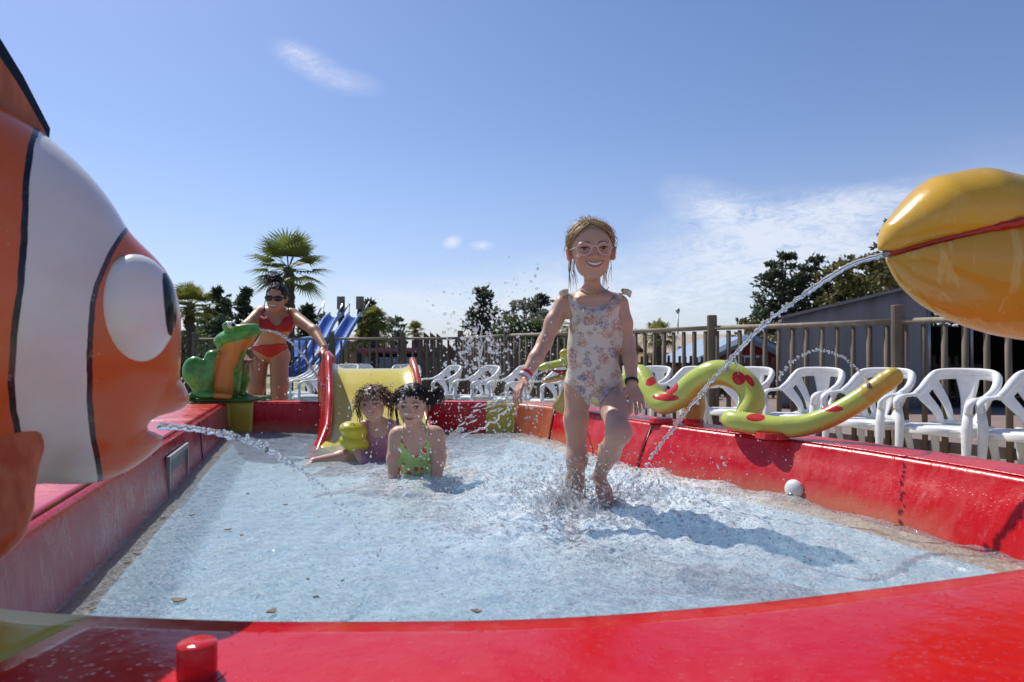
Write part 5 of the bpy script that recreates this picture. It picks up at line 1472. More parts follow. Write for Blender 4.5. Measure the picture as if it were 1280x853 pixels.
    attach(hd.mesh('body', varied('white_figure_paint', (.72, .72, .70), (.62, .62, .60), 5, .3), None), root)
    for s in (-1, 1):
        m = MB(); m.ball(Q(1425, 255, s * .12), (.03, .02, .04), 14, 10); attach(m.build('eye', bpy.data.materials['dark_pupil'], smooth=True), root)
    q = Q(1540, 545); m = MB(); m.tube([(q[0], q[1], 0), (q[0], q[1], q[2] - .1)], [.16, .10], 18); attach(m.build('base', M_RIM), root)
pelican()

# ---------------------------------------------------------------- yellow toddler slide on the far wall
def toddler_slide():
    root = empty('toddler_slide', (-0.78, 4.2, WZ), 0, 'small yellow slide with red side rails running into the pool', 'slide')
    # profile: y, z along the chute
    prof = spline([(0, 3.50, .405), (0, 3.64, .432), (0, 3.85, .490), (0, 4.08, .61), (0, 4.28, .745), (0, 4.43, .80), (0, 4.60, .812), (0, 4.80, .805), (0, 4.90, .78)], 6)
    def w(y): return np.interp(y, [3.50, 3.70, 4.0, 4.5], [.320, .270, .262, .262])
    def cx(y): return np.interp(y, [3.5, 3.9, 4.45, 5], [-.66, -.755, -.92, -1.0])
    V = []; F = []; n = 16
    for p in prof:
        for i in range(n + 1):
            u = i / n * 2 - 1; e = max(0, abs(u) - .72) / .28; V.append((cx(p[1]) + u * w(p[1]), p[1], p[2] + .035 * e * e))
    for a in range(len(prof) - 1):
        for i in range(n): k = a * (n + 1) + i; F.append((k, k + 1, k + n + 2, k + n + 1))
    o = mesh_obj('slide_bed', np.array(V), F, varied('slide_yellow', (0.62, 0.50, 0.035), (0.68, 0.57, 0.08), 5, .22, .1, 20)); s_ = o.modifiers.new('t', 'SOLIDIFY'); s_.thickness = .02; s_.offset = -1
    attach(o, root)
    M_SR = varied('slide_red', (0.50, 0.010, 0.012), (0.56, 0.03, 0.02), 6, .2, .1, 20)
    M_SO = varied('slide_orange_red', (0.55, 0.05, 0.015), (0.60, 0.10, 0.03), 6, .25, .1, 20)
    for s, mat in ((-1, M_SR), (1, M_SO)):
        # side wall: a raised, curved fin standing on the chute edge
        rows = []; 
        for k, p in enumerate(prof):
            y = p[1]; hgt = np.interp(y, [3.5, 3.62, 3.9, 4.2, 4.45, 4.7, 4.9], [.012, .06, .17, .20, .125, .09, .04]) if s < 0 else np.interp(y, [3.5, 3.62, 3.9, 4.2, 4.45, 4.7, 4.9], [.010, .025, .035, .05, .085, .07, .03])
            x = cx(y) + s * w(y); rows.append((x, y, p[2] - .03, p[2] + hgt))
        V = []; F = []; m_ = 10
        for (x, y, z0, z1) in rows:
            if s < 0: x -= .012
            pr = [(x - .008 * s, z0), (x - .010 * s, (z0 + z1) / 2), (x - .012 * s, z1 - .03), (x - .010 * s, z1 - .01), (x + .004 * s, z1), (x + .022 * s, z1 - .004), (x + .030 * s, z1 - .018), (x + .026 * s, z1 - .034), (x + (.055 if s < 0 else .014) * s, (z0 + z1) / 2), (x + (.075 if s < 0 else .014) * s, z0)]
            V += [(a, y, b) for a, b in pr]
        for a in range(len(rows) - 1):
            for k in range(m_): F.append((a * m_ + k, a * m_ + (k + 1) % m_, (a + 1) * m_ + (k + 1) % m_, (a + 1) * m_ + k))
        F.append(tuple(range(m_))); F.append(tuple((len(rows) - 1) * m_ + k for k in range(m_)))
        o = mesh_obj('side_rail', np.array(V), F, mat); bm = bmesh.new(); bm.from_mesh(o.data); bmesh.ops.recalc_face_normals(bm, faces=bm.faces); bm.to_mesh(o.data); bm.free(); attach(o, root)
    m = MB(); m.box((-.96, 4.72, .39), (.44, .30, .77)); attach(m.build('support', M_SR, bevel=.02), root)
toddler_slide()

# ================================================================= people
def skin_mat(name, c0, c1, tan=None):
    def fn(nt, b):
        n = nt.noise(14, 4, .6, nt.geo()); f = nt.noise(160, 2, .5, nt.geo())
        c = nt.mix(n, c0, c1); c = nt.mix(nt.math('MULTIPLY', nt.attr('blush'), .75), c, (c0[0] * 1.0, c0[1] * .50, c0[2] * .42))
        c = nt.mix(nt.math('MULTIPLY', nt.ramp(f, [(.6, 0), (.7, 1)]), .12), c, (c0[0] * .7, c0[1] * .55, c0[2] * .45))
        nt.set(b.inputs['Base Color'], c); nt.set(b.inputs['Normal'], nt.bump(f, .06, .002))
        b.inputs['Subsurface Weight'].default_value = 0.25; b.inputs['Subsurface Radius'].default_value = (1.0, .35, .2); b.inputs['Subsurface Scale'].default_value = 0.012
    return material(name, c0, .42, fn, Specular_IOR_Level=.4)
M_SKIN = skin_mat('skin_fair', (0.55, 0.315, 0.21), (0.62, 0.38, 0.27))
M_SKIN2 = skin_mat('skin_child', (0.58, 0.345, 0.24), (0.64, 0.40, 0.29))
M_SKINW = skin_mat('skin_tanned', (0.42, 0.20, 0.115), (0.50, 0.255, 0.155))
M_LIP = material('lips', (0.44, 0.16, 0.12), .4)
M_TEETH = material('teeth', (0.75, 0.72, 0.66), .25)
M_MOUTH = material('mouth_inside', (0.06, 0.012, 0.012), .5)
M_EYEW = material('eye_white', (0.42, 0.38, 0.35), .15)
def hair_mat(name, c0, c1, c2):
    def fn(nt, b):
        n = nt.attr('strand'); c = nt.mix(nt.ramp(n, [(0, 0), (.6, 1)]), c0, c1); c = nt.mix(nt.ramp(n, [(.7, 0), (1, 1)]), c, c2); nt.set(b.inputs['Base Color'], c)
    return material(name, c0, .5, fn, Specular_IOR_Level=.3)
M_HAIR_BL = hair_mat('hair_blond', (0.17, 0.105, 0.05), (0.38, 0.26, 0.13), (0.62, 0.48, 0.28))
M_HAIR_BR = hair_mat('hair_brown', (0.05, 0.024, 0.012), (0.15, 0.075, 0.036), (0.30, 0.165, 0.085))
M_HAIR_DK = hair_mat('hair_dark', (0.008, 0.006, 0.005), (0.028, 0.019, 0.014), (0.085, 0.055, 0.038))

def frame(fwd, up=(0, 0, 1)):
    """columns: right (the viewer's right when the face looks at -Y ... i.e. +x), face direction, up"""
    f = unit(fwd); u = unit(np.asarray(up, float) - f * np.dot(up, f)); r = np.cross(f, u)
    return np.stack([r, f, u], 1)

def hairify(h, c, M, k, amp, seed):
    """locks: shallow ridges running over the cap"""
    X = h.ax[0][:, None, None] - c[0]; Y = h.ax[1][None, :, None] - c[1]; Z = h.ax[2][None, None, :] - c[2]
    a = (X * M[0, 0] + Y * M[1, 0] + Z * M[2, 0]) / k; b = (X * M[0, 1] + Y * M[1, 1] + Z * M[2, 1]) / k; d = (X * M[0, 2] + Y * M[1, 2] + Z * M[2, 2]) / k
    th = np.arctan2(a, d + .25) * 1.0
    w = np.sin(th * 23 + 3 * np.sin(b * 6 + seed) + seed) + .7 * np.sin(th * 41 + 4 * np.sin(b * 9 + 2 * seed)) + .5 * np.sin(b * 31 + th * 9)
    h.F = (h.F - amp * k * w * .5).astype(np.float32)

class Head:
    """head of height s (chin to crown) centred at c; M columns = (her left-hand side r, face direction f, up u)"""
    def __init__(s, F, c, M, size, kid=True, ears=True, squint=.6):
        s.F = F; s.c = np.asarray(c, float); s.M = M; s.s = size; s.kid = kid
        L = s.L; k = size
        wd = 1.06 if kid else 1.0
        def E(p, r, kk=.06, mode='u', rot=None): F.ell(L(*p), np.array(r) * k, kk * k, M if rot is None else M @ rot, mode)
        E((0, -.07, .13), (.335 * wd, .435, .365), .05)                      # skull
        E((0, .10, .02), (.272 * wd, .28, .35), .10)                       # brow and face
        E((0, .135, -.19), (.222 * wd, .235, .24), .12)                    # middle face
        E((0, .185, -.345), (.098 if kid else .13, .15, .125), .10)       # chin and jaw
        for q in (-1, 1):
            E((q * .142, .25, -.13), (.100, .10, .095), .09)               # cheeks
            E((q * (.135 if kid else .165), .05, -.24), (.09, .15, .11), .10)                 # jaw corner
            E((q * .150, .405, .035), (.082, .065, .050), .05, 's')        # eye socket
            E((q * .15, .335, .105), (.105, .06, .035), .05)              # brow ridge
            if ears:
                E((q * .352 * wd, -.02, -.02), (.050, .085, .125), .03, 'u', rotm(0, q * .18, -q * .45))
                E((q * .392 * wd, .005, -.01), (.03, .05, .080), .02, 's', rotm(0, q * .18, -q * .45))
        F.cone(L(0, .36, .03), L(0, .435, -.105), .030 * k, .046 * k, .045 * k)      # nose
        for q in (-1, 1):
            E((q * .050, .395, -.120), (.034, .040, .030), .03)
            E((q * .026, .43, -.150), (.014, .018, .012), .008, 's')
        E((0, .355, -.235), (.115, .06, .060), .06)                         # muzzle
        E((0, .318, -.385), (.085, .065, .065), .06)
    def L(s, x, y, z): return s.c + s.s * (s.M @ np.array([x, y, z], float))
    def on(s, x, z, off=0.0):
        """point on the face surface in front of local (x, z)"""
        return s.F.cast(s.L(x, .75, z), -s.M[:, 1], .6 * s.s, off)
    def smile(s, root, w=.125, z=-.235, lift=.040, opening=.026, teeth=True, drop=0.0):
        k = s.s
        up_ = []; lo_ = []; n = 13
        for i in range(n):
            u = i / (n - 1) * 2 - 1; x = u * w; zc = z + lift * u * u
            o = opening * (1 - u * u) ** .6
            up_.append(s.on(x, zc + o * .35)); lo_.append(s.on(x, zc - o * 1.0 - drop * (1 - u * u)))
        up_ = [np.array(p) for p in up_]; lo_ = [np.array(p) for p in lo_]
        f = s.M[:, 1]; V = []; F = []
        for a, b in zip(up_, lo_): V += [a + f * .003 * k, b + f * .003 * k]
        for i in range(n - 1): F.append((2 * i, 2 * i + 1, 2 * i + 3, 2 * i + 2))
        m = MB(); m.add(V, F); a_ = attach(m.build('mouth', M_MOUTH, smooth=True), root)
        so = a_.modifiers.new('t', 'SOLIDIFY'); so.thickness = .004 * k; so.offset = 1
        if teeth:
            V = []; F = []
            for i in range(1, n - 1):
                a, b = up_[i], lo_[i]; V += [a + f * .012 * k, a + (b - a) * .62 + f * .014 * k]
            for i in range(n - 3): F.append((2 * i, 2 * i + 1, 2 * i + 3, 2 * i + 2))
            m = MB(); m.add(V, F); t_ = m.build('teeth', M_TEETH, smooth=True); attach(t_, root); so = t_.modifiers.new('t', 'SOLIDIFY'); so.thickness = .006 * k; so.offset = -1
        m = MB(); rr_ = [.005 * k + .007 * k * math.sin(math.pi * i / (n - 1)) for i in range(n)]
        m.tube([p + f * .006 * k for p in up_], [r * .8 for r in rr_], 8); m.tube([p + f * .007 * k for p in lo_], rr_, 8)
        attach(m.build('lips', M_LIP, smooth=True), root)
    def eyes(s, root, iris=(0.06, 0.035, 0.02), h=.030, brow=(0.10, 0.06, 0.03), z=.035, browz=.115, lash=True):
        k = s.s; f = s.M[:, 1]; r = s.M[:, 0]; u = s.M[:, 2]
        mi = bpy.data.materials.new('iris'); mi.use_nodes = True; mi.node_tree.nodes['Principled BSDF'].inputs['Base Color'].default_value = (*iris, 1); mi.node_tree.nodes['Principled BSDF'].inputs['Roughness'].default_value = .08
        mb = hair_mat('brow_hair', brow, brow, brow)
        for q in (-1, 1):
            c = s.on(q * .150, z); n = 11; up_ = []; lo_ = []; V = []; F = []
            for i in range(n):
                a = i / (n - 1) * 2 - 1; x = q * .150 + a * .070; zz = z + .006 * q * a
                t = s.on(x, zz + h * (1 - a * a) ** .7); b = s.on(x, zz - h * .7 * (1 - a * a) ** .7); up_.append(t); lo_.append(b)
                bul = f * k * .020 * (1 - a * a)
                V += [t + f * .002 * k, (t + b) / 2 + bul, b + f * .002 * k]
            for i in range(n - 1): F += [(3 * i, 3 * i + 1, 3 * i + 4, 3 * i + 3), (3 * i + 1, 3 * i + 2, 3 * i + 5, 3 * i + 4)]
            m = MB(); m.add(V, F); e = attach(m.build('eye', M_EYEW, smooth=True), root)
            ic = s.on(q * .150, z) + f * k * .014
            m = MB(); m.ball(ic, (.036 * k, .012 * k, min(.034, h * 1.0) * k), 16, 10, s.M); i_ = m.build('iris', mi, smooth=True); i_.parent = e
            m = MB(); m.tube([p + f * .006 * k for p in up_], [.006 * k + .006 * k * math.sin(math.pi * i / (n - 1)) for i in range(n)], 6)
            attach(m.build('eyelashes', M_BLACK if lash else mb, smooth=True), root)
            m = MB(); pts = [s.on(q * (.065 + .175 * i / 9), browz + .030 * math.sin(math.pi * (i / 9) ** .8) - .012 * i / 9) + f * .004 * k for i in range(10)]
            m.tube(pts, [(.004 + .007 * math.sin(math.pi * min(1, (i + 2.2) / 11))) * k for i in range(10)], 6); attach(m.build('eyebrow', mb, smooth=True), root)

def hair_strands(name, mat, root, paths, rad, seed=0, n_sub=6, jit=.1):
    """each path is a list of points; ribbons with a little roundness, one mesh"""
    rr = np.random.default_rng(seed); V = []; F = []; A = []
    for k, pth in enumerate(paths):
        pts = np.array(spline(pth, n_sub)); n = len(pts); tn = np.gradient(pts, axis=0); tn /= np.linalg.norm(tn, axis=1)[:, None] + 1e-9
        side = np.cross(tn, rr.normal(size=3)); side /= np.linalg.norm(side, axis=1)[:, None] + 1e-9; up = np.cross(side, tn)
        col = rr.random(); b = len(V)
        for i in range(n):
            t = i / (n - 1); r = rad * (0.55 + .6 * rr.random() * .3) * (1 - t ** 3 * .85) * (.6 + .4 * min(1, t * 6))
            for a in range(3):
                an = a * 2.094; V.append(pts[i] + (side[i] * math.cos(an) + up[i] * math.sin(an)) * r); A.append(col)
        for i in range(n - 1):
            for a in range(3): F.append((b + i * 3 + a, b + i * 3 + (a + 1) % 3, b + (i + 1) * 3 + (a + 1) % 3, b + (i + 1) * 3 + a))
    o = mesh_obj(name, np.array(V), F, mat); at = o.data.attributes.new('strand', 'FLOAT', 'POINT'); at.data.foreach_set('value', A)
    return attach(o, root)

def hand(F, w, d, n, t, s, curl=.35, spread=.16, rw=None):
    """w wrist, d finger direction, n direction the palm faces, t direction of the thumb side, s hand length"""
    d, n = unit(d), unit(n); t = unit(np.asarray(t, float) - d * np.dot(t, d)); n = unit(np.cross(d, t)) * (1 if np.dot(np.cross(d, t), n) > 0 else -1)
    w = np.asarray(w, float); fr = .052 * s; kk = .03 * s
    pal = w + d * s * .06
    for i, q in enumerate((.17, .06, -.06, -.17)):          # knuckles, thumb side first
        kn = w + d * s * (.50 - .03 * abs(i - 1)) + t * s * q
        F.cone(w + d * s * .04 + t * s * q * .5, kn, .085 * s, .070 * s, .05 * s, flat=(n, .75))
        L = (.43, .48, .45, .36)[i] * s; dd = unit(d + t * q * spread * 3); p = kn
        for j, (fl, c) in enumerate(((.44, .5), (.32, 1.2), (.24, 1.7))):
            a = curl * c; v = dd * math.cos(a) + n * math.sin(a); e = p + v * L * fl
            F.cone(p, e, fr * (1.05 - .1 * j), fr * (.95 - .12 * j), kk * .5 if j else kk); p = e
    b = w + d * s * .12 + t * s * .13; tv = unit(d * .75 + t * .65 + n * .25)
    F.cone(b, b + tv * s * .24, .085 * s, .060 * s, .04 * s); e = b + tv * s * .24; tv = unit(tv + d * .35 + n * .3)
    F.cone(e, e + tv * s * .18, .058 * s, .046 * s, .02 * s)

def foot(F, heel, toe, up, s, k=.008):
    heel, toe = np.asarray(heel, float), np.asarray(toe, float); d = unit(toe - heel); u = unit(up - d * np.dot(up, d)); t = np.cross(d, u); L = np.linalg.norm(toe - heel)
    F.cone(heel, heel + d * L * .5, .17 * L, .13 * L, k); F.cone(heel + d * L * .35, heel + d * L * .78, .14 * L, .17 * L, k, flat=(u, .55))
    for i, q in enumerate((-.15, -.08, -.01, .06, .125)):
        b = heel + d * L * (.80 - .02 * i) + t * L * q; F.cone(b, b + d * L * (.20 - .028 * i), (.060 if i == 0 else .042) * L, (.05 if i == 0 else .034) * L, .004)

zero = lambda V: np.zeros(len(V))
def blush_fn(spots):
    def fn(V):
        o = np.zeros(len(V))
        for c, r, a in spots: o = np.maximum(o, a * np.exp(-((V - np.asarray(c)) ** 2).sum(1) / (r * r)))
        return o
    return fn

# ---------------------------------------------------------------- the running girl
def running_girl():
    D = 2.24
    root = empty('person', (P(735, 631, D)[0], D, FZ), 0, 'laughing girl in glasses and a flowered swimsuit running through the splashing water', 'person')
    G = lambda px, py, d=D: P(px, py, d)
    f = Field(G(636, 640, 2.30) - [.03, .20, .20], G(815, 262, 2.2) + [.03, .26, .03], .0034)
    f.lo[1] = 1.93; f.ax[1] = np.arange(1.93, 2.52, .0034, dtype=np.float32); f.F = np.full([len(a) for a in f.ax], .5, np.float32)
    # torso, leaning a little towards the camera
    ch = G(741, 396, 2.215); wa = G(740, 436, 2.235); hp = G(744, 474, 2.255)
    fy = np.array([0, 1.0, 0])
    f.ell(G(741, 392, 2.22), (.074, .056, .085), .02); f.ell(G(740, 425, 2.235), (.074, .054, .080), .04); f.ell(G(741, 448, 2.24), (.077, .058, .072), .04)
    f.ell(G(743, 474, 2.255), (.088, .068, .060), .04)
    f.cone(G(716, 379, 2.225), G(766, 378, 2.225), .031, .031, .03, flat=(fy, .9))
    f.cone(G(741, 376, 2.23), G(740, 350, 2.215), .029, .027, .02); 
    f.cone(G(720, 377, 2.235), G(736, 364, 2.232), .016, .016, .02); f.cone(G(762, 376, 2.235), G(745, 364, 2.232), .016, .016, .02)
    f.cone(G(742, 372, 2.185), G(724, 374, 2.185), .007, .006, .02); f.cone(G(745, 372, 2.185), G(763, 373, 2.185), .007, .006, .02)  # collar bones
    # her right arm (left in the picture), swung out to the side
    sh = G(704, 380, 2.225); el = G(681, 428, 2.20); wr = G(655, 472, 2.13)
    f.cone(sh, G(692, 403, 2.21), .029, .026, .02); f.cone(G(692, 403, 2.21), el, .026, .0225, .02); f.cone(el, G(670, 448, 2.165), .0235, .0235, .015); f.cone(G(670, 448, 2.165), wr, .0235, .0155, .01)
    hand(f, wr, G(646, 492, 2.10) - wr, np.array([.7, .5, 0]), np.array([.35, -.9, 0]), .108, curl=.42)
    # her left arm
    sh = G(775, 380, 2.225); el = G(784, 430, 2.225); wr = G(790, 480, 2.15)
    f.cone(sh, G(780, 404, 2.225), .028, .025, .02); f.cone(G(780, 404, 2.225), el, .025, .0225, .02); f.cone(el, G(788, 450, 2.20), .0235, .0235, .015); f.cone(G(788, 450, 2.20), wr, .0235, .0165, .01)
    hand(f, wr, G(797, 503, 2.11) - wr, np.array([-.4, .9, 0]), np.array([-.95, -.25, 0]), .110, curl=.35)
    # her right leg (left in the picture), standing in the water
    h = G(722, 484, 2.255); kn = G(721, 574, 2.235); an = np.array([G(716, 625, 2.30)[0], 2.30, FZ + .065])
    f.ell(G(722, 488, 2.265), (.044, .058, .058), .02)
    f.cone(h, G(720, 525, 2.245), .042, .038, .01); f.cone(G(720, 525, 2.245), kn, .038, .031, .02); f.ell(kn + [0, -.010, 0], (.031, .031, .036), .02)
    mid = kn + (an - kn) * .38; f.cone(kn, mid + [0, .012, 0], .028, .030, .02); f.cone(mid + [0, .012, 0], an, .030, .019, .02)
    foot(f, an + [0, .03, -.035], an + [-.01, -.14, -.042], np.array([0, 0, 1]), .16)
    # her left leg, knee lifted forwards, shin folded back, toes just touching the water
    h = G(761, 486, 2.25); kn = G(773, 541, 2.02); an = G(749, 595, 2.25)
    f.ell(G(761, 486, 2.265), (.044, .058, .056), .02)
    f.cone(h, G(768, 512, 2.13), .044, .041, .01); f.cone(G(768, 512, 2.13), kn, .041, .034, .02); f.ell(kn + [0, -.006, .004], (.033, .032, .034), .02)
    mid = kn + (an - kn) * .4; f.cone(kn, mid + [0, .010, -.004], .032, .033, .02); f.cone(mid + [0, .010, -.004], an, .033, .0195, .02)
    tp = G(755, 615, 2.22); te = G(760, 629, 2.18)
    f.ell(an + [0, .022, -.004], (.020, .026, .022), .012); f.cone(an, tp, .021, .025, .012); f.cone(tp, te, .027, .022, .008, flat=(unit([0, -.8, .5]), .62))
    for q in range(5): b_ = te + np.array([(q - 2) * .0095, 0, 0]); f.cone(b_, b_ + [(q - 2) * .001, -.006, -.016 + abs(q - 1) * .002], .0068 if q else .0085, .0055, .003)
    # head, tilted a touch
    hc = G(739, 316, 2.195); M = frame((.02, -1, -.03), (-.03, .0, 1)); M[:, 0] = -M[:, 0] * -1
    hd = Head(f, hc, M, .196)
    red = [(hd.L(.17, .33, -.12), .03, .5), (hd.L(-.17, .33, -.12), .03, .5), (hd.L(0, .46, -.10), .02, .45), (hd.L(.36, 0, 0), .02, .6), (hd.L(-.36, 0, 0), .02, .6), (G(773, 541, 2.06), .03, .4), (G(797, 500, 2.1), .04, .3), (G(646, 490, 2.1), .04, .3)]
    o = f.mesh('body', M_SKIN, None, {'blush': blush_fn(red)}); attach(o, root)
    hd.eyes(root, iris=(.05, .05, .045), h=.020, brow=(.20, .13, .08), z=.03, browz=.10)
    hd.smile(root, w=.140, z=-.225, lift=.050, opening=.046)
    k = hd.s; L = hd.L; fdir = M[:, 1]
    # glasses: clear round frames
    m = MB()
    MG = material('clear_pink_frame', (0.70, 0.55, 0.52), .12)
    for q in (-1, 1):
        pts = []
        for i in range(25):
            a = 2 * math.pi * i / 24; x = q * .165 + .115 * math.cos(a) * (1.06 if math.sin(a) > 0 else .96); z = .015 + .098 * math.sin(a)
            pts.append(L(x, .425 - .10 * (abs(x) / .3) ** 2, z))
        m.tube(pts, .0075 * k, 8, cap=False)
        m.tube([L(q * .275, .36, .05), L(q * .33, .22, .045), L(q * .375, -.02, .04)], .007 * k, 6)
    m.tube([L(-.055, .43, .045), L(0, .445, .060), L(.055, .43, .045)], .011 * k, 6)
    gl = attach(m.build('glasses', MG, smooth=True), root)
    # swimsuit: a thin shell following the body
    g = f.like(); g.F = f.F - .0032
    X = f.ax[0][:, None, None]; Y = f.ax[1][None, :, None]; Z = f.ax[2][None, None, :]
    pxg = 640 + X / Y * FPX; pyg = 441 - (Z - H_CAM) / Y * FPX
    def poly_d(pairs, xx, yy):
        return np.interp(yy.ravel(), [p[0] for p in pairs], [p[1] for p in pairs]).reshape(yy.shape)
    lef = poly_d([(355, 711), (372, 710), (385, 713), (395, 716), (405, 712), (420, 706), (440, 705), (470, 700), (474, 700), (479, 706), (486, 718), (495, 727), (505, 733), (513, 737), (516, 741)], pxg, pyg)
    rig = poly_d([(355, 779), (372, 778), (385, 775), (395, 773), (405, 777), (420, 779), (440, 776), (462, 778), (471, 779), (476, 776), (484, 768), (492, 760), (502, 752), (510, 747), (516, 744)], pxg, pyg)
    neck = 371 + 13 * np.clip(1 - ((pxg - 742) / 27) ** 2, -1, 1)
    regpx = np.maximum(np.maximum(lef - pxg, pxg - rig), np.maximum(neck - pyg, pyg - 514))
    reg = (regpx / 381).astype(np.float32)
    back = (Y > 2.26)
    reg = np.where(back & (pyg > 476), np.maximum(reg, (pyg - 506) / 381.0), reg).astype(np.float32)
    arm = np.minimum(np.sqrt((X - G(697, 392)[0]) ** 2 + (Z - G(697, 392)[2]) ** 2) - .030, np.sqrt((X - G(788, 392)[0]) ** 2 + (Z - G(788, 392)[2]) ** 2) - .030)
    g.F = np.maximum(g.F, reg); g.F = np.maximum(g.F, -arm.astype(np.float32)); g.F = np.maximum(g.F, -(f.F + .006))
    def suit(nt, b):
        p = nt.mapping(nt.geo(), (1, .6, 1)); base = nt.mix(nt.noise(20, 3, .5, p), (0.68, 0.61, 0.49), (0.74, 0.68, 0.57)); c = base
        for sc, off, col, r0, dens in ((19, 0, (0.48, 0.15, 0.10), .48, .25), (20, 3.3, (0.11, 0.17, 0.34), .45, .28), (17, 7.1, (0.55, 0.27, 0.11), .44, .38), (38, 5.2, (0.16, 0.20, 0.28), .38, .15), (27, 9.4, (0.25, 0.20, 0.15), .38, .2)):
            pv = nt.mapping(p, loc=(off, off * .7, off * 1.3)); n = nt.n.new('ShaderNodeTexVoronoi'); n.inputs['Scale'].default_value = sc; nt.set(n.inputs['Vector'], pv)
            d = n.outputs['Distance']; sepc = nt.n.new('ShaderNodeSeparateColor'); nt.l.new(n.outputs['Color'], sepc.inputs[0])
            wig = nt.noise(sc * 9, 3, .7, pv); m_ = nt.math('LESS_THAN', nt.math('ADD', d, nt.math('MULTIPLY', wig, .35)), r0 + .08)
            m_ = nt.math('MULTIPLY', m_, nt.math('GREATER_THAN', sepc.outputs[0], dens)); vein = nt.ramp(nt.noise(sc * 12, 2, .5, pv), [(.44, 1), (.52, .15)])
            c = nt.mix(nt.math('MULTIPLY', m_, nt.math('MULTIPLY', vein, .85)), c, col)
        nt.set(b.inputs['Base Color'], c); nt.set(b.inputs['Normal'], nt.bump(nt.noise(22, 4, .6, nt.mapping(nt.geo(), (1, 1, .5))), .25, .006))
    M_SUIT = material('flowered_swimsuit', (.66, .62, .54), .7, suit)
    attach(f.mesh('swimsuit', M_SUIT, None, G=g.F, smooth_it=1), root)
    # frilled collar and shoulder ruffles
    def vc(px, py, off): return f.cast(P(px, py, 1.95), P(px, py, 2.4) - P(px, py, 1.95), .5, off)
    V = []; F = []; n = 150
    def collar(t):
        px = 714 + 56 * t; py = 369 + 17 * (1 - (2 * t - 1) ** 2); return px, py
    for i in range(n + 1):
        t = i / n; px, py = collar(t); a = vc(px, py, .004); wv = math.sin(t * 40) * .0030 + math.sin(t * 17) * .002
        b_ = vc(px + (px - 742) * .10, py + 12, .004)
        V += [a, (a + b_) / 2 + [0, -.009 + wv * .9, 0], b_ + [0, -.020 + wv * 2.0, wv * 1.0]]
    for i in range(n): F += [(3 * i, 3 * i + 1, 3 * i + 4, 3 * i + 3), (3 * i + 1, 3 * i + 2, 3 * i + 5, 3 * i + 4)]
    fo = attach(mesh_obj('collar_frill', np.array(V), F, M_SUIT), root); so = fo.modifiers.new('t', 'SOLIDIFY'); so.thickness = .0015
    for q, (cx_, cy_) in ((-1, (707, 372)), (1, (778, 371))):
        V = []; F = []; n = 60
        for i in range(n + 1):
            t = i / n; a = -1.0 + 2.6 * t; c0 = G(cx_, cy_, 2.225); wv = math.sin(t * 34) * .005
            p0 = c0 + np.array([-q * .006, -.033 * math.cos(a), .016 * math.sin(a + .9) + .008]); out_ = np.array([q * (.026 + wv * .7), -.012 * math.cos(a), -.012 + wv * .6])
            V += [p0, p0 + out_ * .6 + [0, 0, .004], p0 + out_]
        for i in range(n): F += [(3 * i, 3 * i + 1, 3 * i + 4, 3 * i + 3), (3 * i + 1, 3 * i + 2, 3 * i + 5, 3 * i + 4)]
        r_ = attach(mesh_obj('shoulder_frill', np.array(V), F, M_SUIT), root); so = r_.modifiers.new('t', 'SOLIDIFY'); so.thickness = .0015
    # necklace
    m = MB(); pts = [vc(742 + 19 * math.sin(a), 358 + 9 * math.cos(a), .002) for a in np.linspace(-1.45, 1.45, 22)]
    m.tube(pts, .0016, 5); c = pts[11]; m.ball(c + [0, -.002, -.004], (.004, .002, .004), 8, 6)
    attach(m.build('necklace', material('gold', (.6, .4, .12), .3, None, Metallic=.9), smooth=True), root)
    # wristbands
    def band(c, ax, r, w, mat, name):
        ax = unit(ax); e1 = unit(np.cross(ax, [0, 1, 0.1])); e2 = np.cross(ax, e1); V = []; F = []; n = 28
        for i in range(n):
            a = 2 * math.pi * i / n; d_ = e1 * math.cos(a) + e2 * math.sin(a)
            V += [c + d_ * r - ax * w, c + d_ * (r + .0022) - ax * w * .8, c + d_ * (r + .0022) + ax * w * .8, c + d_ * r + ax * w]
        for i in range(n):
            j = (i + 1) % n
            for q in range(3): F.append((i * 4 + q, j * 4 + q, j * 4 + q + 1, i * 4 + q + 1))
        return attach(mesh_obj(name, np.array(V), F, mat), root)
    w1 = G(656, 470, 2.133); axr = G(655, 472, 2.13) - G(670, 448, 2.165)
    band(w1, axr, .0175, .0062, material('white_band', (.75, .75, .74), .4), 'wristband'); band(w1 - unit(axr) * .010, axr, .0185, .0045, material('red_band', (.6, .01, .02), .35), 'wristband')
    band(G(789.6, 477, 2.153), G(790, 480, 2.15) - G(788, 450, 2.20), .0195, .0055, M_BLACK, 'wristband')
    # hair: cap plus strands swept back into a bun
    h_ = Field(hc - np.array([.11, .13, .12]), hc + np.array([.11, .13, .14]), .0038)
    h_.ell(L(0, -.09, .165), np.array([.375, .445, .375]) * k, .02 * k, M); 
    h_.ell(L(0, .34, -.10), np.array([.270, .42, .425]) * k, .02 * k, M, 's'); h_.ell(L(0, 0, -.38), np.array([.6, .6, .28]) * k, .05 * k, M, 's')
    for q in (-1, 1): h_.ell(L(q * .37, .02, -.06), np.array([.09, .14, .13]) * k, .03 * k, M, 's')
    hairify(h_, hc, M, k, .006, 1)
    h_.ell(L(.02, -.22, .50), np.array([.15, .14, .11]) * k, .05 * k, M)
    rng = RNG.random
    o = h_.mesh('hair', M_HAIR_BL, None, {'strand': lambda V: .50 + .25 * np.sin(((V - hc) @ M[:, 0]) * 900 + ((V - hc) @ M[:, 2]) * 120)}); attach(o, root)
    paths = []; r2 = np.random.default_rng(4)
    cc = np.array([0, -.09, .165]); rr3 = np.array([.375, .445, .375])
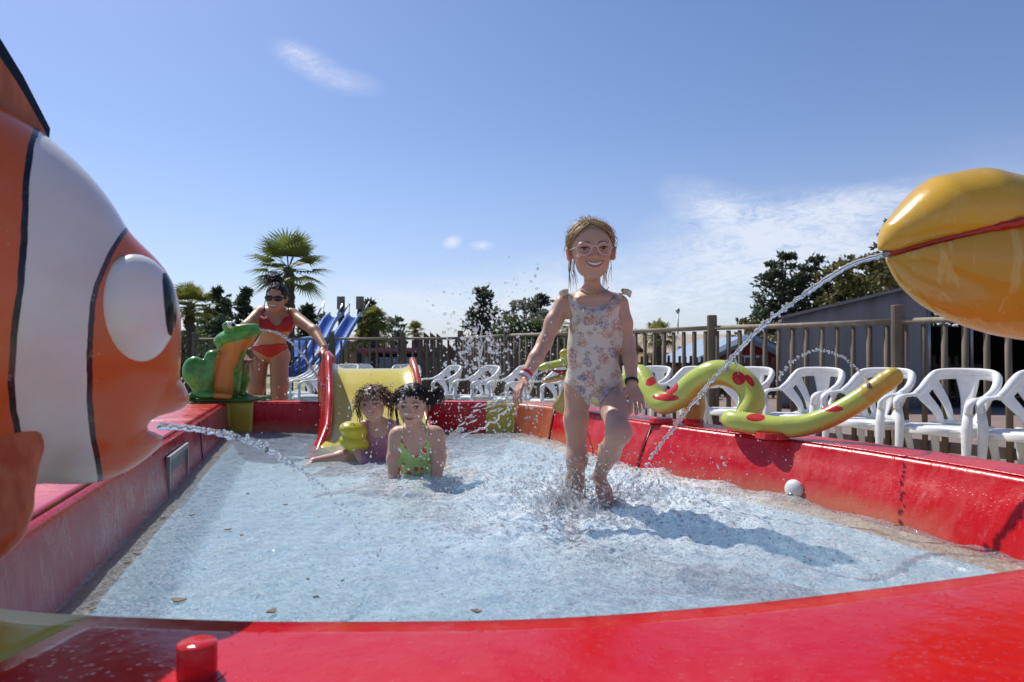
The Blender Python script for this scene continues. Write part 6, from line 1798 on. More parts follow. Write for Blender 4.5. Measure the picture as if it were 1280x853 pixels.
    def sph(p, o=0.0):
        v = (np.asarray(p) - cc) / rr3; v = v / np.linalg.norm(v) * (1.03 + o); return v * rr3 + cc
    for i in range(560):
        q = -1 if r2.random() < .55 else 1; fb = r2.random(); o = r2.uniform(0, .07)
        y0 = .30 - .55 * fb; s0 = sph([.05 + q * r2.uniform(0, .03), y0, .50], o * .4)
        e0 = np.array([q * .375, .06 - .42 * fb + r2.uniform(-.03, .03), .02 + r2.uniform(-.10, .06)])
        m1 = sph([q * .20, y0 + .07 * (1 - fb), .42], o); m2 = sph([q * .315, (y0 + e0[1]) / 2 + .07 * (1 - fb), .24], o)
        paths.append([L(*p) for p in (s0, m1, m2, sph(e0, o * .5), sph(e0 + [0, -.10, -.06], 0))])
    for i in range(120):
        e = np.array([.02 + r2.uniform(-.09, .09), -.22 + r2.uniform(-.08, .08), .50 + r2.uniform(-.05, .07)]); a = r2.uniform(-1.4, 1.4)
        s0 = sph([.36 * math.sin(a), .12 * math.cos(a) - .05, .12 + .25 * math.cos(a)]); paths.append([L(*s0), L(*sph((s0 + e) / 2 + [0, 0, .08], .05)), L(*e)])
    fly = []
    for i in range(90):   # fly-away hairs standing off the outline
        a = r2.uniform(-1.7, 1.7); s0 = sph([.375 * math.sin(a), r2.uniform(-.35, .2), .165 + .375 * math.cos(a)]); nrm_ = unit(s0 - cc); sd_ = np.array([math.cos(a), 0, -math.sin(a)]) * r2.choice([-1, 1])
        fly.append([L(*s0), L(*(s0 + nrm_ * r2.uniform(.02, .05) + sd_ * .08)), L(*(s0 + nrm_ * r2.uniform(.01, .09) + sd_ * .18))])
    for i in range(40):   # loose wisps at the sides, the nape and the crown
        q = -1 if i % 2 else 1
        if i < 26:
            s0 = np.array([q * r2.uniform(.24, .34), -.16 + r2.uniform(-.12, .06), -.06]); e0 = q * r2.uniform(-.05, .05); pts = [s0, s0 + [q * .02, -.04, -.16], s0 + [e0 * .6, -.08, -.32], s0 + [e0, -.08, -.34 - r2.uniform(.05, .30)]]
        else:
            s0 = np.array([.02 + r2.uniform(-.12, .12), -.2, .55]); dd = np.array([r2.uniform(-.6, .6), r2.uniform(-.3, .3), r2.uniform(.2, .8)]) * .17; pts = [s0, s0 + dd * .5, s0 + dd + [0, 0, -.01]]
        paths.append([L(*p) for p in pts])
    hair_strands('hair_strands', M_HAIR_BL, root, paths, .0019, 5, 4); hair_strands('loose_hairs', M_HAIR_BL, root, fly, .0009, 6, 4)
running_girl()

# ---------------------------------------------------------------- child with armbands at the foot of the slide
def child_armband():
    D = 3.20
    root = empty('person', (P(470, 566, D)[0], D, FZ), 0, 'smiling small child in a pink swimsuit and yellow armband sitting at the slide', 'person')
    G = lambda px, py, d=D: P(px, py, d)
    f = Field(G(372, 592, 3.1) - [.02, 0, .08], G(530, 474, 3.3) + [.02, 0, .04], .0045)
    f.ax[1] = np.arange(2.90, 3.62, .0045, dtype=np.float32); f.lo[1] = 2.90; f.F = np.full([len(a) for a in f.ax], .5, np.float32)
    f.ell(G(473, 545, 3.22), (.078, .058, .075), .03); f.ell(G(472, 562, 3.24), (.074, .060, .07), .04); f.ell(G(472, 582, 3.27), (.085, .075, .06), .04)
    f.cone(G(455, 533, 3.22), G(492, 533, 3.24), .030, .030, .04); f.cone(G(471, 534, 3.22), G(469, 520, 3.20), .032, .030, .03)
    # arms
    sh = G(452, 537, 3.22); el = G(443, 556, 3.16); wr = G(452, 574, 3.08)
    f.cone(sh, el, .030, .026, .02); f.cone(el, wr, .026, .019, .015); hand(f, wr, np.array([.4, -.6, -.5]), np.array([0, 0, -1]), np.array([1, .3, 0]), .09, .2)
    sh = G(495, 537, 3.25); el = G(502, 560, 3.28); wr = G(498, 580, 3.22)
    f.cone(sh, el, .030, .026, .02); f.cone(el, wr, .026, .019, .015); hand(f, wr, np.array([0, -.7, -.4]), np.array([0, 0, -1]), np.array([-1, 0, 0]), .09, .2)
    # legs: one stretched out to the left along the surface, one folded in front
    f.cone(G(462, 578, 3.24), G(428, 573, 3.16), .050, .036, .03); f.cone(G(428, 573, 3.16), G(392, 578, 3.08), .034, .022, .02); foot(f, G(392, 579, 3.08), G(379, 584, 3.00), np.array([0, 0, 1]), .12)
    f.cone(G(480, 582, 3.22), G(492, 590, 3.08), .050, .038, .03); f.cone(G(492, 590, 3.08), G(468, 600, 3.00), .036, .024, .02)
    hc = G(467, 505, 3.17); M = frame((-.06, -1, -.04), (-.10, 0, 1))
    hd = Head(f, hc, M, .172); L = hd.L; k = hd.s
    red = [(L(.17, .33, -.12), .03, .5), (L(-.17, .33, -.12), .03, .5), (L(0, .46, -.1), .02, .4)]
    attach(f.mesh('body', M_SKIN2, None, {'blush': blush_fn(red)}), root)
    hd.eyes(root, iris=(.03, .02, .015), h=.014, brow=(.07, .04, .02), z=.02); hd.smile(root, w=.115, z=-.225, lift=.05, opening=.030)
    g = f.F - .003
    X = f.ax[0][:, None, None]; Y = f.ax[1][None, :, None]; Z = f.ax[2][None, None, :]
    pxg = 640 + X / Y * FPX; pyg = 441 - (Z - H_CAM) / Y * FPX
    nk = 547 - 22 * np.clip(((pxg - 474) / 14) ** 4, 0, 1); nk = np.where(np.abs(pxg - 474) > 17, 560, nk)
    nk = np.where((np.abs(np.abs(pxg - 474) - 14) < 2.0), 526, nk)
    reg = np.maximum(np.maximum((nk - pyg), np.abs(pxg - 474) - 22), pyg - 592) / 266
    reg = np.maximum(reg, (2.95 + .0 * Y) - Y)
    ss = varied('pink_swimsuit', (0.50, 0.22, 0.28), (0.34, 0.18, 0.30), 60, .6)
    attach(f.mesh('swimsuit', ss, None, G=np.maximum(g, reg.astype(np.float32)), smooth_it=1), root)
    # armband
    a = Field(G(420, 566, 3.1) - [.02, .12, .02], G(464, 522, 3.2) + [.02, .12, .02], .005)
    c = G(442, 545, 3.165); a.ell(c + [0, 0, .026], (.066, .072, .040), .012, rotm(0, .25, 0)); a.ell(c - [-.004, 0, .030], (.070, .076, .044), .012, rotm(0, .25, 0))
    def bandfn(nt, b):
        col = nt.mix(nt.noise(9, 3, .5, nt.geo()), (0.62, 0.52, 0.02), (0.70, 0.62, 0.05)); vv = nt.n.new('ShaderNodeTexVoronoi'); vv.inputs['Scale'].default_value = 21; nt.l.new(nt.geo(), vv.inputs['Vector'])
        d = nt.math('ADD', vv.outputs['Distance'], nt.math('MULTIPLY', nt.noise(110, 2, .5, nt.geo()), .22)); ring = nt.ramp(d, [(.20, 0), (.23, 1), (.33, 1), (.36, 0)])
        sepc = nt.n.new('ShaderNodeSeparateColor'); nt.l.new(vv.outputs['Color'], sepc.inputs[0])
        pr = nt.ramp(sepc.outputs[0], [(0, (.03, .08, .30)), (.4, (.12, .10, .06)), (.7, (.03, .20, .10))], 'CONSTANT')
        nt.set(b.inputs['Base Color'], nt.mix(nt.math('MULTIPLY', ring, nt.math('GREATER_THAN', sepc.outputs[1], .3)), col, pr)); fbump(nt, b, 40, .3)
    attach(a.mesh('armband', material('yellow_armband', (.6, .5, .03), .22, bandfn), None), root)
    # tousled hair
    h_ = Field(hc - np.array([.11, .12, .10]), hc + np.array([.11, .13, .12]), .0045)
    h_.ell(L(0, -.08, .15), np.array([.365, .45, .35]) * k, .02 * k, M); h_.ell(L(.02, .36, -.10), np.array([.262, .42, .36]) * k, .03 * k, M, 's'); h_.ell(L(0, 0, -.42), np.array([.6, .6, .28]) * k, .05 * k, M, 's'); hairify(h_, hc, M, k, .025, 2)
    attach(h_.mesh('hair', M_HAIR_BR, None, {'strand': lambda V: .35 + .35 * np.sin(((V - hc) @ M[:, 0]) * 400 + ((V - hc) @ M[:, 2]) * 200)}), root)
    r2 = np.random.default_rng(8); paths = []
    for i in range(900):
        v = r2.normal(size=3); v[2] = abs(v[2]) * .9 - .05; v[1] -= .35; v /= np.linalg.norm(v); s0 = v * [.36, .45, .345] + [0, -.08, .15]
        if s0[1] > .2 and s0[2] < .22: continue
        d0 = np.array([v[0] * .3, v[1] * .3, -.15]) + r2.normal(size=3) * .12; ln = r2.uniform(.14, .40); d0[2] -= .35 * (1 - v[2])
        c1 = r2.normal(size=3) * .05; paths.append([L(*s0), L(*(s0 + d0 * ln * 1.1 + v * .035 + c1 * .7)), L(*(s0 + d0 * ln * 2.2 + v * .02 - c1 * .7))])
    for i in range(56):
        q = -1 if i % 2 else 1; s0 = np.array([q * .36, -.05 + r2.uniform(-.15, .12), .05 + r2.uniform(-.1, .1)]); w_ = r2.uniform(-.02, .10) * q
        paths.append([L(*s0), L(*(s0 + [w_ + q * .05, 0, -.20])), L(*(s0 + [w_ + q * .02, .02, -.36])), L(*(s0 + [w_ + q * r2.uniform(-.02, .06), .02, -.40 - r2.uniform(.05, .25)]))])
    hair_strands('hair_strands', M_HAIR_BR, root, paths, .0019, 9, 4)
child_armband()

# ---------------------------------------------------------------- dark-haired child on hands and knees
def child_dark():
    D = 2.72
    root = empty('person', (P(520, 596, D)[0], D, FZ), 0, 'dark-haired child in a lime swimsuit with red dots crawling in the water', 'person')
    G = lambda px, py, d=D: P(px, py, d)
    f = Field(G(474, 632, 2.6) - [.02, 0, .06], G(600, 470, 2.8) + [.04, 0, .03], .0042)
    f.ax[1] = np.arange(2.46, 3.36, .0042, dtype=np.float32); f.lo[1] = 2.46; f.F = np.full([len(a) for a in f.ax], .5, np.float32)
    f.ell(G(520, 556, 2.76), (.080, .060, .070), .03); f.ell(G(522, 578, 2.80), (.076, .066, .07), .04); f.ell(G(526, 594, 2.88), (.078, .085, .06), .05)
    f.cone(G(502, 543, 2.75), G(541, 543, 2.75), .032, .032, .04); f.cone(G(521, 546, 2.74), G(518, 526, 2.72), .032, .031, .03)
    for sx, (s_, e_, w_) in ((-1, ((496, 546), (492, 574), (491, 606))), (1, ((546, 546), (549, 572), (545, 604)))):
        sh, el, wr = G(*s_, 2.75), G(*e_, 2.72), G(*w_, 2.68)
        f.cone(sh, el, .033, .027, .03); f.cone(el, wr, .027, .020, .015)
        hand(f, wr, np.array([sx * .15, -.9, -.35]), np.array([0, 0, -1]), np.array([-sx, 0, 0]), .10, .12)
    f.cone(G(530, 597, 2.86), G(548, 596, 3.02), .065, .060, .03)
    f.cone(G(548, 598, 3.00), G(566, 600, 3.06), .052, .038, .03); f.cone(G(566, 600, 3.06), G(592, 590, 3.20), .036, .022, .02)
    f.cone(G(536, 602, 3.0), G(552, 604, 3.1), .050, .038, .03)
    hc = G(516, 507, 2.695); M = frame((-.05, -1, -.10), (.03, 0, 1))
    hd = Head(f, hc, M, .170); L = hd.L; k = hd.s
    red = [(L(.17, .33, -.12), .03, .45), (L(-.17, .33, -.12), .03, .45), (L(0, .46, -.1), .02, .3)]
    attach(f.mesh('body', M_SKIN2, None, {'blush': blush_fn(red)}), root)
    hd.eyes(root, iris=(.015, .010, .008), h=.030, brow=(.02, .014, .01), z=.02); hd.smile(root, w=.095, z=-.235, lift=.018, opening=.020, teeth=False)
    X = f.ax[0][:, None, None]; Y = f.ax[1][None, :, None]; Z = f.ax[2][None, None, :]
    pxg = 640 + X / Y * FPX; pyg = 441 - (Z - H_CAM) / Y * FPX
    u = pxg - 519
    nk = 570 - 22 * np.clip((np.abs(u) / 16.5) ** 1.6, 0, 1.0); nk = np.where(np.abs(u) > 19, 572, nk)
    strap = np.abs(np.abs(u) - (15.5 + (pyg - 545) * .03)) - 1.2
    nk = np.where((strap < 0), 520, nk)
    reg = np.maximum(np.maximum(nk - pyg, np.abs(u) - 21), -999) / 320.0
    back = np.maximum((2.90 - Y), -(Y - 2.86) * 1.0)
    regb = np.where(Y > 2.84, np.maximum((570 - pyg) / 320.0, (Y - 3.05)), reg)
    def suit(nt, b):
        vv = nt.n.new('ShaderNodeTexVoronoi'); vv.inputs['Scale'].default_value = 27; nt.l.new(nt.geo(), vv.inputs['Vector'])
        c = nt.mix(nt.noise(30, 3, .5, nt.geo()), (0.38, 0.55, 0.16), (0.46, 0.62, 0.22)); c = nt.mix(nt.math('LESS_THAN', vv.outputs['Distance'], .34), c, (.60, .10, .05)); nt.set(b.inputs['Base Color'], c)
        nt.set(b.inputs['Normal'], nt.bump(nt.noise(30, 4, .6, nt.geo()), .3, .006))
    attach(f.mesh('swimsuit', material('lime_swimsuit', (.4, .55, .2), .6, suit), None, G=np.maximum(np.maximum(f.F - .003, regb.astype(np.float32)), (np.abs(pxg - 530) - 42).astype(np.float32) / 320), smooth_it=1), root)
    h_ = Field(hc - np.array([.12, .13, .11]), hc + np.array([.13, .13, .12]), .0042)
    h_.ell(L(0, -.08, .16), np.array([.375, .46, .36]) * k, .02 * k, M); h_.ell(L(-.01, .36, -.09), np.array([.265, .42, .33]) * k, .03 * k, M, 's'); h_.ell(L(0, 0, -.40), np.array([.6, .6, .28]) * k, .05 * k, M, 's')
    for q in (-1, 1): h_.ell(L(q * .38, .06, -.08), np.array([.07, .11, .11]) * k, .03 * k, M, 's')
    hairify(h_, hc, M, k, .022, 5)
    h_.ell(G(547, 494, 2.76), (.026, .026, .036), .012)
    attach(h_.mesh('hair', M_HAIR_DK, None, {'strand': lambda V: .2 + .2 * np.sin(((V - hc) @ M[:, 0]) * 700)}), root)
    r2 = np.random.default_rng(18); paths = []
    for i in range(1000):
        v = r2.normal(size=3); v[2] = abs(v[2]) + .0; v[1] = v[1] * .8; v /= np.linalg.norm(v); s0 = v * [.378, .46, .36] + [0, -.08, .16]
        if s0[1] > .22 and s0[2] < .26: continue
        e = np.array([math.copysign(.37, v[0] + .1), -.1, .05 + r2.uniform(-.15, .1)]); mid = (s0 + e) / 2; mid = mid + unit(mid - [0, -.08, .17]) * .09 + r2.normal(size=3) * .03
        paths.append([L(*s0), L(*mid), L(*e)])
    for i in range(40):
        q = -1 if i % 2 else 1; s0 = np.array([q * .37, .02 + r2.uniform(-.12, .1), .06]); paths.append([L(*s0), L(*(s0 + [q * .01, .02, -.2])), L(*(s0 + [-q * .05, .04, -.42 - r2.uniform(0, .22)]))])
    for i in range(40):
        c = G(547, 494, 2.76); v = r2.normal(size=3); v /= np.linalg.norm(v); paths.append([c + v * .024, c + v * .032 + [0, 0, -.006], c + v * .035 + [.004, 0, -.024]])
    hair_strands('hair_strands', M_HAIR_DK, root, paths, .0019, 19, 4)
child_dark()

# ---------------------------------------------------------------- woman bending forward behind the pool
def woman():
    D = 5.1; S = D / 5.6
    root = empty('person', (P(336, 580, D)[0], D, gz(D)), 0, 'laughing woman in a red bikini and sunglasses leaning over beside the slide', 'person')
    G = lambda px, py, d=5.6: P(px, py, d * S)
    f = Field(np.array([G(296, 500)[0], 4.42, gz(D) - .02]), np.array([G(424, 340)[0] + .06, 5.42, G(340, 338)[2] + .05]), .0072)
    c0_, e0_ = f.cone, f.ell
    f.cone = lambda a, b, ra, rb=None, k=.01, flat=None, mode='u': c0_(a, b, ra * S, (ra if rb is None else rb) * S, k * S, flat, mode)
    f.ell = lambda c, r, k=.01, M=None, mode='u': e0_(c, np.array(r) * S, k * S, M, mode)
    f.ell(G(346, 404, 5.46), (.135, .105, .12), .05); f.ell(G(342, 420, 5.54), (.108, .09, .10), .08); f.ell(G(337, 436, 5.62), (.135, .11, .10), .08)
    f.cone(G(329, 391, 5.44), G(363, 394, 5.42), .052, .052, .06); f.cone(G(346, 396, 5.44), G(346, 381, 5.36), .052, .046, .04)
    for q, (bx, by) in ((-1, (334, 406)), (1, (356, 407))): f.ell(G(bx, by, 5.37), (.066, .055, .062), .03)
    # her left arm (right in the picture) reaching to the slide rail
    sh, el, wr = G(367, 395, 5.42), G(393, 414, 5.22), G(406, 435, 5.04)
    f.cone(sh, el, .050, .040, .04); f.cone(el, wr, .040, .027, .03); hand(f, wr, G(411, 447, 4.92) - wr, np.array([.2, .3, -1]), np.array([-1, -.2, 0]), .18, .55)
    sh, el, wr = G(325, 391, 5.44), G(308, 408, 5.24), G(312, 440, 4.98)
    f.cone(sh, el, .050, .040, .04); f.cone(el, wr, .040, .028, .03); hand(f, wr, np.array([.1, -.6, -.6]), np.array([0, .3, -1]), np.array([1, 0, 0]), .18, .4)
    for q, hx, kx in ((-1, 324, 320), (1, 349, 352)):
        h = G(hx, 446, 5.64); kn = np.array([G(kx, 446, 5.6)[0], 5.56 * S, .46]); an = np.array([G(kx - 1, 446, 5.66)[0], 5.66 * S, gz(D) + .08])
        f.ell(h + [0, .03, 0], (.080, .09, .09), .04); f.cone(h, h + (kn - h) * .5, .078, .070, .02); f.cone(h + (kn - h) * .5, kn, .070, .052, .02); f.cone(kn, kn + (an - kn) * .35 + [0, .02, 0], .052, .054, .03); f.cone(kn + (an - kn) * .35 + [0, .02, 0], an, .054, .034, .03)
        foot(f, an + [0, .05, -.04], an + [q * .02, -.18, -.05], np.array([0, 0, 1]), .24)
    hc = G(346, 374, 5.26); M = frame((.03, -1, -.10), (.05, 0, 1))
    f.cone, f.ell = c0_, e0_
    hd = Head(f, hc, M, .222 * S, kid=False); L = hd.L; k = hd.s
    attach(f.mesh('body', M_SKINW, None, {'blush': zero}), root)
    hd.smile(root, w=.150, z=-.215, lift=.05, opening=.055)
    m = MB()
    for q in (-1, 1): m.ball(L(q * .165, .385, .035), np.array([.150, .035, .098]) * k, 16, 10, M @ rotm(0, 0, -q * .22))
    m.tube([L(-.05, .43, .06), L(0, .44, .07), L(.05, .43, .06)], .02 * k, 6)
    for q in (-1, 1): m.tube([L(q * .30, .33, .06), L(q * .36, 0, .05)], .018 * k, 6)
    attach(m.build('sunglasses', material('black_lens', (.006, .006, .008), .06), smooth=True), root)
    M_BIK = varied('red_bikini_cloth', (0.45, 0.012, 0.015), (0.38, 0.01, 0.012), 40, .6)
    X = f.ax[0][:, None, None]; Y = f.ax[1][None, :, None]; Z = f.ax[2][None, None, :]
    pxg = 640 + X / Y * FPX; pyg = 441 - (Z - H_CAM) / Y * FPX
    u = pxg - 345.0
    hang = np.abs(u) - 17
    topl = np.where(np.abs(u) < 13, 408 - 12 * np.clip((np.abs(u) / 11), 0, 1) ** 1.5, 396)
    top = np.maximum(np.maximum(topl - pyg, pyg - (416 - .3 * np.abs(u) * .3)), np.abs(u) - 21) / 167
    strap = np.maximum(np.maximum(np.abs(np.abs(u - (pyg - 400) * .0) - (17 + (400 - pyg) * .02)) - 1.3, 386 - pyg), pyg - 402) / 167
    bot = np.maximum(np.maximum((430.5 + .0 * u - .05 * u) - pyg, pyg - (447 - .55 * np.clip(np.abs(pxg - 337) - 3, 0, 40))), np.abs(pxg - 337) - 30) / 167
    bx = (Y < 5.24)
    reg = np.minimum(np.minimum(top, strap), bot)
    arms = (Y < 4.83) & (pyg > 398); reg = np.where(arms & ((pxg > 366) | (pxg < 322)), .1, reg)
    reg = np.where((Y < 4.86) & (pyg < 392), .1, reg)
    attach(f.mesh('bikini', M_BIK, None, G=np.maximum(f.F - .006, reg.astype(np.float32)), smooth_it=1), root)
    h_ = Field(hc - np.array([.16, .16, .15]), hc + np.array([.16, .16, .22]), .006)
    h_.ell(L(0, -.08, .16), np.array([.37, .46, .375]) * k, .02 * k, M); h_.ell(L(0, .36, -.04), np.array([.27, .42, .40]) * k, .05 * k, M, 's'); h_.ell(L(0, 0, -.40), np.array([.6, .6, .28]) * k, .05 * k, M, 's')
    hairify(h_, hc, M, k, .03, 3)
    h_.ell(G(344, 350, 5.33), (.052, .048, .040), .02)
    attach(h_.mesh('hair', M_HAIR_DK, None, {'strand': lambda V: .35 + .3 * np.sin(V[:, 0] * 300)}), root)
    r2 = np.random.default_rng(28); paths = []; c = G(344, 350, 5.33)
    for i in range(110):
        a = r2.uniform(-1.5, 1.5); s0 = L(.36 * math.sin(a), .22 * math.cos(a), .14 + .30 * math.cos(a)); paths.append([s0, (s0 + c) / 2 + M[:, 2] * .012, c + r2.normal(size=3) * .02])
    for i in range(70):
        v = r2.normal(size=3); v /= np.linalg.norm(v); w_ = np.cross(v, r2.normal(size=3)); w_ = unit(w_); paths.append([c + v * .045, c + v * .056 + w_ * .03, c + v * .04 + w_ * .065])
    for i in range(16):
        q = -1 if i % 2 else 1; s0 = np.array([q * .36, 0, 0]); paths.append([L(*s0), L(*(s0 + [q * .05, .02, -.2])), L(*(s0 + [q * r2.uniform(0, .1), .03, -.5]))])
    hair_strands('hair_strands', M_HAIR_DK, root, paths, .0038, 29, 3)
woman()

# ================================================================= jets, splash and drops
def clear_water(name='clear_water', milky=.30):
    m = bpy.data.materials.new(name); m.use_nodes = True; nt = NT(m.node_tree); nt.n.clear()
    out = nt.n.new('ShaderNodeOutputMaterial'); g = nt.n.new('ShaderNodeBsdfGlass'); g.inputs['IOR'].default_value = 1.33; g.inputs['Roughness'].default_value = 0.0; g.inputs['Color'].default_value = (.97, .99, 1, 1)
    d = nt.n.new('ShaderNodeBsdfDiffuse'); d.inputs[0].default_value = (.86, .91, .95, 1); tl = nt.n.new('ShaderNodeBsdfTranslucent'); tl.inputs[0].default_value = (.86, .91, .95, 1)
    mx0 = nt.n.new('ShaderNodeMixShader'); mx0.inputs[0].default_value = .6; nt.l.new(d.outputs[0], mx0.inputs[1]); nt.l.new(tl.outputs[0], mx0.inputs[2])
    mx = nt.n.new('ShaderNodeMixShader'); mx.inputs[0].default_value = milky; nt.l.new(g.outputs[0], mx.inputs[1]); nt.l.new(mx0.outputs[0], mx.inputs[2])
    nt.l.new(mx.outputs[0], out.inputs[0]); return m
M_CLEAR = clear_water(milky=.14); 
def spray():
    m = bpy.data.materials.new('white_spray'); m.use_nodes = True; nt = NT(m.node_tree); nt.n.clear(); out = nt.n.new('ShaderNodeOutputMaterial')
    tr = nt.n.new('ShaderNodeBsdfTransparent'); gl = nt.n.new('ShaderNodeBsdfGlossy'); gl.inputs['Roughness'].default_value = .04
    fr = nt.n.new('ShaderNodeFresnel'); fr.inputs[0].default_value = 1.33
    d = nt.n.new('ShaderNodeBsdfDiffuse'); d.inputs[0].default_value = (.95, .97, 1, 1); tl = nt.n.new('ShaderNodeBsdfTranslucent'); tl.inputs[0].default_value = (.95, .97, 1, 1)
    a = nt.n.new('ShaderNodeMixShader'); a.inputs[0].default_value = .6; nt.l.new(d.outputs[0], a.inputs[1]); nt.l.new(tl.outputs[0], a.inputs[2])
    b = nt.n.new('ShaderNodeMixShader'); b.inputs[0].default_value = .42; nt.l.new(tr.outputs[0], b.inputs[1]); nt.l.new(a.outputs[0], b.inputs[2])
    c = nt.n.new('ShaderNodeMixShader'); nt.l.new(fr.outputs[0], c.inputs[0]); nt.l.new(b.outputs[0], c.inputs[1]); nt.l.new(gl.outputs[0], c.inputs[2])
    nt.l.new(c.outputs[0], out.inputs[0]); return m
M_MILK = spray()
JR = np.random.default_rng(42)
def jet(name_label, pts, r0, r1, beads=.6, seed=1, wob=1.0):
    rr = np.random.default_rng(seed); path = np.array(spline([P(*p) for p in pts], 26)); n = len(path); m = MB()
    cut = int(n * beads); tb = []; rs = []; wn = 0.0
    for i in range(cut):
        t = i / n; tb.append(path[i] + rr.normal(size=3) * .0007 * wob * (1 + 3 * t)); rs.append((r0 + (r1 - r0) * t) * max(.35, 1 + .16 * (wn := .72 * wn + rr.normal() * .9) * (.5 + t)))
    rs = [max(.0008, r) for r in rs]; rs[-1] = .0006
    if len(tb) > 2: m.tube(tb, rs, 8)
    for i in range(int(n * .25), cut, 2):
        if rr.random() < .8: r = (r0 + (r1 - r0) * i / n) * rr.uniform(.5, 1.0); m.ball(path[i] + rr.normal(size=3) * r0 * .7, (r, r, r * 1.2), 8, 6)
    i = cut
    while i < n:
        r = r1 * rr.uniform(.45, 1.25); m.ball(path[i] + rr.normal(size=3) * r0 * (.4 + 1.2 * (i - cut) / n), (r, r * rr.uniform(.8, 1.2), r * rr.uniform(.9, 1.6)), 8, 6); i += int(rr.integers(1, 4))
    o = m.build('water_jet', M_CLEAR, smooth=True, origin=path[0]); tag(o, name_label, 'water jet', 'water jets from the figures'); return o
jet('thick clear water jet arcing out of the fish mouth', [(197, 533, 1.16), (250, 537, 1.24), (300, 548, 1.31), (350, 571, 1.38), (400, 606, 1.47), (440, 648, 1.57), (474, 695, 1.66)], .0062, .0032, .62, 1)
jet('long clear water jet falling from the tip of the pelican bill', [(1108, 318, 1.95), (1060, 333, 2.00), (1000, 372, 2.07), (950, 411, 2.13), (900, 464, 2.20), (850, 524, 2.28), (812, 575, 2.35), (780, 622, 2.42)], .0088, .0052, .86, 2)
jet('thin water jet curving from the frog mouth down to the slide', [(326, 413, 4.36), (345, 416, 4.30), (367, 431, 4.22), (390, 461, 4.14), (410, 495, 4.06), (424, 528, 3.98), (432, 552, 3.90)], .0075, .0045, .80, 3, 2)
jet('small water jet arching from the raised snake tail', [(1087, 483, 2.28), (1077, 468, 2.27), (1062, 453, 2.26), (1045, 443, 2.25), (1025, 438, 2.24), (1004, 444, 2.23), (985, 458, 2.22), (970, 478, 2.21)], .0036, .0036, .42, 4)
jet('short bubbling water spout on top of the snake arch', [(924, 470, 2.73), (920, 456, 2.72), (917, 444, 2.71), (913, 452, 2.70), (909, 464, 2.69)], .004, .004, 1.0, 5)
jet('fine water thread spurting from the jaws of the snake', [(690, 462, 3.66), (678, 465, 3.5), (664, 474, 3.3), (648, 490, 3.1), (634, 512, 2.95)], .0035, .003, .5, 6)

# drops in the air: nobody could count them
m = MB(); rr = np.random.default_rng(77)
def drop(px, py, d, r, st=1.3):
    a, b = rr.uniform(0, 3.14), rr.uniform(-.6, .6); Mx = rotm(b, a, 0)
    m.ball(P(px, py, d), (r, r * rr.uniform(.8, 1.1), r * rr.uniform(1, st)), 8, 6, Mx)
def cloud(n, cx, cy, sx, sy, d0, d1, r0, r1, up=None):
    for _ in range(n):
        px, py = cx + rr.normal() * sx, cy + rr.normal() * sy; d = rr.uniform(d0, d1)
        if P(px, py, d)[2] < WZ + .004: continue
        r = r0 + (r1 - r0) * rr.random() ** 3
        drop(px, py, d, r)
cloud(560, 625, 455, 48, 42, 1.9, 2.5, .0011, .0052)
cloud(190, 592, 440, 16, 36, 2.0, 2.3, .0018, .0068)
cloud(120, 640, 395, 40, 26, 2.0, 2.4, .0010, .0036)
cloud(420, 560, 540, 60, 32, 1.9, 2.5, .0011, .0040)
cloud(1000, 715, 605, 75, 26, 1.9, 2.35, .0011, .0042)
cloud(420, 712, 612, 24, 22, 2.05, 2.25, .0014, .0058)
cloud(160, 765, 622, 22, 14, 2.05, 2.3, .0013, .0050)
cloud(520, 800, 605, 75, 26, 1.9, 2.5, .0011, .0036)
cloud(140, 500, 520, 50, 45, 2.0, 2.5, .0011, .0042)
cloud(60, 400, 480, 60, 50, 2.4, 3.6, .0018, .0036)
cloud(110, 880, 560, 70, 40, 1.9, 2.4, .0010, .0028)
cloud(700, 740, 655, 150, 24, 1.55, 2.1, .0009, .0026)
cloud(70, 660, 520, 30, 20, 2.0, 2.2, .0012, .0050)
for (px, py, r) in ((581, 405, .006), (594, 412, .007), (600, 430, .008), (588, 425, .006), (610, 424, .0075), (598, 448, .006), (593, 460, .007), (604, 470, .0065), (596, 484, .006), (622, 431, .006), (632, 438, .0055), (672, 336, .0045), (669, 345, .004), (664, 352, .0035), (585, 436, .007), (612, 436, .007), (1, 1, .001), (902, 572, .005), (905, 580, .006), (898, 585, .004)):
    if px > 2: drop(px, py, 2.12, r, 1.6)
o = m.build('water_drops', M_MILK, smooth=True); tag(o, 'bright water drops flying in front of the children', 'water drops', kind='stuff')

# threads and sheets of water torn up by the feet and the hand
m = MB()
def streaks(px, py, d, n, l0, l1, tilt, spread, r0=.0021, up=1.0):
    c = P(px, py, d); c[2] = max(c[2], WZ - .004)
    for _ in range(n):
        a = rr.uniform(0, 6.283); el = rr.uniform(.35, 1.45); L = rr.uniform(l0, l1); v = np.array([math.cos(a) * math.cos(el) + tilt, math.sin(a) * math.cos(el) * .6, math.sin(el) * up]); v = v / np.linalg.norm(v)
        s = c + np.array([rr.normal() * spread, rr.normal() * spread, 0]); pts = []; k = 7
        for i in range(k):
            t = i / (k - 1); pts.append(s + v * L * t + np.array([0, 0, -1]) * L * .35 * t * t + rr.normal(size=3) * .0022)
        m.tube(pts, [r0 * rr.uniform(.5, 1.7) * (1 - .5 * i / k) for i in range(k)], 6)
        for q in range(3): r = r0 * rr.uniform(.8, 1.9); m.ball(pts[-1] + rr.normal(size=3) * .006, (r, r, r), 6, 5)
streaks(714, 628, 2.20, 55, .03, .13, -.15, .035)
streaks(760, 636, 2.20, 40, .015, .06, .15, .030)
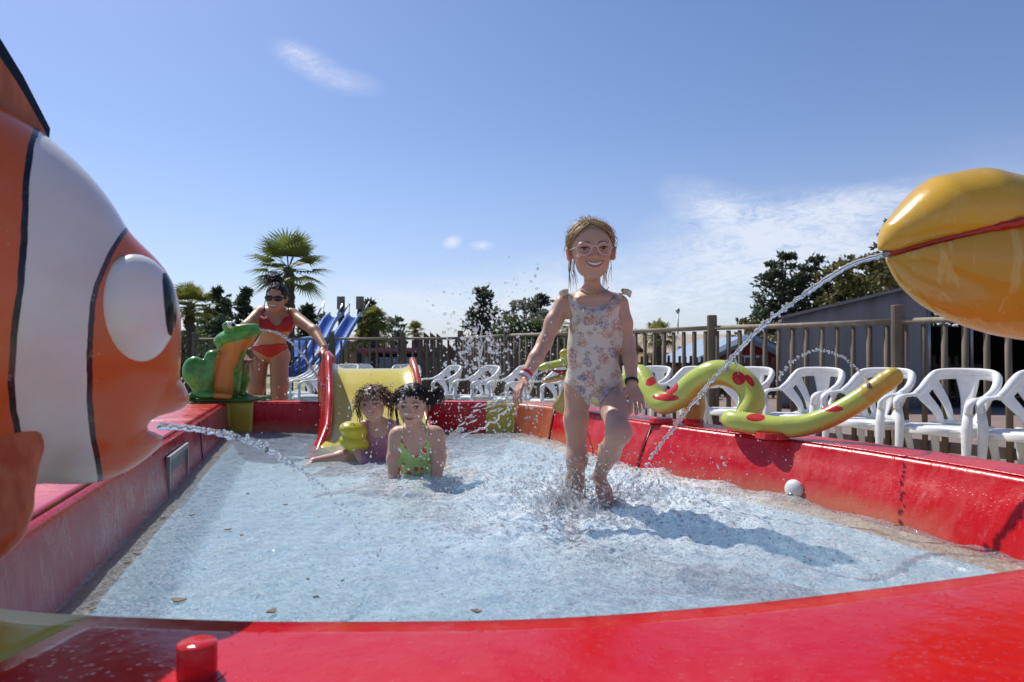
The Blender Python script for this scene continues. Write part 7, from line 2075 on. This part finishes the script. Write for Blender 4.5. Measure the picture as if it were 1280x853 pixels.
streaks(690, 640, 2.15, 34, .02, .07, -.3, .06)
streaks(790, 628, 2.35, 30, .02, .07, .2, .06)
streaks(735, 655, 2.0, 34, .015, .05, 0, .09)
streaks(640, 610, 2.5, 34, .015, .06, 0, .12)
streaks(520, 600, 2.65, 40, .01, .04, 0, .08, .0013)
for k in range(34):          # arc of water trailing from the fingers of her right hand
    t = rr.random(); a = rr.normal() * .022; p0 = P(645 - 70 * t, 498 + 48 * t * t + rr.normal() * 6, 2.12); pts = [p0 + np.array([-.010 * i, 0, -.004 * i]) + rr.normal(size=3) * .002 for i in range(4)]
    m.tube(pts, [.0022, .003, .002, .001], 6)
pts = [P(650, 492, 2.12), P(640, 505, 2.12), P(622, 522, 2.13), P(600, 536, 2.14), P(575, 548, 2.15)]
m.tube([p + rr.normal(size=3) * .003 for p in spline(pts, 6)], [.0028 * rr.uniform(.5, 1.5) for _ in range(25)], 6)
for cx, cy, dx, dy in ((598, 400, 2, 95), (588, 420, -6, 40), (612, 415, 10, 30)):
    pts = [P(cx + dx * i / 9 + rr.normal() * 3, cy + dy * i / 9, 2.12) for i in range(10)]
    m.tube(pts, [.0035 * rr.uniform(.35, 1.6) for _ in pts], 7)
# torn sheets: thin irregular films standing up round the shins
for (px, py, d, n_) in ((706, 622, 2.18, 9), (722, 628, 2.16, 9), (748, 636, 2.18, 6), (768, 634, 2.22, 6), (690, 636, 2.12, 7), (735, 640, 2.1, 7)):
    for _ in range(n_):
        c = P(px + rr.normal() * 7, py, d + rr.normal() * .03); c[2] = WZ; w = rr.uniform(.006, .020); hh = rr.uniform(.012, .055); a = rr.uniform(0, 3.14); e = np.array([math.cos(a), math.sin(a), 0]); lean = np.array([rr.normal() * .35 - .1, rr.normal() * .2, 1.0]); V = []; F = []
        for j in range(6):
            for i in range(5):
                t = j / 5; u = i / 4 * 2 - 1; V.append(c + e * w * u * (1 - .7 * t ** 1.5) + lean * hh * t * (1 - .25 * u * u) + rr.normal(size=3) * .0016)
        for j in range(5):
            for i in range(4): q = j * 5 + i; F.append((q, q + 1, q + 6, q + 5))
        m.add(V, F)
o = m.build('water_splash', M_MILK, smooth=True); tag(o, 'torn threads of splashing water round the feet of the running girl', 'splash', kind='stuff')

# broken, bubbling skin of the water: small blobs and bubbles riding on the surface
m = MB()
V3 = vco[rr.integers(0, len(vco), 60000)]
fa = foam_amt(V3[:, 0], V3[:, 1]); di = outline_dist(V3[:, 0:1][:30000], V3[:, 1:2][:30000]).ravel()
cnt = 0
for (x, y, z), a, dd in zip(V3[:30000], fa[:30000], di):
    if dd > -.05 or rr.random() > a * .55 + .015: continue
    r = .0010 + .0030 * rr.random() ** 2.5 * (.5 + .6 * a); m.ball((x, y, z + r * .35), (r * rr.uniform(1, 1.8), r * rr.uniform(1, 1.6), r * .75), 7, 5); cnt += 1
    if cnt > 7000: break
o = m.build('water_bubbles', M_MILK, smooth=True); tag(o, 'bubbles and small broken crests on the pool water', 'bubbles', kind='stuff')
